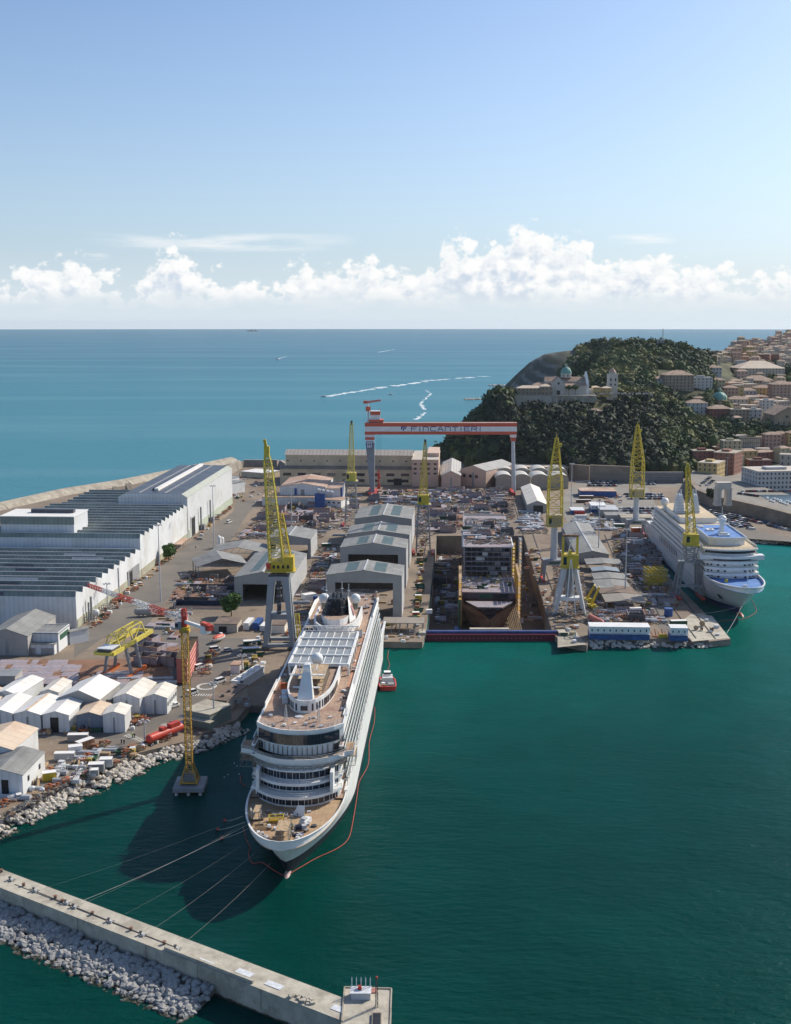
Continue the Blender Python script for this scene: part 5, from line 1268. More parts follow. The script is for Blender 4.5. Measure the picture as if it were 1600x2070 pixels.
for off, f, spl in ((9,6,1.5),(9,15,1.5),(-1.5,6,-1.5),(-1.5,15,-1.5)):
    q = MB(); q.bar(c_+side*(off-spl)+dr*f, Vector((0,0,-H1+1.2))+c_+side*(off+spl*.6)+dr*f, 1.3, steel, 1.0); q.build('leg', root)
for off in (10,-2.5):
    q = MB(); q.bar(Vector((0,0,-H1+.8))+c_+side*off+dr*2, Vector((0,0,-H1+.8))+c_+side*off+dr*19, 1.4, orangep); q.build('bogie', root)
q = MB(); q.bx(-2.6,3.6,-3.6,3.2,-.6,1.8,steeld); q.bx(-2.8,3.8,-3.8,3.4,1.8,2.1,tarp); o = q.build('trolley', root, c_+side*3.4-dr*2, math.atan2(side.y,side.x))
# pink panel block: a tall flat ship section standing on edge
P0 = at(356,1382); P1 = at(373,1386); dr = (at(425,1298)-at(384,1385)).normalized()
root = thing('hull_panel_block', 'pink primed hull section standing upright beside the road', 'hull section', at(369,1384), math.atan2(dr.y,dr.x)-math.pi/2)
b = MB(); b.bx(-2.2,2.2,0,33,.6,11.0,pinkd); b.build('panel_core', root)
b = MB(); b.add([(2.21,0,.6),(2.21,33,.6),(2.21,33,11),(2.21,0,11)],[(0,1,2,3)],pink)
for i in range(16):
    for k in range(5): b.bx(2.2,2.32,1.2+i*2+(k%2)*.7,2.0+i*2+(k%2)*.7,1.3+k*2,2.2+k*2,pinkd)
b.build('panel_face', root)
b = MB(); b.bx(-2.2,2.2,0,33,11,11.2,mat('ply_top',(.36,.27,.16),.9,.3,1)); 
for i in range(12): b.bx(-2.4,2.4,1+i*2.7,1.3+i*2.7,11.2,11.9,wood)
b.build('top_edge', root)
FOOT.append([tuple(v[:2]) for v in (at(350,1392), at(392,1392), at(432,1300), at(405,1290))])
# lifeboats, tanks
def lifeboat(p, rz, label, top=redo):
    root = thing('lifeboat', label, 'lifeboat', p, rz)
    b = MB(); n = 10; V = []; F = []
    for i in range(n+1):
        s_ = -5+i; w = 1.7*max(0,1-(abs(s_)/5.2)**3)+.05
        V += [(s_,-w*.5,.2+.02*s_*s_),(s_,-w,1.1),(s_,-w,1.7),(s_,w,1.7),(s_,w,1.1),(s_,w*.5,.2+.02*s_*s_)]
    for i in range(n):
        for k in range(6): F.append((i*6+k,(i+1)*6+k,(i+1)*6+(k+1)%6,i*6+(k+1)%6))
    b.add(V, F, white); b.build('hull', root)
    b = MB(); b.sph((0,0,1.65),1.6,top,14,6,.8,0,.5); b.v = [(x*2.8,y,z) for x,y,z in b.v]; b.bx(1.5,2.6,-.6,.6,2.4,3.3,white); b.build('canopy', root)
lifeboat(at(442,1295,3.6), 1.1, 'red and white covered lifeboat standing on the road')
def tank(p, rz, L, R, m_, label, seg=6):
    root = thing('storage_tank', label, 'tank', p, rz); b = MB(); b.cyl((-L/2,0,R+.8),(L/2,0,R+.8),R,R,m_,20,False)
    for s_ in (-1,1): b.sph((s_*L/2,0,R+.8),R,m_,16,10)
    b.build('shell', root)
    b = MB()
    for x in (-L*.35,0,L*.35): b.bx(x-.3,x+.3,-R*.9,R*.9,0,1.2,steel)
    b.build('saddle', root); return root
r0 = tank(at(334,1494), math.atan2(*(lambda d:(d.y,d.x))(at(369,1484)-at(303,1510))), 14.5, 1.55, redp, 'long red cylindrical tank lying by the shore road')
b = MB(); b.bx(2,6.5,-1.2,1.0,3.6,5.0,redp); b.bx(-2,0,-1,1,3.4,4.8,redp); b.build('hatch_box', r0)
tank(at(1205,1262), 1.9, 11, 1.5, mat('faded_red',(.55,.18,.13),.6,.1), 'faded red cylindrical tank behind the long cabin stack')
tank(at(290,1246), .05, 6, 1.7, grey_w, 'grey cylindrical tank on yellow cradles by the road')
for i, (px, py) in enumerate([(357,1480),(363,1476)]):
    b = MB(); b.cyl((0,0,0),(0,0,2.8),1.4,1.4,bluep,14); tag(b.build('water_tank', None, at(px,py,3.03)), 'upright blue tank behind the red tank, '+['left one','right one'][i], 'tank')
for i, (px, py) in enumerate([(443,1108),(449,1106)]):
    b = MB(); b.cyl((0,0,0),(0,0,7-i*1.5),1.5,1.5,white,14); b.sph((0,0,7-i*1.5),1.5,white,12,6,1,0,.5); tag(b.build('silo', None, at(px,py,3.03)), 'white upright silo beside the arched canopies, '+['taller','shorter'][i], 'silo')
b = MB(); b.cyl((0,0,0),(0,0,4),2.2,2.2,bluep,14); tag(b.build('water_tank', None, at(1352,1245,3.03)), 'round dark blue tank on the shaded quay', 'tank')
# lamp masts
def lamp(px, pb, pt, label):
    p = at(px, pb); H = hat(px, pb, pt); root = thing('lamp_mast', label, 'lamp mast', p, 0, 'tall lamp masts of the yard')
    b = MB(); b.cyl((0,0,0),(0,0,H),.42,.18,lgrey,8); b.build('pole', root)
    b = MB()
    for k in range(3):
        a = k*math.pi/3; b.bar((-1.7*math.cos(a),-1.7*math.sin(a),H),(1.7*math.cos(a),1.7*math.sin(a),H),.15,steel)
        for s_ in (-1,1): b.bx(s_*1.7*math.cos(a)-.35,s_*1.7*math.cos(a)+.35,s_*1.7*math.sin(a)-.3,s_*1.7*math.sin(a)+.3,H-.3,H+.15,lgrey)
    b.build('lamp_head', root)
for a in [(325,1216,1061,'tall lamp mast on the road nearest the sawtooth halls'),(433,1106,982,'tall lamp mast beside the white silos'),(1210,1128,1014,'lamp mast rising from the long grey hall'),(1264,1208,1070,'lamp mast rising through the brown canopies'),
          (1155,1030,937,'lamp mast between barrel halls and blue store'),(218,1236,1180,'thin lamp pole against the base of the sawtooth hall'),(293,1500,1458,'thin lamp pole on the shore road'),(433,1462,1382,'lamp pole beside the dark roofed store'),(490,1360,1325,'lamp pole beside the white cabins'),
          (1470,960,925,'lamp pole on the street by the town houses'),(590,1065,985,'thin mast beside the pink roofed hall')]: lamp(*a)
# trees in the yard
def leafmesh(seed, R, Hc, m_, nleaf=900, ls=.5, squash=.85):
    r = random.Random(seed); b = MB(); clumps = [(r.uniform(-.6,.6)*R, r.uniform(-.6,.6)*R, Hc+r.uniform(-.5,.55)*R*squash, r.uniform(.35,.6)*R) for _ in range(12)]
    V = []; F = []
    for i in range(nleaf):
        cx, cy, cz_, cr = r.choice(clumps); u = r.uniform(-1,1); a = r.uniform(0,6.283); k = math.sqrt(1-u*u); rr = cr*r.uniform(.75,1.05)
        c = Vector((cx+rr*k*math.cos(a), cy+rr*k*math.sin(a), cz_+rr*u)); s_ = ls*r.uniform(.6,1.3)
        t = Vector((r.uniform(-1,1), r.uniform(-1,1), r.uniform(-.6,.6))).normalized()*s_; w = t.cross(Vector((r.uniform(-1,1), r.uniform(-1,1), r.uniform(-1,1))).normalized())
        o = len(V); V += [c-t-w*.6, c+t-w*.6, c+t+w*.6, c-t+w*.6]; F.append((o,o+1,o+2,o+3))
    for cx, cy, cz_, cr in clumps:
        b.sph((cx,cy,cz_), cr*.8, m_, 7, 5)
    b.add(V, F, m_); return b.mesh('crown')
def trunkmesh(H, r0=.3):
    b = MB(); b.cyl((0,0,-.5),(0,0,H),r0,r0*.5,bark,7)
    for k in range(4): b.bar((0,0,H*.6),(math.cos(k*1.6)*H*.3,math.sin(k*1.6)*H*.3,H*1.05),r0*.7,bark,r0*.25)
    return b.mesh('trunk')
def tree(p, cm, tm, s, label, grp=None, name='tree'):
    root = thing(name, label, 'tree', p, rnd.uniform(0,6), grp); inst('crown', cm, root, s=s); inst('trunk', tm, root, s=s); return root
yt = leafmesh(1, 4.6, 6.2, leafy, 2600, .45); ytt = trunkmesh(4)
tree(at(341,1136), leafmesh(5,4.0,7.2,leafy,2200,.4,1.15), ytt, 1.0, 'rounded green tree against the wall of the sawtooth hall')
tree(at(468,1246), yt, ytt, 1.15, 'bushy green tree beside the brown roofed store')

# ---------------------------------------------------------------- cruise ships
def hull(root, L, B, zd, m_top, m_boot, bow_over=13, zb=1.2, bowrise=2.0, stern_z=0, name='hull', dz=None):
    """y runs aft from the tip of the bow; x to the right in the picture"""
    zs = [-4, 0, zb, zd*.35, zd*.7, zd+0.0]; N = 46; S = [L*((i/N)**1.6) for i in range(N+1)]
    def w(s, f):
        s0 = bow_over*(1-f)**.8*1.0; x = (s-s0)/(62-26*f)
        if x <= 0: return 0.0
        q = min(1, x); ww = math.sin(math.pi/2*q)**(.85-.38*f)*B/2
        e = (L-s)/22.0
        if e < 1: ww *= (.80+.20*f)+(1-(.80+.20*f))*e
        return ww
    b = MB(); V = []; nz = len(zs)
    def zz(z, s, i):
        if i < 2: return z
        if i == 2: return z+3.2*max(0,1-s/70)**1.5  # dark boot lifted at the bow, painting the shade under the flare
        return z+bowrise*max(0,1-s/34)**2*(z/zd)
    for s in S:
        for i, z in enumerate(zs):
            f = max(0,z)/zd; s0 = bow_over*(1-f)**.8; ss = max(s, s0)
            V.append((w(s,f), ss, zz(z,s,i)))
        for i, z in enumerate(zs):
            f = max(0,z)/zd; s0 = bow_over*(1-f)**.8; ss = max(s, s0)
            V.append((-w(s,f), ss, zz(z,s,i)))
    Fb, Ft = [], []
    for k in range(N):
        a = k*2*nz; c = (k+1)*2*nz
        for i in range(nz-1):
            (Fb if i < 2 else Ft).append((a+i,c+i,c+i+1,a+i+1)); (Fb if i < 2 else Ft).append((a+nz+i+1,c+nz+i+1,c+nz+i,a+nz+i))
    a = N*2*nz
    for i in range(nz-1): (Fb if i < 2 else Ft).append((a+i,a+nz+i,a+nz+i+1,a+i+1))
    b.add(V, Fb, m_boot); b.add(V, Ft, m_top); b.build(name, root, smooth=False)
    return w, lambda s: bowrise*max(0,1-s/34)**2
def outline(sf, bulge, hw, sb, n=10, taper=0, aft=0):
    """curved front at sf (centre), corners at sf+bulge, sides back to sb"""
    P = [(-hw,sb)] if not aft else [(-hw+aft,sb),(-hw,sb-aft)]
    P2 = []
    for i in range(n+1):
        t = -1+2*i/n; P2.append((hw*t*(1-taper*(1-abs(t))), sf+bulge*(abs(t)**2.4)))
    P = P+P2+([(hw,sb)] if not aft else [(hw,sb-aft),(hw-aft,sb)])
    return P
def rail(b, pts, z, hgt, m_, step=2.2, w=.09):
    for a, c in zip(pts, pts[1:]):
        a = Vector((*a,0)); c = Vector((*c,0)); L = (c-a).length
        for zz in (hgt, hgt*.5): b.bar(a+Vector((0,0,z+zz)), c+Vector((0,0,z+zz)), w, m_)
        n = max(1, int(L/step))
        for i in range(n+1): q = a+(c-a)*i/n; b.bar(q+Vector((0,0,z)), q+Vector((0,0,z+hgt)), w, m_)
def mb1(root, name, fn, label=None, smooth=False):
    b = MB(); fn(b); return b.build(name, root, label=label, smooth=smooth)
sz = -math.atan(.05)
S1 = thing('cruise_ship', 'white cruise ship under construction moored in the foreground with black funnel and unfinished decks', 'cruise ship', (-30.4, 286.5, 0), sz)
bootshade = mat('boot_and_shade', (.015,.018,.03), .4, .1)  # boot paint, also carries the painted shade at the bow
L1 = 236; Bm = 28.6; zd = 14.0
w1, bz1 = hull(S1, L1, Bm, zd, shipw, bootshade, 14, 2.6, 1.6)
def deckpoly(w, zf, s0, s1, inset=.4, n=26, B=Bm):
    R = [(max(.05,w(s0+(s1-s0)*i/n, 1)-inset), s0+(s1-s0)*i/n) for i in range(n+1)]
    return [(-x, y) for x, y in reversed(R)]+R
dp = deckpoly(w1, zd, .8, 34)
mb1(S1, 'foredeck', lambda b: b.prism(dp, 12.9, 13.0, plank))
mb1(S1, 'main_deck', lambda b: b.prism(deckpoly(w1, zd, 34.1, L1-.5), 13.2, 13.5, deckb))
def bul(b):          # bulwark with a broad white capping rail, inside face white
    P = [(w1(s,1), s) for s in [0,1,2,4,6,9,12,16,20,25,30,34,38]]
    for sg in (1,-1):
        for (xa, sa), (xb, sb) in zip(P, P[1:]):
            za, zb_ = 14+bz1(sa)+.0, 14+bz1(sb)
            for off, m_ in ((.45, shipw),): b.add([(sg*xa,sa,za),(sg*xb,sb,zb_),(sg*max(0,xb-off),sb+.2,zb_),(sg*max(0,xa-off),sa+.2,za),(sg*max(0,xa-off),sa+.2,12.9),(sg*max(0,xb-off),sb+.2,12.9)], [(0,1,2,3),(3,2,5,4)], m_)
mb1(S1, 'bulwark', bul)
mb1(S1, 'hull_rail', lambda b: [b.bx(sg*14.3-.9 if sg>0 else -14.3, sg*14.3 if sg>0 else -13.4, 38, L1-2, 13.5, 14.3, shipw) for sg in (1,-1)])
mb1(S1, 'bulbous_bow', lambda b: (b.sph((0,0,0),1.0,mat('bulb_pale',(.34,.24,.23),.5,.15),14,10), setattr(b,'v',[(x*1.4,y*5.0+13.6,z*2.1-1.6) for x,y,z in b.v])), smooth=True)
# forward tiers
win_b = mat('ship_window', (.03,.035,.05), .15, .5)
def tier(z0, z1, sf, bulge, hw, sb, m_=shipw, name='deckhouse', rec=0):
    return mb1(S1, name, lambda b: b.prism(outline(sf,bulge,hw,sb), z0, z1, m_))
tier(13.0,16.2,28,8,12.4,200); tier(16.2,16.9,25.5,8.5,13.2,205,name='balcony_slab')
tier(16.9,19.4,30,8,12.4,200); tier(19.4,20.0,27.8,8.5,13.2,205,name='balcony_slab')
tier(20.0,22.6,31,8,12.4,200); tier(22.6,23.0,30,8,13.2,205,name='balcony_slab')
tier(23.0,25.4,32.5,8,12.4,204)
def arcpt(sf, bulge, hw, t): return (hw*t, sf+bulge*(abs(t)**2.4))
wm_ = MB(); wm_.bx(-.95,.95,-.12,.1,.3,2.2,win_b); wm_.bx(-.06,.06,-.16,.1,.3,2.2,shipw); wme = wm_.mesh('window')
for z, sf in ((13.3,28),(16.95,30),(20.0,31)):
    for t in (-.9,-.78,-.66,-.52,-.36,-.2,-.06,.1,.24,.4,.54,.66,.78,.9):
        x, y = arcpt(sf, 8, 12.4, t); x2, y2 = arcpt(sf, 8, 12.4, t+.01)
        inst('window', wme, S1, (x, y-.04, z), math.atan2(y2-y, x2-x))
for z, sf in ((16.9,25.5),(20.0,27.8)):
    P = [arcpt(sf+.25, 8.5, 13.0, -1+2*i/16) for i in range(17)]
    mb1(S1, 'railing', lambda b: rail(b, P, z, 1.15, lgrey, 1.6, .1))
    mb1(S1, 'balcony_fascia', lambda b: [b.add([(p[0],p[1]-.3,z-.7),(q[0],q[1]-.3,z-.7),(q[0],q[1]-.3,z+.15),(p[0],p[1]-.3,z+.15)],[(0,1,2,3)],shipw) for p, q in zip(P, P[1:])])
for t in (-.83,.80,.02):
    mb1(S1, 'front_pillar', lambda b: [b.bx(arcpt(25.5,8.5,13.2,t)[0]-.45, arcpt(25.5,8.5,13.2,t)[0]+.45, arcpt(25.5,8.5,13.2,t)[1]-.1, arcpt(31,8,12.4,t)[1]+.5, 16.5, 22.8, shipw)] if abs(t) > .5 else [])
# bridge deck slab with wings, scaffolding below
wing = [(-17.2,48),(-17.2,40)]+[(arcpt(31.5,7.5,14.2,-1+2*i/12)[0], arcpt(31.5,7.5,14.2,-1+2*i/12)[1]-.0) for i in range(13)]+[(16.2,40),(16.2,48)]
mb1(S1, 'bridge_deck', lambda b: b.prism(wing, 25.0, 25.4, shipw, plank))
mb1(S1, 'bridge_fascia', lambda b: [b.add([(p[0],p[1]-.06,24.3),(q[0],q[1]-.06,24.3),(q[0],q[1]-.06,25.9),(p[0],p[1]-.06,25.9),(p[0],p[1]+.2,25.9),(q[0],q[1]+.2,25.9)],[(0,1,2,3),(3,2,5,4)],shipw) for p, q in zip(wing, wing[1:])])
mb1(S1, 'railing', lambda b: rail(b, wing, 25.9, .9, lgrey, 1.6, .09))
scm = mat('scaffold', (.24,.22,.18), .7, .3, 1)
def scaf(b, x0, x1, y0, y1, z0, z1, sx_=1.8, szz=1.9, t=.12):
    nx = max(1,int(abs(x1-x0)/sx_)); nz = max(1,int((z1-z0)/szz)); ny = max(1,int(abs(y1-y0)/sx_))
    for i in range(nx+1):
        for y in (y0, y1): b.bar((x0+(x1-x0)*i/nx,y,z0),(x0+(x1-x0)*i/nx,y,z1),t,scm)
    for j in range(ny+1):
        for x in (x0, x1): b.bar((x,y0+(y1-y0)*j/ny,z0),(x,y0+(y1-y0)*j/ny,z1),t,scm)
    for k in range(nz+1):
        z = z0+(z1-z0)*k/nz
        for y in (y0,y1): b.bar((x0,y,z),(x1,y,z),t,scm)
        for x in (x0,x1): b.bar((x,y0,z),(x,y1,z),t,scm)
        if k: b.bx(min(x0,x1),max(x0,x1),min(y0,y1),max(y0,y1),z-.06,z,wood)
def sc1(b):
    for i in range(12):
        p = arcpt(30.6,7.8,14.4,-1+2*i/12); q = arcpt(30.6,7.8,14.4,-1+2*(i+1)/12)
        for z in (22.9,23.6,24.2): b.bar((p[0],p[1],z),(q[0],q[1],z),.14,scm); 
        b.add([(p[0],p[1],22.9),(q[0],q[1],22.9),(q[0],q[1]+1.2,22.9),(p[0],p[1]+1.2,22.9)],[(0,1,2,3)],wood)
        b.bar((p[0],p[1],22.7),(p[0],p[1],24.4),.14,scm); b.bar((p[0],p[1],22.9),(q[0],q[1],24.3),.1,scm)
mb1(S1, 'scaffolding', sc1)
mb1(S1, 'scaffolding', lambda b: scaf(b,-17.4,-13.6,39,46,20.6,24.6))
mb1(S1, 'scaffolding', lambda b: scaf(b,13.4,16.6,39,46,21.6,24.6))
mb1(S1, 'scaffolding', lambda b: scaf(b,-9.6,-8.0,15,20,13,17))
mb1(S1, 'scaffolding', lambda b: scaf(b,-1.6,1.8,3.2,10,13.1,17.2,1.7,1.3))
# upper front: white panels with mullions, black glass band, rim
tier(25.4,28.0,36.0,7,12.6,203)
pm = MB(); pm.bx(-.11,.11,-.25,.1,0,2.6,scm); pme = pm.mesh('mullion')
for i in range(17):
    t = -.92+1.84*i/16; x, y = arcpt(36,7,12.6,t); inst('mullion', pme, S1, (x,y,25.4))
for t0, t1 in ((-.99,-.86),(.80,.97)):
    mb1(S1, 'window', lambda b: b.add([(arcpt(35.9,7,12.62,t0)[0],arcpt(35.9,7,12.6,t0)[1]-.1,25.7),(arcpt(35.9,7,12.6,t1)[0],arcpt(35.9,7,12.6,t1)[1]-.1,25.7),(arcpt(35.9,7,12.6,t1)[0],arcpt(35.9,7,12.6,t1)[1]-.1,27.7),(arcpt(35.9,7,12.6,t0)[0],arcpt(35.9,7,12.6,t0)[1]-.1,27.7)],[(0,1,2,3)],win_b))
tier(28.0,32.4,36.3,7,12.9,203)
def bandf(b):
    n = 24
    for i in range(n):
        t0, t1 = -.955+1.87*i/n, -.955+1.87*(i+1)/n; p, q = arcpt(36.2,7,12.9,t0), arcpt(36.2,7,12.9,t1)
        b.add([(p[0],p[1]-.14,28.5),(q[0],q[1]-.14,28.5),(q[0],q[1]-.14,31.6),(p[0],p[1]-.14,31.6)],[(0,1,2,3)],glass)
        b.bar((q[0],q[1]-.16,28.5),(q[0],q[1]-.16,31.6),.05,steeld)
mb1(S1, 'observation_glass', bandf)
mb1(S1, 'top_deck', lambda b: b.prism(outline(36.4,7,12.7,203), 32.4, 32.6, shipw, deckb))
rimP = outline(36.2,7,13.0,203)
mb1(S1, 'deck_rim', lambda b: [b.add([(p[0],p[1],32.0),(q[0],q[1],32.0),(q[0],q[1],33.0),(p[0],p[1],33.0),(p[0]*.965,p[1]+.35,33.0),(q[0]*.965,q[1]+.35,33.0),(q[0]*.965,q[1]+.35,32.5),(p[0]*.965,p[1]+.35,32.5)],[(0,1,2,3),(3,2,5,4),(4,5,6,7)],shipw) for p, q in zip(rimP, rimP[1:])])
mb1(S1, 'railing', lambda b: rail(b, [(p[0]*.97,p[1]+.3) for p in rimP[1:-1]], 33.0, 1.2, lgrey, 1.5, .09))
# side decks: slabs, recessed walls, dividers, rails
for k, z in enumerate((16.9,19.9,22.8,25.6,28.6)):
    for sg in (-1,1):
        xo = 14.0-.15*k
        mb1(S1, 'side_slab', lambda b: b.bx(sg*12.3 if sg>0 else -xo, xo if sg>0 else -12.3, 36 if z > 23 else 40, 206-2*k, z-.35, z, shipw) or b.bx(sg*12.4 if sg>0 else -xo+.3, xo-.3 if sg>0 else -12.4, 36.5 if z > 23 else 40.5, 205-2*k, z, z+.04, deckb))
        mb1(S1, 'side_railing', lambda b: (b.bar((sg*xo,40,z+1.1),(sg*xo,206-2*k,z+1.1),.16,white), b.bar((sg*xo,40,z+.5),(sg*xo,206-2*k,z+.5),.5,mat('balcony_glass',(.25,.30,.32),.2,.1))))
        d_ = MB(); 
        for i in range(38): y = 44+i*4.2; d_.bx(sg*12.3 if sg>0 else -xo+.7, xo-.7 if sg>0 else -12.3, y, y+.12, z, z+2.0, scm if i%3 else shipw); d_.bx(sg*12.44-.05,sg*12.44+.05,y+.8,y+3.4,z+.1,z+2.1,win_b)
        d_.build('balcony_divider', S1)
mb1(S1, 'side_pipe', lambda b: [b.bar((x,50,33.1),(x,200,33.1),.35,white) for x in (12.2,13.2,-12.4)])
# lifeboat davits zone clutter on the right, white struts
def struts(b):
    r = random.Random(8)
    for i in range(34):
        y = 42+i*4.7; b.bar((14.1,y,13.6),(14.1,y,16.8),.22,shipw)
        if i%2: b.bar((14.1,y,13.8),(14.1,y+3.5,16.6),.15,lgrey)
    for i in range(60):
        y = r.uniform(45,200); x = r.uniform(12.6,14); b.bx(x-.3,x+.3,y-.8,y+.8,13.5,13.7+r.uniform(.2,1.0),r.choice([wood,tarp,rust,lgrey]))
mb1(S1, 'promenade_frame', struts)
# forward top house, curved, with slit windows
def house(zb_, zt_, sf, sb, hw, curve, nm, mcol=shipw):
    P = []
    n = 14
    for i in range(n+1):
        a = math.pi*(i/n); P.append((-hw*math.cos(a)*1.0, sf+curve*(1-math.sin(a)**.8)))
    P = [(-hw,sb)]+P+[(hw,sb)]
    mb1(S1, nm, lambda b: b.prism(P, zb_, zt_-1.0, mcol, deckb))
    mb1(S1, nm+'_rim', lambda b: [b.add([(p[0],p[1],zt_-1.1),(q[0],q[1],zt_-1.1),(q[0],q[1],zt_),(p[0],p[1],zt_),(p[0]*.93,p[1]+.4,zt_),(q[0]*.93,q[1]+.4,zt_),(q[0]*.93,q[1]+.4,zt_-1.0),(p[0]*.93,p[1]+.4,zt_-1.0)],[(0,1,2,3),(3,2,5,4),(4,5,6,7)],mcol) for p, q in zip(P, P[1:])])
    return P
Ph = house(32.6, 36.6, 52, 92, 7.6, 26, 'forward_house')
sw = MB(); sw.bx(-.28,.28,-.1,.1,0,2.2,win_b); swm = sw.mesh('window')
for i in list(range(2,7))+list(range(9,15)):
    p, q = Vector((*Ph[i],0)), Vector((*Ph[i+1],0)); L_ = (q-p).length; n = max(1,int(L_/1.25))
    for k in range(n):
        c_ = p+(q-p)*(k+.5)/n; inst('window', swm, S1, (c_.x*1.01, c_.y-.04, 33.2), math.atan2(q.y-p.y, q.x-p.x), (1 if (i+k)%4 else 2.4, 1, 1))
mb1(S1, 'window', lambda b: (b.bx(-1.0,1.1,51.85,52.3,33.6,35.0,win_b)))
for t in range(14):
    pass
# mast
def mastf(b):
    b.add([(-2.6,54,35.6),(2.6,54,35.6),(2.2,60,35.6),(-2.2,60,35.6),(-.9,60.5,45.5),(.9,60.5,45.5),(.8,63,45.5),(-.8,63,45.5)],[(3,2,1,0),(4,5,6,7),(0,1,5,4),(1,2,6,5),(2,3,7,6),(3,0,4,7)],white)
    b.bx(-5.5,5.5,59.8,60.6,42.2,42.5,white); b.bx(-4.2,4.2,58.4,59.2,38.6,38.9,white); b.bx(-1.6,1.6,57.6,58.4,40.5,40.9,lgrey)
    for x in (-5.3,-3.6,-2,2,3.6,5.3): b.bar((x,60.2,42.5),(x,60.2,44.4),.14,white)
    rail(b, [(-3,59),(3,59),(3,64),(-3,64)], 43.6, 1.1, white, 1.0, .1); b.bar((0,62,45.5),(0,62,49),.16,white); b.bar((-2.4,61,43),(-2.4,61,47),.1,white)
mb1(S1, 'mast', mastf)
def radome(x, y, z, r):
    mb1(S1, 'radome', lambda b: b.sph((x,y,z),r,white,22,14), smooth=True)
    mb1(S1, 'radome_base', lambda b: b.cyl((x,y,z-r-2.2),(x,y,z-r*.8),r*.5,r*.6,scm,10))
radome(.2,85,40.2,2.0); radome(-6.2,164,41.6,2.05); radome(6.3,164,41.6,2.05)
mb1(S1, 'scaffolding', lambda b: scaf(b,-3.6,4.6,66,82,35.6,39.2,2.0,1.8))
mb1(S1, 'scaffolding', lambda b: scaf(b,3,4.6,62,66,35.6,38.2,1.6,1.3))
# sliding glass roof over the pool: four ridged bays of white frames
pane = mat('pool_glass', (.30,.31,.30), .25, .2, .4)
for k in range(4):
    y0 = 90+k*10.6; z0 = 36.2
    mb1(S1, 'roof_bay', lambda b: (b.bx(-9.6+.5*(3-k)*0,9.6,y0+.3,y0+9.8,z0,z0+.25,pane), b.bx(-10,10,y0-.2,y0+.4,z0-.2,z0+.9,white), [b.bx(-9.8+i*2.8-.12,-9.8+i*2.8+.12,y0+.4,y0+9.8,z0+.25,z0+.5,white) for i in range(8)], b.bx(-10.3,-9.6,y0,y0+10,z0-.6,z0+.7,white), b.bx(9.6,10.3,y0,y0+10,z0-.6,z0+.7,white)))
mb1(S1, 'roof_support', lambda b: [b.bx(x-.3,x+.3,y,y+.8,32.6,35.8,white) for x in (-10,10) for y in range(91,132,7)])
def trussf(b):
    for i in range(12):
        x0 = -10+i*1.7; b.bar((x0,133.5,36.4),(x0+.85,133.5,38.4),.2,white); b.bar((x0+.85,133.5,38.4),(x0+1.7,133.5,36.4),.2,white)
    b.bar((-10,133.5,36.4),(10.3,133.5,36.4),.3,white); b.bar((-10,133.5,38.4),(10.3,133.5,38.4),.3,white)
mb1(S1, 'truss_beam', trussf)
mb1(S1, 'running_track', lambda b: b.bx(10.6,12.4,78,150,32.61,32.68,track))
mb1(S1, 'blue_deck_patch', lambda b: b.bx(-11.8,-9.4,136,152,32.61,32.7,mat('wet_blue_deck',(.10,.16,.24),.5,.5,1)))
# aft house, funnel
house(32.6, 37.2, 136, 168, 8.8, 20, 'aft_house'); 
mb1(S1, 'aft_inner_house', lambda b: b.prism(outline(140,10,5.8,160), 36.2, 39.0, shipw, deckb))
fcol = mat('funnel_black', (.012,.012,.014), .45, .3)
def fun(b):
    n = 16
    def ring(z, rx, ry, cy): return [(rx*math.copysign(abs(math.cos(a))**.8, math.cos(a)), cy+ry*math.copysign(abs(math.sin(a))**.8, math.sin(a)), z) for a in [2*math.pi*i/n for i in range(n)]]
    R = [ring(36.3,6.0,7.5,152), ring(40,4.9,6.2,153.5), ring(44.5,3.4,4.6,155)]
    V = sum(R, []); F = [(k*n+i,k*n+(i+1)%n,(k+1)*n+(i+1)%n,(k+1)*n+i) for k in range(2) for i in range(n)]+[tuple(range(2*n,3*n))]
    b.add(V, F, fcol)
    r = random.Random(2)
    for z in [36.8+.55*i for i in range(14)]:
        f = (z-36.3)/8.2; rx = 6.0-2.6*f; ry = 7.5-2.9*f; cy = 152+3*f
        P = [(p[0]*1.04, cy+(p[1]-cy)*1.03, z) for p in ring(z, rx, ry, cy)]
        for a_, c_ in zip(P, P[1:]+P[:1]): b.bar(a_, c_, .16, fcol if r.random() < .9 else steel)
    for i in range(40):
        a = r.uniform(0,6.28); f = r.uniform(.2,1); b.bx((6.0-2.6*f)*math.cos(a)-.4,(6.0-2.6*f)*math.cos(a)+.5,152+3*f+(7.5-2.9*f)*math.sin(a)-.4,152+3*f+(7.5-2.9*f)*math.sin(a)+.4,36.3+8.2*f-.3,36.3+8.2*f+.3,fcol)
mb1(S1, 'funnel', fun)
mb1(S1, 'funnel_flank', lambda b: (b.add([(5.6,146,36.4),(7.6,152,36.4),(5.6,158,36.4),(3.9,157,44.5),(4.6,151,43.5)],[(0,1,4),(1,2,3,4)],white), b.add([(6.9,150.6,38.2),(7.0,152.6,38.2),(5.6,153.6,42),(5.5,151.6,42)],[(0,1,2,3)],mat('faded_pink',(.5,.2,.2),.6,.2))))
mb1(S1, 'exhaust_pipe', lambda b: [b.cyl((x,155+y,44),(x,155+y,46.2),.45,.45,steeld,8) for x, y in ((-1.5,0),(0,1),(1.5,0),(0,-2))])
for x, y in ((-4.6,158),(1.2,162),(4.2,158)): mb1(S1, 'antenna_pole', lambda b: (b.bar((x,y,36),(x,y,49),.22,white), b.bx(x-.5,x+.5,y-.2,y+.2,46,46.3,white)))
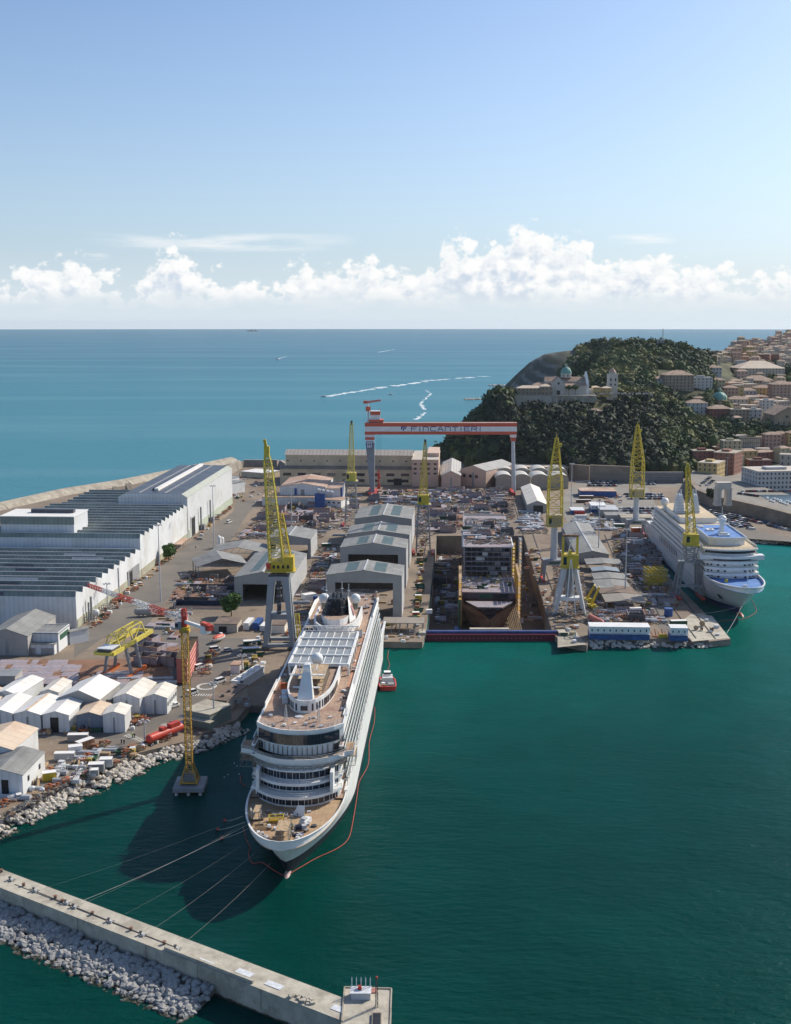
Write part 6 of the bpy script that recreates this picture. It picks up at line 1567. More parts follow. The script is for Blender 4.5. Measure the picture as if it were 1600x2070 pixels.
# aft decks
for k, (z, sb) in enumerate(((32.6,203),(28.6,207),(25.6,210),(22.8,214),(19.9,218),(16.9,222))):
    if k: mb1(S1, 'aft_terrace', lambda b: b.prism(outline(198,.5,12.4-.2*k,sb,aft=5), z-3, z, shipw, deckb))
mb1(S1, 'aft_screen', lambda b: [b.add([(sg*12.9,168,32.6),(sg*13.2,190,32.6),(sg*11.2,205,32.6),(sg*11.2,205,34.0),(sg*13.2,190,34.4),(sg*12.9,168,34.4)],[(0,1,4,5),(1,2,3,4)],white) for sg in (1,-1)])
mb1(S1, 'aft_railing', lambda b: rail(b, [(-11.2,205),(-4,207),(4,207),(11.2,205)], 32.6, 1.2, lgrey, 1.5, .09))
mb1(S1, 'windscreen', lambda b: [b.bx(sg*12.5-.1,sg*12.5+.1,56,80,32.6,34.6,white) for sg in (1,-1)])
# things lying on the decks of the ship: its own loose gear, each a thing
def deckpt(x, y, z):
    C, S = math.cos(sz), math.sin(sz); return Vector((-30.4+x*C-y*S, 286.5+x*S+y*C, z))
MISC = []
def simple(name, label, cat, p, rz, fn, grp=None):
    b = MB(); fn(b); o = b.build(name, None, p, rz); return tag(o, label, cat, grp)
simple('timber_crate','open brown timber crate on the foredeck near the left rail','crate',deckpt(-7.6,13,13.02),.3,lambda b:(b.bx(-1.4,1.4,-.9,.9,0,.2,wood),b.bx(-1.4,-1.25,-.9,.9,.2,1.2,wood),b.bx(1.25,1.4,-.9,.9,.2,1.2,wood),b.bx(-1.25,1.25,-.9,-.75,.2,1.2,wood),b.bx(-1.25,1.25,.75,.9,.2,1.2,wood)))
simple('yellow_frame','yellow steel frame on the foredeck beside the timber crate','frame',deckpt(-3.6,18,13.02),.1,lambda b:[b.bar(p,q,.22,yellow) for p,q in (((-2,-1,0),(-2,-1,1.7)),((2,-1,0),(2,-1,1.7)),((-2,1,0),(-2,1,1.7)),((2,1,0),(2,1,1.7)),((-2,-1,1.7),(2,-1,1.7)),((-2,1,1.7),(2,1,1.7)),((-2,-1,.9),(2,-1,.9)),((-2,-1,1.7),(-2,1,1.7)),((2,-1,1.7),(2,1,1.7)))]+[b.bx(-1.8,1.8,-.8,.8,0,.7,ochre)])
simple('winch','green drum winch in the middle of the foredeck','winch',deckpt(.4,13.4,13.02),0,lambda b:(b.cyl((-.9,0,.8),(.9,0,.8),.8,.8,greenp,12),b.bx(-1.2,-.9,-.7,.7,0,1.4,greenp),b.bx(.9,1.2,-.7,.7,0,1.4,greenp)))
simple('winch','dark mooring winch right of the green one on the foredeck','winch',deckpt(3.2,13.2,13.02),.2,lambda b:(b.cyl((-.9,0,.8),(.9,0,.8),.7,.7,navy,12),b.bx(-1.2,-.9,-.7,.7,0,1.4,steel),b.bx(.9,2.2,-.6,.6,0,1.3,lgrey)))
simple('leaning_board','leaning white panel on the foredeck near the front wall','panel',deckpt(2.0,22,13.02),-.4,lambda b:(b.add([(-1.8,0,0),(1.8,0,0),(1.6,1,3),(-.6,1,2.8),(-1.8,.2,0.1),(1.8,.2,.1)],[(0,1,2,3),(3,2,5,4)],white)))
simple('white_locker','white locker unit on the foredeck right of the leaning panel','locker',deckpt(4.6,17.5,13.02),-.5,lambda b:(b.bx(-.9,.9,-1.8,1.8,0,1.3,white),b.bx(-.7,.7,-1.4,0,1.3,1.9,lgrey)))
simple('cable_coil','dark coiled hawser on the foredeck right of the winches','coil',deckpt(7.2,15.5,13.02),0,lambda b:[b.cyl((0,0,z*.12),(0,0,z*.12+.1),.9-.05*z,.9-.05*z,steeld,12) for z in range(4)])
simple('tarp_heap','blue dark tarpaulin heap beside the foredeck scaffold','heap',deckpt(3.2,9.5,13.02),.3,lambda b:(b.sph((0,0,0),1.2,navy,9,6,.5,0,.5),b.sph((1.2,.4,0),.8,bluep,9,6,.5,0,.5)))
simple('windlass','grey anchor windlass by the left rail of the foredeck','windlass',deckpt(-9.3,20,13.02),.2,lambda b:(b.cyl((-1.2,0,1.2),(1.2,0,1.2),1.2,1.2,steel,14),b.bx(-1.6,1.6,-1.8,1.8,0,.6,steeld),b.bx(-1.8,-1.4,-1.5,1.5,.6,2.6,concl)))
simple('aerial_lift','small orange aerial lift on the left of the top deck','lift',deckpt(-9.4,74,32.65),.2,lambda b:(b.bx(-1.2,1.2,-1.5,1.5,.4,2.0,orangep),b.bx(-1.0,1.0,-1.2,-.2,2.0,2.8,orangep),b.bar((0,1,2),(4,6,3.6),.4,greenp)))
simple('stacked_units','stack of blue white units beside the forward house on the top deck','units',deckpt(-7.8,66,32.65),.1,lambda b:[b.bx(-1,1,y,y+1.6,0,1.6+.2*(y%3),tarp) or b.bx(-1.05,1.05,y+.3,y+1.2,.4,1.2,bluep) for y in (-5,-3,-1,1,3)])
for i, (x, y, lb) in enumerate([(9.6,140,'white square deck cabin right of the aft house'),(-9.4,142,'dark open deck cabin left of the aft house')]):
    simple('deck_cabin', lb, 'cabin', deckpt(x,y,32.65), 0, lambda b: (b.bx(-1.4,1.4,-1.4,1.4,0,3,white if i == 0 else steeld), b.bx(-1.6,1.6,-1.6,1.6,3,3.15,wood)))
for i, (x, y, lb) in enumerate([(-4.6,45.5,'white lattice test mast left on the front of the top deck'),(5.2,45.5,'white lattice test mast right on the front of the top deck')]):
    simple('lattice_pole', lb, 'mast', deckpt(x,y,32.65), 0, lambda b: b.lattice((0,0,0),(0,0,5),1.0,.2,6,lgrey,.1,.06))
simple('round_hatch','round white dish cover on the deck in front of the forward house','cover',deckpt(-1.2,49,32.65),0,lambda b:(b.cyl((0,0,0),(0,0,.25),1.3,1.2,lgrey,16)))
r = random.Random(20)
for i in range(190):
    y = r.uniform(40,200); x = r.uniform(-11.8,11.8)
    zz_ = 32.65; wh = 'ship\'s unfinished top deck'
    if i >= 150: y = r.uniform(7,25); x = r.uniform(-1,.7)*min(11, w1(y,1)*.8); zz_ = 13.02; wh = 'foredeck of the nearest ship'
    if 50 < y < 96 and abs(x) < 8.6: continue
    if i < 150 and y < 46 and abs(x) > 8: continue
    if 88 < y < 136 and abs(x) < 10.8: continue
    if 134 < y < 170 and abs(x) < 9.6: continue
    k = r.choice([0,1,2,3])
    nm, lb = [('deck_pallet','small timber pallet load on the ship\'s unfinished top deck'),('deck_drum','small pale drum on the ship\'s unfinished top deck'),('deck_box','small steel box on the ship\'s unfinished top deck'),('insulation_roll','pale insulation roll on the ship\'s unfinished top deck')][k]
    lb = lb.replace('ship\'s unfinished top deck', wh)
    simple(nm, lb, nm.split('_')[1], deckpt(x,y,zz_), r.uniform(0,3), [lambda b:(b.bx(-.6,.6,-.5,.5,0,.15,wood),b.bx(-.5,.5,-.4,.4,.15,.7,tarp)),lambda b:b.cyl((0,0,0),(0,0,.9),.35,.35,lgrey,10),lambda b:(b.bx(-.6,.6,-.4,.4,0,.6,rust),b.bx(-.65,.65,-.45,.45,.6,.68,steel)),lambda b:b.cyl((-.6,0,.3),(.6,0,.3),.3,.3,white,8)][k], lb+'s')
# ---- second ship
S2 = thing('cruise_ship', 'finished white cruise ship with blue top deck and twin funnels moored on the right', 'cruise ship', (178.4, 570, 0), -math.atan(.035))
bluboot = mat('boot_blue', (.015,.03,.09), .4, .1)
hl2 = mat('silver_white_hull', (.62,.61,.60), .35, .04, .1)
w2, bz2 = hull(S2, 214, 29, 16.0, hl2, bluboot, 20, 1.6, 1.6, name='hull')
mb1(S2, 'bulbous_bow', lambda b: (b.sph((0,0,0),1.0,mat('bulb_red',(.35,.12,.09),.5,.15),14,10), setattr(b,'v',[(x*1.7,y*6+17.0,z*2.2-1.0) for x,y,z in b.v])), smooth=True)
def dp2(s0, s1, ins=.5, n=20):
    R = [(max(.05,w2(s0+(s1-s0)*i/n,1)-ins), s0+(s1-s0)*i/n) for i in range(n+1)]; return [(-x,y) for x,y in reversed(R)]+R
mb1(S2, 'foredeck', lambda b: b.prism(dp2(1,36), 15.0, 15.2, deckblue))
mb1(S2, 'main_deck', lambda b: b.prism(dp2(36,213), 15.7, 16.0, shipw))
def bul2(b):
    P = [(w2(s,1), s) for s in [0,1,2,4,6,9,12,16,20,25,30,34,40]]
    for sg in (1,-1):
        for (xa, sa), (xb, sb) in zip(P, P[1:]):
            za, zb_ = 16+bz2(sa), 16+bz2(sb); b.add([(sg*xa,sa,za),(sg*xb,sb,zb_),(sg*xb*1.01,sb,zb_+.7),(sg*xa*1.01,sa,za+.7),(sg*max(0,xb-.5),sb+.3,zb_+.7),(sg*max(0,xa-.5),sa+.3,za+.7),(sg*max(0,xb-.5),sb+.3,15),(sg*max(0,xa-.5),sa+.3,15)],[(0,1,2,3),(3,2,4,5),(5,4,6,7)],shipw)
mb1(S2, 'bulwark', bul2)
LV = [(15.2,18.2,33),(18.2,21.2,34),(21.2,24.2,35),(24.2,27.2,34),(27.2,30.4,36.5)]
for k, (a_, c_, sf) in enumerate(LV):
    mb1(S2, 'deckhouse', lambda b: b.prism(outline(sf+2.0,4.5,13.4,196-3*k), a_, c_-.6, shipw))
    mb1(S2, 'deck_band', lambda b: b.prism(outline(sf,4.5,14.9 if k==3 else 14.4,198-3*k), c_-1.4 if k<4 else c_-.6, c_, shipw))
wg = MB(); wg.bx(-.62,.62,-.1,.1,0,1.3,win_b); wgm = wg.mesh('window')
for k, (a_, c_, sf) in enumerate(LV):
    if k in (3,4):
        for i in range(22):
            t = -.95+1.9*i/21; x, y = arcpt(sf+2,4.5,13.4,t); x2, y2 = arcpt(sf+2,4.5,13.4,t+.01); inst('window', wgm, S2, (x,y-.06,a_+(.25 if k == 3 else .7)), math.atan2(y2-y,x2-x))
    else:
        for t in (-.9,-.78,-.55,.1 if k == 0 else -.3,.5,.7,.84): x, y = arcpt(sf+2,4.5,13.4,t); inst('window', wgm, S2, (x,y-.06,a_+.3))
mb1(S2, 'bridge_wing', lambda b: b.bx(-17,17,38,43,24.9,27.3,shipw))
# side balconies
for k, (a_, c_, sf) in enumerate(LV):
    for sg in (-1,1):
        d_ = MB(); xo = 14.4
        for i in range(34): y = 45+i*4.3; d_.bx(min(sg*13.3,sg*xo),max(sg*13.3,sg*xo),y,y+.14,a_,c_-.6,shipw); d_.bx(sg*13.45-.05,sg*13.45+.05,y+.5,y+3.8,a_+.1,c_-.9,win_b)
        d_.build('balcony_divider', S2)
        mb1(S2, 'side_railing', lambda b: (b.bx(min(sg*14.35,sg*14.45),max(sg*14.35,sg*14.45),42,194-3*k,a_+.1,a_+1.0,lgrey)))
ph = MB(); ph.cyl((0,0,0),(0.05,0,0),.35,.35,win_b,8); phm = ph.mesh('porthole')
for i in range(36): y = 48+i*4; inst('porthole', phm, S2, (-14.56,y,9.5))
for i in range(20): y = 62+i*6; inst('porthole', phm, S2, (-14.56,y,6.2))
# abstract streaks painted along the left flank aft, and the swirl by the bow
mk = mat('flank_mark', (.05,.06,.09), .5, .2); mk2 = mat('flank_mark_red', (.4,.05,.04), .5, .1)
def marks(b):
    r = random.Random(6)
    for i in range(11):
        y = 108+i*5.2; b.add([(-14.62,y,11.5+r.uniform(-.5,.5)),(-14.62,y+1.6,11.5),(-14.62,y+3.2,15.2),(-14.62,y+1.2,15.6)],[(3,2,1,0)],mk2 if i in (6,) else mk)
mb1(S2, 'flank_emblem', marks)
def swirl(b):
    for (y0, z0, y1, z1) in ((34,9.5,42,11.8),(42,11.8,47,10.2),(36,8.4,40,9.4),(46,12,52,9),(40,8,46,8.2)):
        xw_ = lambda y, z: -(w2(y,z/16)+.08)
        b.bar((xw_(y0,z0),y0,z0),(xw_(y1,z1),y1,z1),.22,lgrey)
mb1(S2, 'bow_emblem', swirl)
mb1(S2, 'anchor_pocket', lambda b: b.add([(-(w2(24,.45)+.1),24,6.4),(-(w2(27,.45)+.1),27,6.4),(-(w2(27.5,.58)+.1),27.5,8.6),(-(w2(25,.58)+.1),25,8.8)],[(3,2,1,0)],dark))
td = 30.4
mb1(S2, 'top_deck', lambda b: b.prism(outline(36.7,4.5,14.1,186), td, td+.15, shipw, mat('tan_deck',(.52,.42,.28),.8,.08,.6)))
rp = outline(36.5,4.5,14.3,186)
mb1(S2, 'railing', lambda b: rail(b, rp[1:-1], td+.1, 1.2, lgrey, 1.6, .1)); mb1(S2, 'side_screen', lambda b: [b.bx(min(sg*14.2,sg*14.35),max(sg*14.2,sg*14.35),44,180,td,td+1.2,white) for sg in (1,-1)])
mb1(S2, 'sun_house', lambda b: b.prism(outline(48,3,9.6,92), td+.15, td+3.4, shipw))
mb1(S2, 'sun_deck', lambda b: b.prism(outline(47.4,3,10.2,92.5), td+3.4, td+3.8, shipw, deckblue))
rp2 = outline(47.2,3,10.4,92.5)
mb1(S2, 'sun_deck_rim', lambda b: [b.add([(p[0],p[1],td+3.4),(q[0],q[1],td+3.4),(q[0],q[1],td+4.7),(p[0],p[1],td+4.7),(p[0]*.97,p[1]+.3,td+4.7),(q[0]*.97,q[1]+.3,td+4.7),(q[0]*.97,q[1]+.3,td+3.8),(p[0]*.97,p[1]+.3,td+3.8)],[(0,1,2,3),(3,2,5,4),(4,5,6,7)],white) for p, q in zip(rp2, rp2[1:])])
def mast2(b):
    b.bx(-1.4,1.4,62,66,td+3.8,td+5.4,white); b.add([(-1.2,62,td+5.4),(1.2,62,td+5.4),(1.2,65,td+5.4),(-1.2,65,td+5.4),(-.6,63,td+12.5),(.6,63,td+12.5),(.6,64.5,td+12.5),(-.6,64.5,td+12.5)],[(4,5,6,7),(0,1,5,4),(1,2,6,5),(2,3,7,6),(3,0,4,7)],white)
    b.bx(-4,4,63,64,td+9.6,td+9.9,white); b.bx(-2.4,2.4,62.6,63.4,td+11.6,td+11.9,white)
    for x in (-3.8,-2,2,3.8): b.bar((x,63.5,td+9.9),(x,63.5,td+12),.16,white)
    b.bar((0,64,td+12.5),(0,64,td+19),.25,white); b.bar((-1.2,64,td+15),(1.2,64,td+15),.16,white)
mb1(S2, 'mast', mast2)
mb1(S2, 'deck_unit', lambda b: (b.bx(-3,3,56,60,td+3.8,td+4.8,white), b.bx(-2,2,57,59,td+4.8,td+5.5,lgrey)))
mb1(S2, 'deck_unit', lambda b: (b.bx(-6,-1.8,72,76,td+3.8,td+4.7,white), b.bx(-4,-3,73,75,td+4.7,td+5.2,lgrey)))
mb1(S2, 'deck_unit', lambda b: (b.bx(-8,-5.5,82,88,td+3.8,td+4.5,white), b.bx(-7.5,-6,83,87,td+4.5,td+4.8,lgrey)))
for x, y, z, rr in ((-10.0,98,td+5.6,2.3),(5.2,84,td+8.6,2.4),(-11.5,166,td+6.0,2.6)):
    mb1(S2, 'radome', lambda b: b.sph((x,y,z),rr,white,18,12), smooth=True); mb1(S2, 'radome_base', lambda b: b.cyl((x,y,td),(x,y,z-rr*.8),.7,.9,white,8))
mb1(S2, 'deckhouse', lambda b: b.prism(outline(118,2,11,176), td+.15, td+3.6, shipw, mat('tan_deck',(.5,.4,.28),.8,.1)))
for sg in (-1,1):
    def fn(b):
        cx = -6.8+sg*5.2 if sg < 0 else 2.6; cx = sg*4.6-3.0
        b.add([(cx-2.6,136,td+3.6),(cx+2.6,136,td+3.6),(cx+2.6,146,td+3.6),(cx-2.6,146,td+3.6),(cx-1.4,139,td+14.5),(cx+1.4,139,td+14.5),(cx+1.4,144,td+14.5),(cx-1.4,144,td+14.5)],[(4,5,6,7),(0,1,5,4),(1,2,6,5),(2,3,7,6),(3,0,4,7)],white)
        for k in range(6): z = td+4.6+k*1.7; b.bx(cx-2.9+k*.2,cx+2.9-k*.2,135.6+k*.45,136.0+k*.45,z,z+.25,lgrey)
        for x in (-.8,.8): b.cyl((cx+x,141,td+14.5),(cx+x,141,td+17.5),.5,.5,lgrey,8)
    mb1(S2, 'funnel', fn)
for k in range(1,6): mb1(S2, 'aft_terrace', lambda b: b.prism(outline(180,.5,14.0-.3*k,186+5*k,aft=5), td-3*k-3, td-3*k, shipw))
simple('deck_buoy','yellow buoy on the blue foredeck of the moored white ship','buoy',S2.matrix_world@Vector((0,0,0))+Vector((173.6-0,596,15.3)),0,lambda b:(b.cyl((0,0,0),(0,0,1.2),.9,.9,yellow,12),b.sph((0,0,1.2),.9,yellow,10,6,.6,0,.5)))
simple('mast_pole','white signal pole standing on the blue foredeck','pole',Vector((183,590,15.3)),0,lambda b:(b.bar((0,0,0),(0,0,8),.25,white),b.bx(-.7,.7,-.1,.1,6,6.3,white)))
simple('windlass','white windlass on the blue foredeck near the bow','windlass',Vector((180,584,15.3)),0,lambda b:(b.cyl((-1,0,.7),(1,0,.7),.7,.7,white,12),b.bx(-1.4,1.4,-1,1,0,.4,lgrey)))
# ---- hull under construction in the dock
SB = thing('ship_hull', 'unfinished ship hull with open decks standing in the building dock', 'ship hull', (50.5, 0, -9), 0)
SB.location = (48.2, 574, -9); SB.rotation_euler = (0,0,-math.atan(.055))
def bowh(b):
    N = 12; V = []; zs = [0.6,4,8,12,14.5]
    for i in range(N+1):
        s = 7+i/N*23
        for k, z in enumerate(zs):
            f = z/14.5; s0 = 12*(1-f)**.7+(-2 if 0 else 0); x = max(0,(s-s0)/(34-16*f)); w = 14.2*math.sin(math.pi/2*min(1,x))**.8 if x > 0 else .15; V.append((w,max(s,s0),z))
        for k, z in enumerate(zs):
            f = z/14.5; s0 = 12*(1-f)**.7; x = max(0,(s-s0)/(34-16*f)); w = 14.2*math.sin(math.pi/2*min(1,x))**.8 if x > 0 else .15; V.append((-w,max(s,s0),z))
    n = len(zs); F = []
    for i in range(N):
        a, c = i*2*n, (i+1)*2*n
        for k in range(n-1): F.append((a+k,c+k,c+k+1,a+k+1)); F.append((a+n+k+1,c+n+k+1,c+n+k,a+n+k))
    b.add(V, F, mat('hull_primer',(.23,.13,.09),.8,.25,.2,(.32,.25,.18),.6,.1))
mb1(SB, 'bow', bowh)
mb1(SB, 'hull_side', lambda b: b.bx(-14.2,14.2,30.2,205,.6,14.0,mat('hull_primer',(.2,.1,.07))))
def dk_(b, x0, x1, y0, y1, z, th=.5): b.bx(x0,x1,y0,y1,z-th,z,mauve)
for zf in (4,7,10): mb1(SB, 'floor_plate', lambda b: b.prism([(-2.5,12),(2.5,12),(6,22),(-6,22)],zf-.3,zf,steeld,mauve))
mb1(SB, 'deck', lambda b: b.prism([(-6.5,9),(6.5,9),(12.5,22),(-12.5,22)],13.2,14.0,steeld,mauve))
mb1(SB, 'deck', lambda b: dk_(b,-14.3,14.3,26,64,18.0,.6))
mb1(SB, 'forward_bulkhead', lambda b: (b.bx(-13.9,13.9,27,27.6,14.0,17.4,mat('bulkhead_dark',(.10,.07,.09),.8,.3,.6)), b.bx(-5,1.5,26.9,27.02,14.4,16.9,greenp), b.bx(2,10,26.9,27.02,14.4,16.9,dark)))
# open floors of the cut through section, one above the other
for k in range(6):
    z = 18.2+k*2.75
    mb1(SB, 'floor_plate', lambda b: dk_(b,-13.4,13.4,66,190 if k<5 else 168,z+2.6,.35), 'open deck floor in shade')
mb1(SB, 'core_wall', lambda b: b.bx(-12.4,12.4,72,188,18,33.6,steeld))
mb1(SB, 'side_wall', lambda b: [b.bx(min(sg*12.9,sg*13.4),max(sg*12.9,sg*13.4),66,189,18,34.2,mauve) for sg in (1,-1)])
r = random.Random(12)
for k in range(6):
    for i in range(9):
        q = MB(); x = -12.2+i*3.05; z = 18.3+k*2.75; q.bx(x-.12,x+.12,66.4,66.8,z,z+2.2,steel); q.build('column', SB)
    for i in range(3):
        if r.random() < .7:
            q = MB(); x = r.uniform(-11,8); z = 18.3+k*2.75; q.bx(x,x+r.uniform(2.5,5),67.5,69,z,z+1.9,r.choice([lgrey,tarp,steel])); q.build('cabin_module', SB)
mb1(SB, 'top_plate', lambda b: (dk_(b,-13.8,13.8,65,170,34.8,.6), b.bx(-2.2,2.2,78,86,34.81,34.9,dark), b.bx(-2.6,-2.2,77.6,86.4,34.8,35.1,mauve), b.bx(2.2,2.6,77.6,86.4,34.8,35.1,mauve)))
mb1(SB, 'side_flange', lambda b: [b.add([(sg*13.8,66,34.9),(sg*13.8,120,34.9),(sg*14.6,120,34.0),(sg*14.6,66,34.0)],[(0,1,2,3)],lgrey) for sg in (1,-1)])
mb1(SB, 'aft_block', lambda b: (dk_(b,-13,13,172,198,27,.6), b.bx(-12.5,12.5,173,197,14,26.4,steeld)))
# scaffold towers round it, as parts of the yard
for i, (x, y, L_, H_, lb, cl) in enumerate([(-16.2,20,34,27,'tall yellow brown scaffold along the left side of the unfinished hull',ochre),(15.0,24,36,27,'tall brown scaffold along the right side of the unfinished hull bow',ochre),(18.5,82,10,36,'grey scaffold stair tower between hull and dock wall',steel),(15.0,90,8,32,'yellow ladder tower at the side of the open hull section',yellow)]):
    root = thing('scaffold_tower', lb, 'scaffold', SB.matrix_world.translation+Vector((0,0,0)), 0)
    root.location = (48.2+x+.055*y, 574+y, -9); root.rotation_euler = (0,0,-.055)
    q = MB(); n = max(2, int(L_/4)); 
    for k in range(n+1):
        for xx in (0,1.6): q.bar((xx,L_*k/n,0),(xx,L_*k/n,H_),.28,cl)
    for k in range(int(H_/2.2)):
        z = (k+1)*2.2; q.bx(0,1.6,0,L_,z-.15,z,wood if k%3 else cl)
        for xx in (0,1.6): q.bar((xx,0,z),(xx,L_,z),.15,cl)
    q.build('frame', root)
root = thing('shoring_frame', 'rows of timber shores leaning under the right side of the bow in the dock', 'shores', (48.2, 574, -9), -.055)
for k in range(11):
    q = MB(); q.bar((17-k*.95,4+k*1.9,0),(13.6-k*.85,16+k*1.0,12.5-k*.75),.6,wood); q.bar((17.6-k*.95,4+k*1.9,0),(8-k*.5,3+k*.6,.4),.45,wood); q.build('shore', root)
root = thing('hull_cradle', 'green and blue steel cradle left of the unfinished bow in the dock', 'cradle', (32, 583, -9))
q = MB(); q.bx(-1.5,1.5,-3,3,0,3,bluep); q.build('base', root); q = MB(); q.bar((1,0,3),(1,0,18),1.0,greenp); q.build('mast', root)
# dock gate
root = thing('dock_gate', 'long dark red and blue floating dock gate closing the building dock', 'dock gate', (45.3, 539.5, 0), 0)
b = MB(); b.bx(-31.5,33.0,-3,3,-9,3.2,mat('gate_red',(.13,.012,.025),.5,.15,.1,(.09,.015,.02),.4,.1)); b.build('caisson', root)
b = MB(); b.bx(-30.8,32.2,-1.0,1.2,3.2,4.3,mat('gate_blue',(.03,.06,.20),.6,.2,.3)); b.build('upper_deck', root)
for i in range(26):
    q = MB(); q.sph((-26+i*2.0,-3.03,1.4),.16,lgrey,6,4); q.build('draft_mark', root)
for x in (-32.6, 34.2):
    q = MB(); q.bx(x-1.8,x+1.8,-3.2,2.6,1.4,4.2,concl); q.build('gate_seat', root)
b = MB(); b.bx(-9.5,9.5,3.4,6.2,-8,4.2,concl); b.build('pale_walkway', root)
# ---------------------------------------------------------------- town on the hill
winm = mat('town_window', (.05,.05,.055), .4, .4)
_wc = {}
def wmesh(w, hh):
    k = (round(w,1), round(hh,1))
    if k not in _wc: q = MB(); q.bx(-w/2,w/2,-.10,.05,0,hh,winm); _wc[k] = q.mesh('window')
    return _wc[k]
def bld(x0, x1, yb, yt, wm, rm, roof, label, depth=None, rot=0.0, fl=None, name='town_house', cat='building', rh=None, d0=1000, z_=None, nwin=None, par=None, group=None):
    """x0,x1 left and right column, yb base row, yt eave row"""
    p = hit((x0+x1)/2, yb, d0) if z_ is None else at((x0+x1)/2, yb, z_)
    dist = (p-Vector((0,0,CAMH))).length; k = dist/FPX
    W = (x1-x0)*k/math.cos(rot)*1.0; H = (yb-yt)*k*1.02; D = depth or W*.7
    root = thing(name, label, cat, (p.x, p.y, p.z), rot, group)
    FOOT.append([(p.x-W/2-2,p.y-16),(p.x+W/2+2,p.y-16),(p.x+W/2,p.y+D),(p.x-W/2,p.y+D)])
    b = MB(); b.bx(-W/2,W/2,0,D,-10,H,wm); b.build('wall', root)
    b = MB()
    if roof == 'flat': b.bx(-W/2-.2,W/2+.2,-.2,D+.2,H,H+.5,rm); b.bx(-W/4,W/8,D*.3,D*.6,H+.5,H+2.6,wm)
    elif roof == 'hip':
        rr = rh or min(W,D)*.22; o = .7; i_ = min(W,D)*.48
        if W >= D: top = [(-W/2+i_,D/2,H+rr),(W/2-i_,D/2,H+rr)]
        else: top = [(0,i_,H+rr),(0,D-i_,H+rr)]
        b.add([(-W/2-o,-o,H),(W/2+o,-o,H),(W/2+o,D+o,H),(-W/2-o,D+o,H)]+top, ([(0,1,5,4),(1,2,5),(2,3,4,5),(3,0,4),(3,2,1,0)] if W >= D else [(0,1,4),(1,2,5,4),(2,3,5),(3,0,4,5),(3,2,1,0)]), rm)
    else:
        rr = rh or W*.2; b.add([(-W/2-.5,-.5,H),(W/2+.5,-.5,H),(W/2+.5,D+.5,H),(-W/2-.5,D+.5,H),(0,-.5,H+rr),(0,D+.5,H+rr)],[(0,1,4),(1,2,5,4),(2,3,5),(3,0,4,5)],rm)
    b.build('roof', root)
    fl = fl if fl is not None else max(1, int(H/3.6))
    if fl:
        n = nwin or max(2, int(W/4.2)); n = min(n, 14); ww = min(1.4, W/n*.42); dz = H/fl; me = wmesh(ww, dz*.48)
        for j in range(fl):
            for i in range(n): inst('window', me, root, (-W/2+W*(i+.5)/n, 0, j*dz+dz*.28))
        m2 = max(1, min(6, int(D/5)))
        for j in range(fl):
            for i in range(m2): inst('window', me, root, (W/2, D*(i+.5)/m2, j*dz+dz*.28), math.pi/2); 
            if rot < 0 or x0 > 800:
                for i in range(m2): inst('window', me, root, (-W/2, D*(i+.5)/m2, j*dz+dz*.28), -math.pi/2)
    return root, W, D, H
yel = mat('ochre_wall',(.52,.38,.17),.85,.1,.1); pinkw = mat('pink_wall',(.50,.32,.24),.85,.1,.1); whitew = mat('town_white',(.52,.51,.49),.8,.1,.1,(.4,.38,.36),.4,.06); redw = mat('red_wall',(.26,.10,.08),.85,.1,.1); pale_y = mat('pale_yellow_wall',(.50,.44,.28),.85,.1,.1)
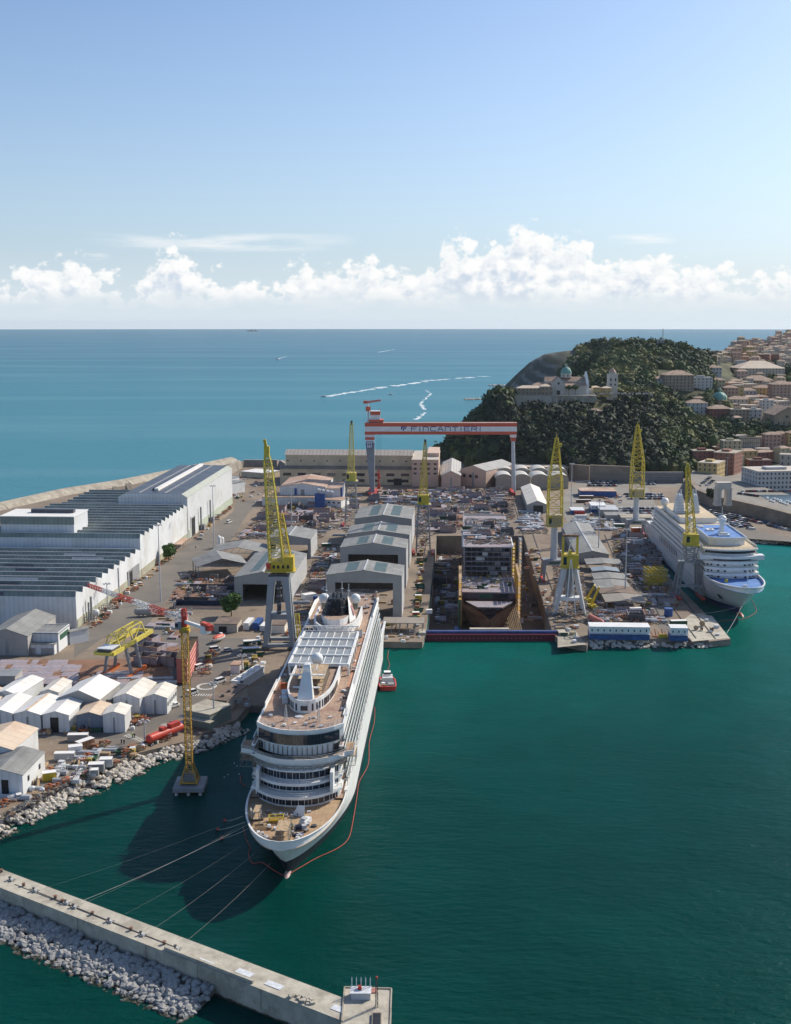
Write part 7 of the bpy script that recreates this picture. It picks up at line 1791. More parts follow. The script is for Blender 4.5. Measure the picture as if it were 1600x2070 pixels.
for a in [
 (1320,1346,779,766,whitew,tile_r,'hip','white wing with red roof at the left end of the long brick palace'),
 (1345,1402,790,760,tanst,tile_r,'hip','long tan brick palace with red hipped roof above the dark trees'),
 (1402,1440,788,765,whitew,steel,'flat','white rowed window wing joined to the brick palace'),
 (1440,1466,783,769,pale_y,tile_r,'hip','small pale yellow house right of the white wing'),
 (1423,1459,757,744,whitew,tile_r,'hip','bluish white villa among trees above the white wing'),
 (1496,1584,765,746,stone_w,tan_r,'hip','long tan roofed building high in the town on the right'),
 (1506,1564,784,770,tanst,tile_r,'hip','long low brick building below the tan roofed one'),
 (1396,1414,722,716,tanst,tile_r,'hip','small tan villa near the top of the wooded hill'),
 (1330,1343,706,689,grey_w,steel,'flat','square grey tower on top of the wooded hill'),
 (1190,1218,842,831,pinkw,tile_r,'hip','lone pink house with red roof in the shaded slope below the cathedral'),
 (1390,1430,843,816,whitew,tile_r,'hip','grey white house with brown red hipped roof left of the green domed church'),
 (1405,1425,826,806,tanst,tile_r,'hip','tan house behind the grey white one left of the green dome'),
 (1435,1478,856,828,redw,tile_r,'hip','red brick wing below the green domed church'),
 (1478,1514,862,830,tanst,stone_w,'flat','tan stone block right of the red brick wing'),
 (1514,1540,858,830,whitew,stone_w,'flat','narrow pale apartment block right of the tan stone block'),
 (1540,1563,846,812,whitew,stone_w,'flat','pale balcony apartment block left of the big church'),
 (1562,1604,815,780,pinkw,tile_r,'hip','large pink palace at the right edge of the town'),
 (1528,1562,800,785,yel,tile_r,'hip','ochre house with tiled roof in front of the pink palace'),
 (1465,1492,804,785,pinkw,tile_r,'hip','pink house right above the green dome'),
 (1475,1512,824,808,stone_w,tile_r,'hip','stone house with brown roof right of the green dome'),
 (1500,1530,800,790,whitew,tile_r,'hip','small white house with pink roof in mid town'),
 (1547,1577,918,881,pinkw,tile_r,'hip','pink apartment block above the road junction'),
 (1577,1596,915,884,pinkw,tile_r,'flat','pink apartment wing with dark balconies'),
 (1594,1625,916,878,yel,tile_r,'hip','ochre apartment block cut by the right edge'),
 (1462,1498,932,894,pale_y,conc,'flat','pale yellow apartment block above the brick terrace'),
 (1445,1476,916,905,redw,conc,'flat','red brick top floor behind the brick terrace building'),
 (1402,1445,950,914,redw,conc,'flat','brown brick front with flat roof behind the cream corner house'),
 (1517,1560,946,932,redw,browng,'flat','low dark red brick building by the street'),
]:
    rot = {'cream':.0}.get('', 0); bld(*a)
r0, W_, D_, H_ = bld(1413,1446,972,938,yel,stone_w,'flat','cream and ochre corner house at the foot of the hill', depth=26, z_=4, rot=-.55)

bld(1532,1640,998,956,whitew,stone_w,'flat','big grey white office building by the little marina', depth=34, z_=4, nwin=14, rot=.12)
bld(1445,1480,957,918,brick_w,conc,'flat','red brick terrace with window bands along the street', depth=30, z_=4, rot=-.55)
# retaining wall with ribs
p = hit(1516,922); root = thing('retaining_wall','tall grey retaining wall with rows of concrete ribs below the trees','retaining wall',p,0)
b = MB(); b.bx(-13,13,0,3,-4,9,grey_w); b.bx(-11,13,3,6,9,20,concd); b.build('wall', root)
for i in range(12):
    for j in range(2): q = MB(); q.bx(-11.5+i*2-.5,-11.5+i*2+.5,2.5,3,9.5+j*5,13.3+j*5,stone_w); q.build('rib', root)
# green domed church
def dome(root, x, y, z, r, hh, m_=copper, drum=4, dm=None, lant=True, n=20, sz_=1.0):
    q = MB(); q.cyl((x,y,z),(x,y,z+drum),r*1.05,r*1.0,dm or stone_w,n); q.build('drum', root)
    for i in range(8):
        a = i*math.pi/4+.2; q = MB(); q.bx(-.6,.6,-.15,.1,0,drum*.55,winm); o = q.build('window', root, (x+r*1.04*math.sin(a), y-r*1.04*math.cos(a), z+drum*.25), a)
    q = MB(); q.sph((x,y,z+drum),r,m_,n,10,sz_,0,.5)
    for i in range(8):
        a = i*math.pi/4
        for k in range(6):
            t0, t1 = math.pi/2*k/6.5, math.pi/2*(k+1)/6.5; q.bar((x+r*1.01*math.cos(t0)*math.cos(a),y+r*1.01*math.cos(t0)*math.sin(a),z+drum+r*sz_*math.sin(t0)),(x+r*1.01*math.cos(t1)*math.cos(a),y+r*1.01*math.cos(t1)*math.sin(a),z+drum+r*sz_*math.sin(t1)),.3,m_)
    q.build('dome', root)
    if lant:
        q = MB(); q.cyl((x,y,z+drum+r*sz_*.97),(x,y,z+drum+r*sz_+2.4),r*.16,r*.14,dm or stone_w,8); q.sph((x,y,z+drum+r*sz_+2.4),r*.2,m_,8,6); q.bar((x,y,z+drum+r*sz_+2.4),(x,y,z+drum+r*sz_+4.6),.2,steeld); q.build('lantern', root)
p = hit(1459,830); root = thing('domed_church','church with large green copper dome in the town','church',p,0)
b = MB(); b.bx(-11,11,0,22,-8,8,tanst); b.bx(-4,4,-4,0,-6,10,tanst); b.build('wall', root); dome(root,0,11,8,9.3,0,drum=5,dm=tanst)
# big church on the right edge
p = hit(1590,878); root = thing('large_church','tall tan brick church with gabled front at the right edge of the photo','church',p,0)
b = MB(); b.bx(-14,16,0,40,-8,22,tanst); b.add([(-14,-.1,22),(16,-.1,22),(1,-.1,31),(-14,40,22),(16,40,22),(1,40,31)],[(0,1,2),(0,2,5,3),(1,4,5,2)],tanst); b.bx(-19,-14,4,36,-8,12,tanst); b.build('wall', root)
b = MB(); b.add([(-15,-1,21.8),(1,-1,31.4),(1,41,31.4),(-15,41,21.8)],[(0,1,2,3)],tile_r); b.add([(17,-1,21.8),(1,-1,31.4),(1,41,31.4),(17,41,21.8)],[(0,1,2,3)],tile_r); b.build('roof', root)
for x in (-9,-3,3,9):
    for z in (3,11): q = MB(); q.bx(x-.8,x+.8,-.12,.1,z,z+3.2,winm); q.build('window', root)
q = MB(); q.cyl((0,-.12,20),(0,.1,20),1.6,1.6,winm,14); q.build('rose_window', root)
# cathedral group on its terrace
pc = Vector(((1110-800)/FPX*1326, 1330, 67.0)); zt0 = pc.z
def cx_(px, d=None, y=None): return (px-800)/FPX*((pc.y if y is None else y)*math.cos(PITCH)-(zt0-CAMH)*math.sin(PITCH))
kk = (Vector((pc.x,pc.y,zt0))-Vector((0,0,CAMH))).length/FPX
root = thing('terrace_wall','long buttressed stone terrace wall under the cathedral','retaining wall',(0,0,0))
yw = pc.y-8
tz = zt0+1
b = MB(); b.bx(cx_(1040),cx_(1112),yw,yw+12,tz-16,tz,stone_w); b.bx(cx_(1112)+.3,cx_(1166),yw+3,yw+14,tz-15,tz-1,stone_w); b.build('wall', root)
for i in range(9):
    q = MB(); x = cx_(1045)+i*6.4; q.add([(x-.7,yw-2,tz-16),(x+.7,yw-2,tz-16),(x+.7,yw,tz-2),(x-.7,yw,tz-2),(x-.7,yw+.1,tz-16),(x+.7,yw+.1,tz-16)],[(0,1,2,3),(0,3,4),(1,5,2)],stone_w); q.build('buttress', root)
b = MB(); b.bx(cx_(1040)-.3,cx_(1112)+.2,yw-.3,yw+.5,tz,tz+1,conc); b.build('parapet', root)
terr = MB(); terr.bx(cx_(1040),cx_(1205),yw+.5,yw+55,tz-8,tz-.05,conc); struct(terr.build('ground'))
def cbld(px0, px1, yo, D, H, wm, rm, roof, label, name='palace', rh=None, fl=2, nwin=None, z=None, rot=0):
    x0, x1 = cx_(px0), cx_(px1); W = x1-x0; z = tz if z is None else z
    root = thing(name, label, 'building', ((x0+x1)/2, yw+yo, z), rot)
    b = MB(); b.bx(-W/2,W/2,0,D,-3,H,wm); b.build('wall', root); b = MB(); rr = rh or min(W,D)*.2
    if roof == 'hip':
        i_ = min(W,D)*.45; top = [(-W/2+i_,D/2,H+rr),(W/2-i_,D/2,H+rr)] if W >= D else [(0,i_,H+rr),(0,D-i_,H+rr)]
        b.add([(-W/2-.6,-.6,H),(W/2+.6,-.6,H),(W/2+.6,D+.6,H),(-W/2-.6,D+.6,H)]+top, ([(0,1,5,4),(1,2,5),(2,3,4,5),(3,0,4),(3,2,1,0)] if W >= D else [(0,1,4),(1,2,5,4),(2,3,5),(3,0,4,5),(3,2,1,0)]), rm)
    else: b.add([(-W/2-.5,-.5,H),(W/2+.5,-.5,H),(0,-.5,H+rr),(-W/2-.5,D+.5,H),(W/2+.5,D+.5,H),(0,D+.5,H+rr)],[(0,1,2),(3,5,4),(0,2,5,3),(1,4,5,2)],rm)
    b.build('roof', root)
    if fl:
        n = nwin or max(2,int(W/4)); me = wmesh(1.1, 1.8)
        for j in range(fl):
            for i in range(n): inst('window', me, root, (-W/2+W*(i+.5)/n,0,1.4+j*H/fl))
    return root
cbld(1046,1100,4,14,8,tanst,tan_r,'hip','tan bishop\'s palace with hipped roof above the left part of the terrace wall')
cbld(1093,1116,2,20,10,tanst,tan_r,'hip','tan end pavilion of the palace beside the cathedral')
cbld(1082,1125,18,14,11,tanst,tile_r,'hip','red roofed range behind the palace and left of the cathedral',fl=0)
cbld(1203,1218,20,12,8,yel,tan_r,'hip','small ochre house between cathedral and bell tower')
cbld(1222,1242,24,10,7,yel,tan_r,'hip','low ochre house at the foot of the bell tower')
root = thing('cathedral','pale stone cathedral with green dome and pointed white facades on the hill','cathedral',(cx_(1145),yw+16,tz),0)
k_ = kk
b = MB(); 
def gabl(b, x0, x1, y0, y1, H, R, m_, ax='y'):
    b.bx(x0,x1,y0,y1,-3,H,m_)
    if ax == 'y': b.add([(x0,y0,H),(x1,y0,H),((x0+x1)/2,y0,H+R),(x0,y1,H),(x1,y1,H),((x0+x1)/2,y1,H+R)],[(0,1,2),(3,5,4)],m_)
    else: b.add([(x0,y0,H),(x0,y1,H),(x0,(y0+y1)/2,H+R),(x1,y0,H),(x1,y1,H),(x1,(y0+y1)/2,H+R)],[(0,2,1),(3,4,5)],m_)
def groof(b, x0, x1, y0, y1, H, R, m_, ax='y', o=.5):
    if ax == 'y': b.add([(x0-o,y0-o,H-.2),(x1+o,y0-o,H-.2),((x0+x1)/2,y0-o,H+R+.3),(x0-o,y1+o,H-.2),(x1+o,y1+o,H-.2),((x0+x1)/2,y1+o,H+R+.3)],[(0,2,5,3),(1,4,5,2)],m_)
    else: b.add([(x0-o,y0-o,H-.2),(x0-o,y1+o,H-.2),(x0-o,(y0+y1)/2,H+R+.3),(x1+o,y0-o,H-.2),(x1+o,y1+o,H-.2),(x1+o,(y0+y1)/2,H+R+.3)],[(0,3,5,2),(1,2,5,4)],m_)
cstone = mat('cathedral_stone',(.56,.51,.45),.85,.1,.2)
mb1(root,'transept',lambda b: gabl(b,-16,-1,-6,26,14,6,cstone)); mb1(root,'transept_roof',lambda b: groof(b,-16,-1,-6,26,14,6,tile_r))
mb1(root,'nave',lambda b: gabl(b,-22,25,6,20,15,4.5,cstone,'x')); mb1(root,'nave_roof',lambda b: groof(b,-22,25,6,20,15,4.5,tile_r,'x'))
mb1(root,'aisle',lambda b: b.bx(-1,24,-2,5.9,-3,10,cstone)); mb1(root,'aisle_roof',lambda b: b.add([(-1,-2.6,10),(24.5,-2.6,10),(24.5,6,13.5),(-1,6,13.5)],[(0,1,2,3)],tile_r))
mb1(root,'facade',lambda b: b.add([(24,-1,-3),(27,-1,-3),(27,-1,13),(26.6,3,13.5),(26,11,26),(24,11,26),(24,-1,13),(24,27,-3),(27,27,-3),(27,27,13),(24,27,13),(25.5,5,15),(25.5,19,15)],[(0,1,2,6),(1,8,9,4,2),(0,6,5,10,7),(6,2,4,5),(4,9,10,5)],white))
mb1(root,'porch',lambda b: gabl(b,27,33,6,18,6,4,cstone,'x')); mb1(root,'rose_window',lambda b: b.cyl((-8.5,-6.12,13),(-8.5,-5.9,13),1.5,1.5,winm,14))
mb1(root,'porch_door',lambda b: b.bx(-10.5,-6.5,-6.15,-5.9,0,5,winm))
mb1(root,'side_gable',lambda b: gabl(b,-28,-16,8,20,7,3,cstone,'x'))
dome(root,2.5,13,19,6.2,0,drum=4.5,dm=cstone,sz_=1.25)
pb = Vector((cx_(1250), 1362, 66.0)); root = thing('bell_tower','free standing pale stone bell tower with brown conical cap','bell tower',(pb.x,pb.y,pb.z),0)
k2 = (pb-Vector((0,0,CAMH))).length/FPX; TH = (800-759)*k2
b = MB(); b.bx(-5.4,5.4,0,10.8,-6,TH,cstone); b.bx(-5.8,5.8,-.4,11.2,TH-.6,TH,cstone); b.build('shaft', root)
for x in (-2.6,2.6):
    for z, hh in ((TH*.66,3.4),(TH*.45,2.4)): q = MB(); q.bx(x-.9,x+.9,-.15,.1,z,z+hh,winm); q.build('window', root)
b = MB(); b.cyl((0,5.4,TH),(0,5.4,TH+2.2),4.4,4.2,cstone,8); b.cyl((0,5.4,TH+2.2),(0,5.4,TH+6),4.4,1.6,rust_r,10); b.cyl((0,5.4,TH+6),(0,5.4,TH+8),1.6,.1,rust_r,8); b.build('cap', root)
pb = hit(1257,706); root = thing('watch_tower','tan round tower on the crest of the wooded hill','tower',pb)
b = MB(); b.cyl((0,0,-4),(0,0,13.5),4.6,4.0,tanst,14); b.cyl((0,0,13.5),(0,0,15),4.5,4.5,tanst,14); b.build('shaft', root)
pb = hit(1340,704); b = MB(); b.lattice((0,0,0),(0,0,32),1.2,.4,14,lgrey,.35,.2); tag(b.build('radio_mast',None,pb),'thin radio mast beside the grey tower on the hilltop','mast')
# ramp viaduct and street walls, arched wall at the foot of the hill
def wallalong(name, label, pts, H, th, m_, arches=0, cat='wall', zoff=0, ar=(2.2,5), dark_=None):
    root = thing(name, label, cat, (0,0,0)); b = MB()
    for a, c in zip(pts, pts[1:]):
        a = Vector(a); c = Vector(c); d = (c-a); d.z = 0; d.normalize(); s = Vector((-d.y,d.x,0))*th
        lo = Vector((0,0,-6)); up = Vector((0,0,H))
        V = [a+lo,c+lo,c+up,a+up,a+s+lo,c+s+lo,c+s+up,a+s+up]; b.add(V,[(0,1,2,3),(5,4,7,6),(3,2,6,7),(0,3,7,4),(1,5,6,2)],m_)
    b.build('wall', root)
    if arches:
        a, c = Vector(pts[0]), Vector(pts[-1]) if len(pts) == 2 else Vector(pts[1]); d = c-a; n = arches
        for i in range(n):
            p = a+d*(i+.5)/n; q = MB(); w, hh = ar; N = 8; P = [(-w,-.12,0),(w,-.12,0)]+[(w*math.cos(math.pi*k/N),-.12,hh-w+w*math.sin(math.pi*k/N)) for k in range(N+1)]
            q.add(P,[tuple(range(len(P)))],dark_ or concd); q.build('arch', root, p, math.atan2(d.y,d.x))
    return root
wst = mat('old_brick_wall',(.26,.21,.16),.9,.2,.08,(.16,.13,.10),.6,.05)
wallalong('arched_wall','long old brick retaining wall with blind arches at the foot of the hill',[at(1192,972,3),at(1282,976,3)],15,3,wst,8,ar=(2.6,10),dark_=concd)
wallalong('retaining_wall','plain old brick wall left of the arches at the foot of the hill',[at(1151,968,3),at(1191,971,3)],14,3,wst)
wallalong('retaining_wall','grey banded retaining wall right of the arches',[at(1283,976,3),at(1382,976,3)],10,3,mat('banded_wall',(.27,.25,.23),.9,.15,.1,corr=(2,2.4,.4)))
ra = hit(1322,903); rb_ = hit(1395,877)
P0 = at(1318,900,14); P1 = at(1368,882,20); P2 = at(1398,868,25); P3 = at(1450,858,30); P4 = at(1490,848,33)
b = MB()
for a, c in zip((P0,P1,P2,P3),(P1,P2,P3,P4)):
    d = (c-a).normalized(); s = Vector((-d.y,d.x,0)).normalized()*11; b.quad(a,c,c+s,a+s,apal)
struct(b.build('road'))
wallalong('viaduct','brick viaduct with arches carrying the ramp road up the hill',[tuple(P0-Vector((0,0,7))),tuple(P1-Vector((0,0,7))),tuple(P2-Vector((0,0,7)))],7.8,-1.0,mat('viaduct_brick',(.40,.30,.20),.9,.15,.2),9,cat='viaduct',ar=(2.3,6.0))
for i in range(11):
    p = P1+(P2-P1)*(i/11*1.4-.3)+Vector((-.5,3.2,.1)); tag(inst('parked_car', CARM[['white','black','silver','grey'][i%4]], None, p, math.atan2((P2-P1).y,(P2-P1).x)), ['white','black','silver','grey'][i%4]+' car parked in the line on the ramp road up the hill','car',['white','black','silver','grey'][i%4]+' cars parked on the ramp road')
Q0 = at(1192,985-118,60)
# curved harbour wall carrying the upper road
hw = [at(1390,990,3),at(1408,1013,3),at(1440,1026,3),at(1490,1037,3),at(1545,1050,3),at(1620,1071,3)]
root = wallalong('harbour_wall','high curved old brick harbour wall beside the parked cars',[tuple(v) for v in hw],9.5,5,wst,cat='wall')
b = MB()
far = [at(1400,968,3),at(1440,975,3),at(1485,988,3),at(1530,1000,3),at(1570,1012,3),at(1660,1040,3)]
for a, c, e, f in zip(hw, hw[1:], far[1:], far): 
    z = Vector((0,0,8.2)); b.quad(a+z+Vector((1,4.5,0)), c+z+Vector((1,4.5,0)), e+z, f+z, apal)
struct(b.build('road'))
b = MB()
for i in range(40):
    t = i/39*(len(hw)-1); k = min(int(t),len(hw)-2); p = hw[k]+(hw[k+1]-hw[k])*(t-k)+Vector((2,9,8.25)); b.bx(p.x-.5,p.x+.5,p.y-.3,p.y+.3,8.2+3,9+3,conc)
tag(b.build('road_barrier'),'row of low concrete blocks along the top road of the harbour wall','barrier')
b = MB()
for i in range(26):
    t = i/25; p = at(1385+t*22,940+0*t,3)
# triumphal arch
pa = at(1464,1022,11.2); pa = Vector((pa.x,pa.y,11.0)); root = thing('triumphal_arch','white marble Roman style arch standing on the harbour wall','arch',pa,.15)
H_ = 18; 
for s_ in (-1,1): mb1(root,'pier',lambda b:(b.bx(min(s_*2.2,s_*6.2),max(s_*2.2,s_*6.2),0,5,0,H_-5,cstone),b.bx(min(s_*1.9,s_*6.6),max(s_*1.9,s_*6.6),-.4,5.4,0,2,cstone),b.bar((s_*3.2,-.3,2),(s_*3.2,-.3,H_-5),.7,cstone),b.bar((s_*5.4,-.3,2),(s_*5.4,-.3,H_-5),.7,cstone)))
def at_(b):
    b.bx(-6.5,6.5,-.3,5.3,H_-5,H_-4,cstone); b.bx(-5.6,5.6,0,5,H_-4,H_-.6,cstone); b.bx(-6,6,-.3,5.3,H_-.6,H_,cstone)
    N = 8; P = [(2.2*math.cos(math.pi*k/N),10.8+2.2*math.sin(math.pi*k/N)) for k in range(N+1)]
    for (xa,za),(xb,zb_) in zip(P,P[1:]): b.add([(xa,0,za),(xb,0,zb_),(xb,0,13),(xa,0,13),(xa,5,za),(xb,5,zb_)],[(0,3,2,1),(0,1,5,4)],cstone)
mb1(root,'attic',at_)
for k, (a_, c_, n_, w_) in enumerate([((1412,985),(1500,915),24,'parked along the street climbing into the town'),((1425,986),(1506,922),22,'parked along the street climbing into the town'),((1500,994),(1600,994),22,'in the dark rows below the grey office building'),((1492,998),(1535,1004),10,'in the dark rows below the grey office building')]):
    rr_ = random.Random(k); za, zb2 = 11.3, 11.3
    for i in range(n_):
        if rr_.random() < .15: continue
        px_, py_ = a_[0]+(c_[0]-a_[0])*(i+.5)/n_, a_[1]+(c_[1]-a_[1])*(i+.5)/n_
        p = hit(px_, py_) if k < 2 else at(px_, py_, 11.3)
        if k < 2: p = p+Vector((0,0,.1)); p = at(px_, py_, 11.3) if py_ > 965 else p
        col = rr_.choice(['white','black','silver','grey','black','red']); tag(inst('parked_car', CARM[col], None, p, .5 if k < 2 else rr_.choice([1.4,1.6])), f'{col} car {w_}', 'car', f'{col} cars {w_}')
# marina strip and boats
b = MB(); P = [at(1535,1006,3.0),at(1640,1004,3.0),at(1640,1028,3.0),at(1575,1018,3.0)]; 
o = flat([tuple(p[:2]) for p in [at(1532,1001,11),at(1560,1013,11),at(1660,1031,11),at(1660,1001,11)]], 11.32, mat('marina_water',(.01,.05,.055),.2,.2), 'water')
bm_ = MB(); bm_.add([(-4,-1.3,.9),(3,-1.3,.9),(5.5,0,1.2),(3,1.3,.9),(-4,1.3,.9),(-4,-.9,0),(3,-.8,0),(4.6,0,0),(3,.8,0),(-4,.9,0)],[(0,1,6,5),(1,2,7,6),(2,3,8,7),(3,4,9,8),(4,0,5,9),(4,3,2,1,0)],white); bm_.bx(-1.5,1.8,-.8,.8,.9,1.9,white); bm_.bx(-1.3,1.9,-.83,.83,1.2,1.6,glass); boatm = bm_.mesh('motorboat')
for i in range(14): 
    p = at(1552+i*4.5+(i%3)*3, 1008+i*.9+(i%2)*4, 11.3); tag(inst('motorboat', boatm, None, p, 1.2+(i%3)*.2, .7), 'white motorboat moored in the little marina at the right edge', 'boat', 'white motorboats in the marina')
# far town: many houses on the distant slope
wl = [pinkw, whitew, tanst, yel, pale_y, stone_w, brick_w, peach_w]; wn = ['pink','white','tan','ochre','pale yellow','stone','brick','peach']
def housem(wm, w, d, h_, rm, k):
    b = MB(); b.bx(-w/2,w/2,0,d,-8,h_,wm); rr = 1.8
    if k: b.bx(-w/2-.2,w/2+.2,-.2,d+.2,h_,h_+.4,rm)
    else: b.add([(-w/2-.4,-.4,h_),(w/2+.4,-.4,h_),(w/2+.4,d+.4,h_),(-w/2-.4,d+.4,h_),(-w/4,d/2,h_+rr),(w/4,d/2,h_+rr)],[(0,1,5,4),(1,2,5),(2,3,4,5),(3,0,4)],rm)
    n = max(2,int(w/4)); f = max(2,int(h_/3.4))
    for j in range(f):
        for i in range(n): x = -w/2+w*(i+.5)/n; z = (j+.3)*h_/f; b.bx(x-.55,x+.55,-.08,.02,z,z+h_/f*.45,winm)
    return b.mesh('town_house')
HM = [[housem(wl[i], w, d, h_, tile_r if (i+j)%3 else stone_w, (i+j)%3 == 0) for j, (w, d, h_) in enumerate(((10,8,8),(14,9,10),(20,10,9),(11,9,13)))] for i in range(8)]
FOOT.append([(cx_(1036),yw-14),(cx_(1240),yw-6),(cx_(1240),yw+70),(cx_(1036),yw+70)]); pbt = Vector((cx_(1250), 1362, 66.0)); FOOT.append([(pbt.x-9,pbt.y-22),(pbt.x+9,pbt.y-22),(pbt.x+9,pbt.y+14),(pbt.x-9,pbt.y+14)])
r = random.Random(31); cnt = 0
def townfill(n, x0, x1, y0, y1, where, cond=None, sc0=.8, sc1=1.25, mind=13):
    global cnt; pts = []
    for _ in range(n*12):
        if len(pts) >= n: break
        px, py = r.uniform(x0,x1), r.uniform(y0,y1)
        if cond and not cond(px, py): continue
        p = hit(px, py)
        if p.y < 0 or p.z < 2 or infoot(p.x, p.y) or infoot(p.x-9,p.y) or infoot(p.x+9,p.y) or infoot(p.x,p.y-8): continue
        if any((p.x-q.x)**2+(p.y-q.y)**2 < mind**2 for q in pts): continue
        pts.append(p); i = r.randrange(8); 
        if r.random() < .6: i = r.choice([0,1,3,4,5,5,7,7])
        j = r.randrange(4); s_ = r.uniform(sc0,sc1)
        tag(inst('town_house', HM[i][j], None, p, r.choice([-.35,-.15,.1,.3,.45]), s_), f'{wn[i]} town house {where}', 'house', f'{wn[i]} houses {where}')
        FOOT.append([(p.x-8,p.y-2),(p.x+8,p.y-2),(p.x+8,p.y+12),(p.x-8,p.y+12)])
townfill(70, 1482, 1600, 782, 880, 'in the dense quarter around the big church', lambda a,b_: b_ < 868 or a > 1540, mind=14)
townfill(20, 1500, 1600, 735, 782, 'below the long tan roofed building', mind=16)
townfill(16, 1490, 1600, 900, 948, 'on the lower slope above the grey office building', None, .9, 1.3, 14)
townfill(215, 1442, 1604, 674, 735, 'on the distant slope at the upper right', lambda a,b_: b_ > 712-(a-1442)*.29, .75, 1.2, 14)
# ---------------------------------------------------------------- woods and trees
r = random.Random(77)
import bmesh
def blob(seed, m_):
    q = random.Random(seed); bm = bmesh.new(); bmesh.ops.create_icosphere(bm, subdivisions=2, radius=1)
    for v in bm.verts: v.co *= q.uniform(.84,1.12)
    V = np.array([v.co[:] for v in bm.verts]); F = [tuple(x.index for x in f.verts) for f in bm.faces]; bm.free()
    for _ in range(36):                # loose leaf tufts standing off the crown
        a = q.uniform(0,6.28); u = q.uniform(-.3,1); k = math.sqrt(1-u*u); c = np.array([k*math.cos(a),k*math.sin(a),u])*q.uniform(.95,1.25); t = np.array([q.uniform(-1,1) for _ in range(3)])*.22; w_ = np.array([q.uniform(-1,1) for _ in range(3)])*.22
        o = len(V); V = np.vstack([V, c-t-w_, c+t-w_, c+t+w_]); F.append((o,o+1,o+2))
    return V, F
BL = [blob(i, None) for i in range(6)]
def forest(n, cond, name, label, smin=3.2, smax=6.5, x0=880, x1=1604, y0=680, y1=975):
    parts = {0:([],[]),1:([],[]),2:([],[]),3:([],[])}; c = 0
    for _ in range(n*6):
        if c >= n: break
        px, py = r.uniform(x0,x1), r.uniform(y0,y1)
        if not cond(px, py): continue
        p = hit(px, py)
        if p.z < 3.2 or infoot(p.x, p.y) or p.y < 1110 or (p.y > 1600 and px < 1115+(790-py)*.6): continue
        if name == 'woodland' and float(vnoise(p.x,p.y,60,21)) > (.36 if py > 815 else .25): continue
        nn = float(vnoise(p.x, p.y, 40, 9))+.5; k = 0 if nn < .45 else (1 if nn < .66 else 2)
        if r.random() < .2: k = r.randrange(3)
        if name == 'woodland' and py > 812+max(0,(1180-px))*.05 and px < 1330 and px > 985 and r.random() < .86: k = 3  # front slope crowns mostly get the leaves with shade in their colour
        s_ = smin*.75+(smax*1.25-smin*.75)*r.random()**1.6; V, F = BL[r.randrange(6)]; a = r.uniform(0,6.28); C, S = math.cos(a), math.sin(a); hs = r.uniform(.8,1.35)
        W = np.empty_like(V); W[:,0] = (V[:,0]*C-V[:,1]*S)*s_+p.x; W[:,1] = (V[:,0]*S+V[:,1]*C)*s_+p.y; W[:,2] = V[:,2]*s_*hs+p.z+s_*.6
        vs_, fs_ = parts[k]; o = sum(len(x) for x in vs_); vs_.append(W); fs_.append(np.array(F)+o); c += 1
    b = MB()
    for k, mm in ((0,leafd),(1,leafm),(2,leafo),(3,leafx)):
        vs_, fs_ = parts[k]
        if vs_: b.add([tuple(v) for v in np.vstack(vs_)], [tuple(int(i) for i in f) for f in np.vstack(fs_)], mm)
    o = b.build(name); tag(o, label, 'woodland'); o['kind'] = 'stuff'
def inhill(px, py):
    if py < 705: return 1150 < px < 1450
    if px < 1000: return py > 860-(px-905)*.9 and py > 800
    if px < 1180 and py < 800: return px > 1050 and py > 690 and not (px < 1165 and py > 765)
    if 1300 < px and 880 < py: return px < 1400 or (py < 905)
    if px > 1400 and py > 745: return (1405 < px < 1600 and 862 < py < 905) or (px < 1440 and py < 880)
    if px > 1450: return False
    return True
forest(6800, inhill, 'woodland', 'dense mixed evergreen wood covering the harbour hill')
forest(260, lambda a,b_: (1515 < a < 1604 and 735 < b_ < 790) or (1400 < a < 1470 and 800 < b_ < 870), 'woodland', 'patches of green wood between the town houses')
forest(300, lambda a,b_: a > 1545 and b_ < 690-(a-1545)*.30, 'woodland', 'dark wooded top of the far ridge at the right edge', 7, 13, 1540, 1610, 655, 700)
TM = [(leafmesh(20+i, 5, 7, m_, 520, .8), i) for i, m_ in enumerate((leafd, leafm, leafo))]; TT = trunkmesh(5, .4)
def inditrees(n, x0, x1, y0, y1, where, kinds=(0,1,2), smin=.8, smax=1.3, cond=None):
    nm = ['dark','mid green','olive']
    for _ in range(n):
        px, py = r.uniform(x0,x1), r.uniform(y0,y1)
        if cond and not cond(px,py): continue
        p = hit(px, py)
        if p.z < 2.5 or infoot(p.x,p.y): continue
        k = r.choice(kinds); tree(p-Vector((0,0,.5)), TM[k][0], TT, r.uniform(smin,smax), f'{nm[k]} tree {where}', f'{nm[k]} trees {where}')
inditrees(26, 905, 1000, 880, 925, 'on the lit foot of the hill beside the gantry crane', (1,2,2))
inditrees(22, 1180, 1320, 800, 836, 'on the slope between cathedral and ramp road', (0,0,1))
inditrees(26, 1330, 1400, 800, 900, 'beside the ramp road', (0,1))
inditrees(20, 1405, 1540, 872, 902, 'below the red brick wing and the tan stone block', (0,1))
inditrees(16, 1180, 1330, 925, 955, 'above the arched wall', (0,))
inditrees(22, 1300, 1412, 905, 960, 'left of the cream corner house', (1,2,2,0))
inditrees(24, 1180, 1430, 699, 712, 'along the crest of the hill', (0,0,1), .8, 1.4)
inditrees(9, 1205, 1240, 780, 800, 'between the cathedral and the bell tower', (0,1))
for a in [(1332,1012,3,.9,'round dark bush left of the white Roman arch'),]:
    pass
tree(at(1437,1008,11), leafmesh(40,4.0,5,leafd,800,.6,1.2), TT, .95, 'dark cypress like tree left of the white Roman arch')
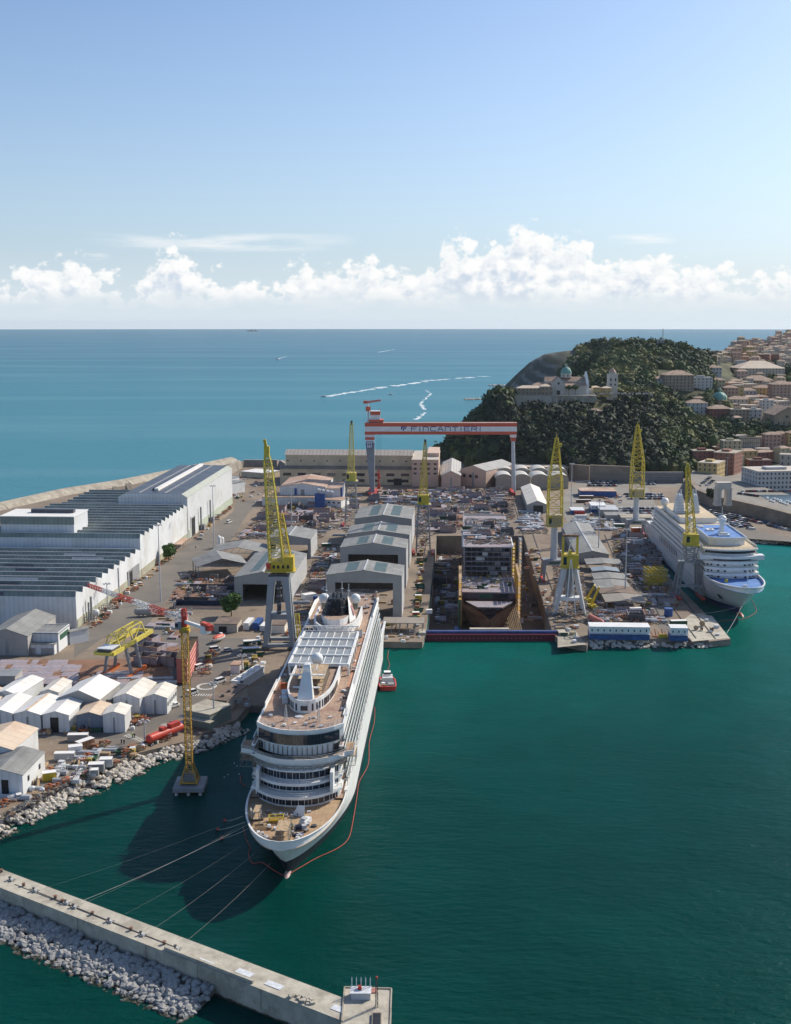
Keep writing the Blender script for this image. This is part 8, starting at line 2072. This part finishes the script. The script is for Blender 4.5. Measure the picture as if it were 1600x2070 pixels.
for px in (1150,1163): 
    pth = Vector((cx_(px), yw+6, tz)); tree(pth, leafmesh(50+px, 4.2, 9.5, leafm, 500, .6, .35), trunkmesh(8,.3), .95, ['left umbrella pine in front of the cathedral','right umbrella pine in front of the cathedral'][px == 1163], None, 'pine_tree')
b = MB(); r = random.Random(9)
for i in range(26):
    p = Vector((cx_(1203)+i*2.7, yw+14+(i%3)*3.2, max(tz,h(cx_(1203)+i*2.7, yw+14))+.2)); col = r.choice(['white','silver','black','white'])
    tag(inst('parked_car', CARM[col], None, p, r.uniform(1.2,1.8)), f'{col} car parked on the terrace between cathedral and bell tower', 'car', f'{col} cars on the cathedral terrace')
# hillside details: pale slip road and terraced green field
b = MB(); 
for (x0, x1, py) in ((1272,1330,712),):
    p = hit(1300,712); b.bx(-24,24,-3,9,-1,.9,mat('green_field',(.13,.15,.05),.9,.2))
# ---------------------------------------------------------------- sea: boats, wakes, booms, mooring lines
foam = mat('wake_foam', (.62,.68,.70), .7, .15, .1)
def wake(pts, w0, w1, label):
    b = MB(); P = [at(px,py,.0) for px,py in pts]; n = 24; r = random.Random(len(pts)+int(pts[0][0]))
    tot = []
    for a, c in zip(P, P[1:]):
        for i in range(n): tot.append(a+(c-a)*i/n)
    N = len(tot)
    for i in range(N-1):
        a, c = tot[i], tot[i+1]; d = (c-a).normalized(); s = Vector((-d.y,d.x,0)); f = i/N; w = (w0+(w1-w0)*f)
        if r.random() < f*.45: continue
        u = r.uniform(-.3,.3)*w; z = Vector((0,0,.05)); w *= r.uniform(.35,1)
        b.quad(a+s*(u-w/2)+z, c+s*(u-w/2)+z, c+s*(u+w/2)+z, a+s*(u+w/2)+z, foam)
    tag(b.build('wake'), label, 'wake')
wake([(656,802),(760,785),(880,768),(985,760)], 16, 40, 'long white wake trailing right across the sea behind the speedboat')
wake([(858,828),(850,815),(872,796),(860,788)], 8, 5, 'faint foam streak zigzagging on the sea above the gantry girder')
wake([(842,848),(862,832)], 9, 5, 'short foam streak just above the gantry girder')
wake([(562,725),(585,719)], 10, 4, 'tiny wake of the distant boat on the left sea')
wake([(765,712),(800,706)], 14, 9, 'faint pale streak far out in the middle sea')
for i, (px, py, s_, lb) in enumerate([(655,802,1.6,'small white speedboat at the head of the long wake'),(791,798,1.3,'small dark fishing boat on the open sea'),(561,726,2.2,'tiny white boat far out on the left')]):
    tag(inst('motorboat', boatm, None, at(px,py,0), 3.0, s_), lb, 'boat')
p = at(513,666.2,0); p = Vector((-870*3.0,21500,0)); p = Vector(((513-800)/FPX*19500,19500,-4))
b = MB(); b.bx(-90,90,-15,15,0,16,steeld); b.bx(50,80,-12,12,16,36,lgrey); b.bx(-60,20,-12,12,16,24,rust); tag(b.build('cargo_ship',None,p),'tiny cargo ship silhouetted on the horizon','cargo ship')
boomm = mat('boom_orange', (.38,.06,.03), .6, .25, 2)
def boom(pts, label, r_=.11):
    P = [at(px,py,.12) for px,py in pts]; Q = []
    for i in range(len(P)-1):          # Catmull-Rom
        p0, p1, p2, p3 = P[max(i-1,0)], P[i], P[i+1], P[min(i+2,len(P)-1)]
        for k in range(6):
            t = k/6; Q.append(.5*((2*p1)+(-p0+p2)*t+(2*p0-5*p1+4*p2-p3)*t*t+(-p0+3*p1-3*p2+p3)*t**3))
    Q.append(P[-1]); b = MB(); b.tube(Q, r_, boomm, 6)
    for i in range(0, len(Q)-1, 2): b.sph(Q[i], r_*1.5, boomm, 6, 4)
    tag(b.build('floating_boom'), label, 'boom')
boom([(786,1315),(784,1330),(788,1345),(781,1360)], 'orange floating boom between quay corner and workboat')
boom([(758,1430),(757,1460),(747,1500),(745,1545),(727,1580),(722,1610),(714,1660),(705,1695),(683,1715),(640,1735),(600,1758),(577,1770),(555,1760),(530,1744),(512,1746),(503,1730),(506,1715)], 'long orange floating boom curving round the bow of the nearest ship')
boom([(506,1715),(496,1690),(492,1672)], 'short orange boom at the left of the nearest bow')
boom([(1520,1212),(1530,1232),(1524,1242),(1500,1252),(1470,1254),(1450,1258)], 'orange floating boom round the bow of the right hand ship')
boom([(490,1568),(486,1572),(488,1582),(497,1590)], 'red boom loop beside the left bow quarter of the nearest ship')
ropem = mat('pale_rope', (.45,.43,.38), .8, .1)
def line(p, q, sag, r_, label, grp=None, m_=None):
    b = MB(); n = 14; P = [p+(q-p)*i/n-Vector((0,0,sag*4*(i/n)*(1-i/n))) for i in range(n+1)]; b.tube(P, r_, m_ or ropem, 5); tag(b.build('mooring_line'), label, 'mooring line', grp)
bwt = lambda px, py: at(px,py,6.8)
S = lambda px, py, z: at(px,py,z)
for a, c, r_, lb in [((500,1668,12),(152,1827),.05,'thick white mooring line from the bow to the breakwater'),((498,1664,12.5),(150,1835),.014,'thin line just beside the thick white mooring line'),
    ((515,1725,9),(287,1893),.016,'mooring line from the stem landing at the sixth hook'),((548,1745,8),(357,1919),.018,'rightmost mooring line, from the stem to the hook nearest the breakwater head'),
    ((495,1650,12.5),(70,1802),.010,'very thin upper mooring line to the second hook'),((503,1700,11),(222,1864),.010,'thin mooring line landing at the fifth hook')]:
    line(S(*a), bwt(*c), .8, r_, lb)
for i, (a, c, lb) in enumerate([((490,1650,12),(455,1660,1.),'short line with red buoy left of the bow, uppermost'),((495,1662,12),(441,1678,1.),'short line with red buoy left of the bow, middle one'),((500,1676,12),(449,1696,1.),'short line with red buoy left of the bow, lowest')]):
    line(S(*a), S(*c), .3, .08, lb); b = MB(); b.sph((0,0,.2),.5,redp,8,6); tag(b.build('mooring_buoy',None,S(c[0],c[1],.1)),'small red buoy '+['uppermost','in the middle','lowest'][i]+' of the three left of the bow','buoy')
line(at(1513,1200,14), at(1470,1280,4), 1, .1, 'pale mooring line from the right hand ship down to the pier corner')
line(at(1500,1225,10), at(1350,1240,4), 2, .07, 'dark mooring line from the right hand bow to the shaded quay')
for i, (px, py) in enumerate([(474,1544),(479,1549),(461,1567),(454,1572),(484,1566)]):
    b = MB(); b.sph((0,0,.1),.22,white,6,5); tag(b.build('float_buoy',None,at(px,py,0)),'tiny white float bobbing left of the nearest ship','buoy','tiny white floats left of the nearest ship')
# workboat
p = at(783,1392,0); root = thing('workboat','stubby red and grey workboat with deck gear moored beside the ship','workboat',(p.x,p.y+4,0),.05)
b = MB(); V = []; 
prof = [(-3.2,-7),(3.2,-7),(3.5,-3),(3.4,3),(2.4,6.5),(-2.4,6.5),(-3.4,3),(-3.5,-3)]
b.prism(prof,-1,1.3,redp,steel); b.build('hull', root)
b = MB()
for (xa,ya),(xb,yb) in zip(prof, prof[1:]+prof[:1]): b.bar((xa,ya,1.6),(xb,yb,1.6),.5,redp)
b.build('fender', root)
b = MB(); b.bx(-2,2.4,-1,4.5,1.3,3.6,lgrey); b.bx(-1.2,1.6,2,4.4,3.6,5.2,white); b.bx(-1.25,1.65,1.95,4.45,4.2,4.9,glass); b.build('wheelhouse', root)
b = MB(); b.cyl((-1.8,-4,1.3),(-1.8,-4,2.6),.8,.8,tarp,10); b.bx(.2,2.6,-6,-3,1.3,2.4,steel); b.bar((-2.8,5,1.3),(-2.2,7.5,4.6),.25,lgrey); b.bx(-2.6,-.4,-6.3,-5.2,1.3,2.2,rust); b.build('deck_gear', root)
# ---------------------------------------------------------------- loose gear all over the yard
PM = {}
def proto(nm, fn): b = MB(); fn(b); PM[nm] = b.mesh(nm)
def plates(col):
    def f(b):
        for i in range(5): b.bx(-1.6+.1*(i%2),1.6,-4+.1*i,4,i*.14,i*.14+.09,col)
    return f
proto('plate_stack', plates(mauve)); proto('rusty_plate_stack', plates(rust))
proto('pipe_bundle', lambda b: [b.cyl((-4,-.8+.42*i,.25+.36*(j)),(4,-.8+.42*i,.25+.36*j),.2,.2,lgrey,7) for j in range(3) for i in range(5-j)])
proto('pallet_load', lambda b: (b.bx(-1,1,-.8,.8,0,.15,wood), b.bx(-.9,.9,-.7,.7,.15,1.1,tarp)))
proto('timber_pile', lambda b: [b.bx(-2+.1*(i%3),2,-.8+.4*(i%4),-.5+.4*(i%4),.22*(i//4),.22*(i//4)+.18,wood) for i in range(12)])
proto('steel_frame', lambda b: [b.bar(p,q,.22,steel) for p,q in (((-2,-1.2,0),(-2,-1.2,2.4)),((2,-1.2,0),(2,-1.2,2.4)),((-2,1.2,0),(-2,1.2,2.4)),((2,1.2,0),(2,1.2,2.4)),((-2,-1.2,2.4),(2,-1.2,2.4)),((-2,1.2,2.4),(2,1.2,2.4)),((-2,-1.2,2.4),(-2,1.2,2.4)),((2,-1.2,2.4),(2,1.2,2.4)),((-2,-1.2,1.2),(2,1.2,1.2)))])
proto('tool_box', lambda b: (b.bx(-1,1,-.7,.7,0,1.2,boxy), b.bx(-1.05,1.05,-.75,.75,1.2,1.3,boxy), b.bx(-.9,-.5,-.72,-.69,.3,1.0,dark)))
proto('orange_box', lambda b: (b.bx(-1,1,-.7,.7,0,1.1,boxo), b.bx(-1.05,1.05,-.75,.75,1.1,1.2,rust)))
proto('green_skip', lambda b: b.add([(-1.6,-1,0),(1.6,-1,0),(1.6,1,0),(-1.6,1,0),(-2.2,-1.1,1.4),(2.2,-1.1,1.4),(2.2,1.1,1.4),(-2.2,1.1,1.4),(-2,-.9,.9),(2,-.9,.9),(2,.9,.9),(-2,.9,.9)],[(0,1,5,4),(1,2,6,5),(2,3,7,6),(3,0,4,7),(8,9,10,11),(4,5,9,8),(5,6,10,9),(6,7,11,10),(7,4,8,11)],greenp))
proto('cable_drum', lambda b: (b.cyl((0,-.6,1),(0,-.5,1),1,1,wood,12), b.cyl((0,.5,1),(0,.6,1),1,1,wood,12), b.cyl((0,-.5,1),(0,.5,1),.6,.6,steeld,10)))
proto('white_bag', lambda b: (b.bx(-.6,.6,-.6,.6,0,.9,tarp), b.sph((0,0,.9),.55,tarp,7,5,.5,0,.5)))
proto('scrap_heap', lambda b: [b.bar((rnd.uniform(-2,2),rnd.uniform(-1.5,1.5),rnd.uniform(.1,.9)),(rnd.uniform(-2,2),rnd.uniform(-1.5,1.5),rnd.uniform(.1,1.3)),rnd.uniform(.15,.5),rnd.choice([rust,rust,steel,lgrey,orangep])) for _ in range(22)])
proto('ship_block', lambda b: (b.bx(-4,4,-3,3,0,.3,mauve), b.bx(-4,4,-3,-2.8,.3,2.6,mauve), b.bx(-4.1,4.1,-3.1,-2.7,2.6,2.75,rust), b.bx(-2.5,-2.3,-3.2,-3,.3,2.6,steel), b.bx(1.3,1.5,-3.2,-3,.3,2.6,steel), b.bx(-4,-3.8,-2.8,3,.3,2.6,steeld), b.bx(-.1,.1,-2.8,3,.3,2.4,steeld), b.bx(3.8,4,-2.8,3,.3,2.6,mauve), b.bx(-4,4,2.8,3,.3,2.6,mauve)))
proto('forklift', lambda b: (b.bx(-1.2,1.2,-.6,.6,.3,1.1,orangep), b.bx(-.8,.4,-.55,.55,1.1,2.1,steeld), b.bar((1.3,-.3,.1),(1.3,-.3,2.8),.15,steel), b.bar((1.3,.3,.1),(1.3,.3,2.8),.15,steel), b.cyl((-.8,-.65,.35),(-.8,.65,.35),.35,.35,tyre,8), b.cyl((.8,-.65,.35),(.8,.65,.35),.35,.35,tyre,8)))
DESC = {'plate_stack':'stack of grey mauve steel plates','rusty_plate_stack':'stack of rusty steel plates','pipe_bundle':'bundle of pale pipes','pallet_load':'pale wrapped pallet load','timber_pile':'pile of timber baulks','steel_frame':'empty grey steel frame','tool_box':'yellow tool box','orange_box':'orange steel box','green_skip':'dark green skip','cable_drum':'wooden cable drum','white_bag':'white bulk bag','scrap_heap':'heap of tangled scrap steel','ship_block':'open box shaped ship block','forklift':'orange forklift'}
COUNT = {}
def clutter(quad, n, kinds, where, seed, rz=None, s0=.8, s1=1.3, z=3.03, grid=None):
    q = random.Random(seed); Q = [at(px,py,z) for px,py in quad]; ks = [k for k, w in kinds for _ in range(w)]
    for i in range(n):
        u, v = q.random(), q.random()
        if grid: u, v = ((i%grid)+.5)/grid, ((i//grid)+.5)/math.ceil(n/grid)
        p = (Q[0]*(1-u)+Q[1]*u)*(1-v)+(Q[3]*(1-u)+Q[2]*u)*v
        if infoot(p.x, p.y): continue
        k = q.choice(ks)
        if COUNT.get(k,0) >= 290: continue
        COUNT[k] = COUNT.get(k,0)+1
        tag(inst(k, PM[k], None, p, (q.choice([0,0,0,1.57])-.055+q.uniform(-.08,.08) if rz is None else rz+q.uniform(-.06,.06)), q.uniform(s0,s1)), f'{DESC[k]} {where}', k.replace('_',' '), f'{DESC[k]}, {where}'[:80])
mix = [('scrap_heap',6),('pallet_load',2),('steel_frame',4),('tool_box',1),('orange_box',1),('timber_pile',4),('pipe_bundle',4),('green_skip',1),('cable_drum',1),('white_bag',2),('plate_stack',5),('rusty_plate_stack',3),('ship_block',1)]
smal = [('pallet_load',3),('tool_box',1),('white_bag',2),('timber_pile',4),('cable_drum',1),('orange_box',1),('scrap_heap',5),('green_skip',1),('steel_frame',1)]
clutter([(0,1392-8),(150,1386),(160,1338),(0,1338)],46,[('plate_stack',5),('rusty_plate_stack',1)],'in the plate yard left of the yellow travelling gantry',1,.1,1.1,1.5,grid=12)
clutter([(160,1402),(330,1400),(352,1366),(200,1362)],56,[('plate_stack',4),('rusty_plate_stack',1),('pipe_bundle',1)],'in the plate yard behind the white tents',2,.15,1.0,1.4,grid=12)
clutter([(285,1345),(345,1345),(350,1295),(290,1295)],22,[('plate_stack',3),('rusty_plate_stack',3),('ship_block',1)],'beside the yellow travelling gantry',3,-.3,1.2,1.6,grid=5)
clutter([(148,1290),(172,1292),(290,1180),(278,1172)],60,smal,'along the foot of the sawtooth hall',4)
clutter([(290,1172),(300,1174),(352,1122),(344,1116)],16,smal,'near the round tree by the sawtooth hall',5)
clutter([(392,1090),(402,1090),(470,1024),(462,1022)],24,smal,'along the foot of the tall hall',6)
clutter([(345,1215),(475,1215),(475,1158),(375,1160)],70,mix+[('ship_block',3),('rusty_plate_stack',4)],'on the rusty apron in front of the arched canopies',7)
clutter([(480,1085),(640,1090),(700,1000),(560,1030)],150,mix+[('ship_block',10),('plate_stack',4)],'among the ship blocks before the pink roofed hall',8,None,1.0,1.7)
clutter([(465,1012),(560,1020),(560,960),(490,960)],50,smal+[('plate_stack',3)],'between the tall hall and the paint halls',9)
clutter([(640,1090),(700,1090),(735,1000),(700,1000)],40,mix,'on the tracks left of the rear portal sheds',10)
clutter([(575,1290),(650,1270),(680,1110),(650,1110)],80,mix,'on the track between the portal sheds',11)
clutter([(745,1020),(1030,1020),(1030,992),(760,992)],210,mix+[('white_bag',10),('plate_stack',4),('ship_block',3)],'in the crowded storage strip under the gantry crane',12,None,1,1.8)
clutter([(840,1080),(935,1075),(935,1020),(850,1020)],90,mix+[('ship_block',4)],'at the head of the building dock',13,None,1,1.6)
clutter([(940,1050),(1035,1050),(1030,1015),(940,1015)],50,mix+[('ship_block',5)],'behind the unfinished hull',14,None,1,1.6)
clutter([(838,1275),(846,1275),(860,1090),(852,1090)],62,[('tool_box',3),('green_skip',3),('orange_box',3),('pallet_load',2),('scrap_heap',1)],'in the row along the left dockside track',15)
clutter([(1040,1060),(1060,1100),(1110,1270),(1090,1270)],1,smal,'right of the dock',16)
clutter([(1058,1110),(1085,1110),(1150,1260),(1118,1265)],50,smal,'on the right dockside by the crane rails',17)
clutter([(1050,1035),(1090,1035),(1100,1068),(1062,1075)],90,[('white_bag',12),('pipe_bundle',3),('pallet_load',6),('plate_stack',1)],'in the white stacked materials near the gabled shed',18,None,1.0,1.5)
clutter([(1160,1048),(1240,1052),(1245,1074),(1165,1070)],80,[('white_bag',8),('pallet_load',5),('pipe_bundle',3),('cable_drum',1)],'left of the bright green skip',19,None,1,1.5)
clutter([(1128,1115),(1165,1125),(1190,1250),(1150,1200)],120,smal+[('steel_frame',2)],'between the pillar cranes and the canopies',20)
clutter([(1205,1258),(1335,1258),(1300,1225),(1215,1215)],170,mix+[('scrap_heap',10),('rusty_plate_stack',3)],'in the scrap area behind the long cabin stack',21,None,.8,1.4)
clutter([(1240,1125),(1330,1130),(1320,1075),(1240,1068)],80,mix+[('orange_box',3),('ship_block',2)],'around the far pillar crane',22)
clutter([(1270,1170),(1350,1180),(1325,1100),(1290,1100)],130,mix,'on the shaded quay beside the moored white ship',23)
clutter([(1310,1230),(1375,1235),(1360,1180),(1300,1175)],50,mix+[('tool_box',4)],'near the yellow scaffold cage on the quay',24)
clutter([(1195,1045),(1260,1048),(1255,990),(1170,990)],60,[('orange_box',2),('pallet_load',3),('white_bag',2),('rusty_plate_stack',3),('scrap_heap',2)],'among the blue cabins',25)
clutter([(0,1632),(70,1600),(150,1545),(90,1545)],44,smal+[('pipe_bundle',4)],'around the grey hall nearest the shore',26)
clutter([(60,1612),(130,1585),(250,1530),(235,1545)],50,smal+[('timber_pile',3),('pipe_bundle',2)],'along the kerb above the shore rocks',27)
clutter([(240,1535),(345,1495),(350,1488),(260,1515)],24,smal,'around the red cylindrical tank',28)
clutter([(95,1545),(215,1500),(225,1520),(160,1555)],40,smal+[('pipe_bundle',3)],'around the roadside white containers',29)
clutter([(150,1482),(275,1475),(330,1440),(260,1445)],50,smal+[('pipe_bundle',4),('forklift',1)],'in front of the cream sheds',30)
clutter([(85,1484),(150,1486),(150,1476),(85,1476)],14,smal+[('forklift',4)],'in front of the shed with the dark door',31)
clutter([(395,1365),(415,1370),(440,1320),(415,1315)],30,smal+[('scrap_heap',3)],'beside the lit face of the pink block',32)
clutter([(285,1285),(370,1288),(385,1235),(310,1235)],44,mix+[('cable_drum',3)],'on the apron behind the yellow travelling gantry',33)
clutter([(480,1345),(520,1345),(540,1290),(500,1290)],40,smal+[('scrap_heap',4)],'beneath the big yellow crane',34)
clutter([(440,1440),(500,1440),(535,1330),(505,1330)],46,smal,'on the shaded quay left of the nearest ship',35)
clutter([(735,1250),(810,1245),(800,1190),(700,1190)],20,mix,'under the nearest portal shed',36)
clutter([(780,1300),(850,1300),(850,1275),(780,1275)],16,smal,'on the quay corner left of the dock gate',37)
clutter([(1130,1300),(1180,1300),(1165,1262),(1130,1262)],16,smal,'on the pier right of the dock gate',38)
clutter([(1390,1290),(1470,1288),(1440,1250),(1400,1250)],8,[('cable_drum',1),('pallet_load',1)],'on the pale pier corner',39)
# dock floor and hull deck gear
clutter([(880,1255),(930,1255),(930,1130),(885,1130)],60,mix,'on the dock floor left of the unfinished hull',40,None,1,1.7,-8.95)
clutter([(1050,1260),(1090,1260),(1050,1130),(1040,1130)],40,mix,'on the dock floor right of the unfinished hull',41,None,1,1.5,-8.95)
clutter([(942,1090),(1030,1090),(1022,1056),(942,1056)],130,mix+[('white_bag',5)],'on the top plating of the unfinished hull',42,None,.8,1.5,25.85)
clutter([(940,1190),(1035,1190),(1030,1168),(940,1168)],70,smal,'on the forward deck of the unfinished hull',43,None,.6,1.1,9.05)
def litter(quad, n, label, seed, z=3.04):
    q = random.Random(seed); Q = [at(px,py,z) for px,py in quad]; b = MB()
    for i in range(n):
        u, v = q.random(), q.random(); p = (Q[0]*(1-u)+Q[1]*u)*(1-v)+(Q[3]*(1-u)+Q[2]*u)*v
        if infoot(p.x, p.y): continue
        m_ = q.choice([steeld,steeld,steeld,rust,rust,concd,steel,concd]); L_ = q.uniform(.3,1.6); w_ = q.uniform(.12,.7); a = q.uniform(0,3.14)
        if q.random() < .5: b.bx(p.x-L_,p.x+L_,p.y-w_,p.y+w_,z,z+q.uniform(.08,.5),m_,a)
        else: b.bar((p.x-L_*1.5*math.cos(a),p.y-L_*1.5*math.sin(a),z+q.uniform(.1,.4)),(p.x+L_*1.5*math.cos(a),p.y+L_*1.5*math.sin(a),z+q.uniform(.1,.9)),q.uniform(.1,.3),m_)
    o = b.build('litter'); tag(o, label, 'litter'); o['kind'] = 'stuff'
litter([(480,1090),(650,1090),(720,995),(540,1020)],2600,'dense small steel offcuts around the ship blocks before the paint halls',1)
litter([(745,1022),(1045,1022),(1035,990),(760,990)],2600,'dense small offcuts covering the storage strip under the gantry',2)
litter([(838,1090),(1040,1050),(1040,1018),(838,1018)],2200,'small offcuts scattered at the head of the building dock',3)
litter([(340,1220),(480,1218),(480,1150),(380,1155)],900,'small steel offcuts on the rusty apron by the arched canopies',4)
litter([(1195,1262),(1345,1262),(1300,1215),(1205,1210)],1400,'rusty small scrap behind the long cabin stack',5)
litter([(1120,1260),(1200,1260),(1170,1110),(1120,1110)],1500,'small scrap and tools between dock rails and canopies',6)
litter([(1240,1175),(1345,1215),(1330,1075),(1240,1065)],1800,'small scrap and offcuts on the quay beside the moored white ship',7)
litter([(575,1300),(660,1290),(700,1100),(645,1100)],1100,'small scrap along the tracks between the portal sheds',8)
litter([(0,1660),(60,1620),(230,1545),(190,1550)],300,'small debris along the kerb above the shore rocks',9)
litter([(880,1262),(935,1262),(935,1110),(880,1110)],1300,'dark offcuts and planks on the dock floor left of the hull',10,-8.93)
litter([(942,1100),(1032,1100),(1024,1050),(942,1050)],900,'small welding debris on the top plating of the unfinished hull',11,25.84)
litter([(1050,1080),(1110,1080),(1090,1030),(1050,1030)],700,'small pale offcuts around the gabled shed',12)
q = MB()   # yellow scaffold cage on the shaded quay
for i in range(5):
    for j in range(5):
        q.bar((i*2.6,j*2.6,0),(i*2.6,j*2.6,10),.25,yellow)
for z in (2,4,6,8,10):
    for i in range(5): q.bar((i*2.6,0,z),(i*2.6,10.4,z),.2,yellow); q.bar((0,i*2.6,z),(10.4,i*2.6,z),.2,yellow)
for i in range(4): q.bar((i*2.6,0,0),(i*2.6+2.6,0,8),.2,yellow); q.bar((i*2.6+2.6,0,2),(i*2.6,0,10),.2,yellow)
tag(q.build('scaffold_cage',None,at(1312,1188,3.03),.1),'yellow open scaffold cage on the shaded quay','scaffold')
for i, (px, py, W_, D_, lb) in enumerate([(408,1232,30,7,'long dark navy open plate rack on the apron beside the round tree'),(420,1196,22,5,'low dark steel rack with rusty beams before the arched canopy'),(395,1222,14,4,'short dark rack on the apron nearest the lamp mast')]):
    root = thing('plate_rack', lb, 'rack', at(px,py,3.03), -.055); cm = [navy,steeld,steeld][i]
    mb1(root,'back_panel',lambda b:b.bx(-W_/2,W_/2,D_-.3,D_,0,3.2,cm)); mb1(root,'side_panel',lambda b:b.bx(-W_/2,-W_/2+.3,0,D_-.31,0,2.6,cm)); mb1(root,'side_panel',lambda b:b.bx(W_/2-.3,W_/2,0,D_-.31,0,2.6,cm))
    mb1(root,'rack_bars',lambda b:[b.bx(-W_/2+.4,W_/2-.4,k*1.1+.2,k*1.1+.5,.3,.7,rust if k%2 else steel) for k in range(int(D_))])
# two yellow mobile cranes with folded booms
for i, (px, py, h_) in enumerate([(1190,1218,10),(1199,1230,12)]):
    root = thing('mobile_crane',['yellow mobile crane with raised boom behind the other one','yellow mobile crane with raised boom nearest the cabins'][i],'mobile crane',at(px,py,3.03),.3)
    mb1(root,'chassis',lambda b:(b.bx(-1.4,1.4,-4,4,.5,1.8,yellow),b.bx(-1.3,.1,-4,-2.2,1.8,3,yellow)))
    mb1(root,'boom',lambda b:b.bar((.3,2,2),(2.0,-3,h_),1.1,yellow,.8))
    for x in (-1.4,1.2):
        for y in (-3,0,3): mb1(root,'wheel',lambda b:b.cyl((x,y,.6),(x+.3,y,.6),.6,.6,tyre,10))
b = MB(); b.bar((0,0,0),(0,0,4.8),.6,greenp); b.bar((0,0,4.6),(1.6,.4,5.4),.7,greenp); b.bx(-.7,.7,-.7,.7,0,.5,greenp); tag(b.build('jib_hoist',None,at(69,1513,3.03)),'bright green small hoist post beside the tan hall','hoist')
# orange yellow cradle by the two cabin stacks
b = MB()
for i in range(6): b.bar((i*1.6-4,0,0),(i*1.6-4.6,2,3.4 if i%2 else 2.2),.35,orangep); b.bar((i*1.6-4,0,.3),(i*1.6-2.4,0,.3),.35,orangep)
b.bx(-1.6,2.4,-1.5,-.9,0,1.8,yellow); tag(b.build('boat_cradle',None,at(1338,1288,3.03)),'orange and yellow cradle between the two cabin stacks','cradle')

# cars past the nearest 300 become one mass
cars = sorted([o for o in sc.objects if o.name.startswith('parked_car')], key=lambda o: (o.location-Vector((0,0,CAMH))).length)
b = MB()
for o in cars[290:]:
    M4 = Matrix.Translation(o.location)@Matrix.Rotation(o.rotation_euler.z,4,'Z'); me = o.data
    vs = [tuple(M4@v.co) for v in me.vertices]; o0 = len(b.v); b.v += vs
    for f in me.polygons: b.f.append(tuple(i+o0 for i in f.vertices)); b.m.append(b.mi(me.materials[f.material_index]))
    bpy.data.objects.remove(o)
o = b.build('parked_cars'); tag(o, 'mass of far cars in the upper car parks and on the hill streets', 'cars'); o['kind'] = 'stuff'
# ---------------------------------------------------------------- haze
hzm = bpy.data.materials.new('haze_air'); hzm.use_nodes = True; nt = hzm.node_tree; nt.nodes.clear()
ho = nd(nt, 'ShaderNodeOutputMaterial'); pv = nd(nt, 'ShaderNodeVolumePrincipled'); pv.inputs['Color'].default_value = (.82,.90,1,1)
pv.inputs['Density'].default_value = 1.4e-5; pv.inputs['Anisotropy'].default_value = .3; lk(nt, pv.outputs[0], ho.inputs['Volume'])
b = MB(); b.bx(-27000,27000,-27000,27000,-30,175,hzm); o = b.build('haze'); tag(o, 'thin pale sea haze over the harbour', 'haze'); o['kind'] = 'stuff'
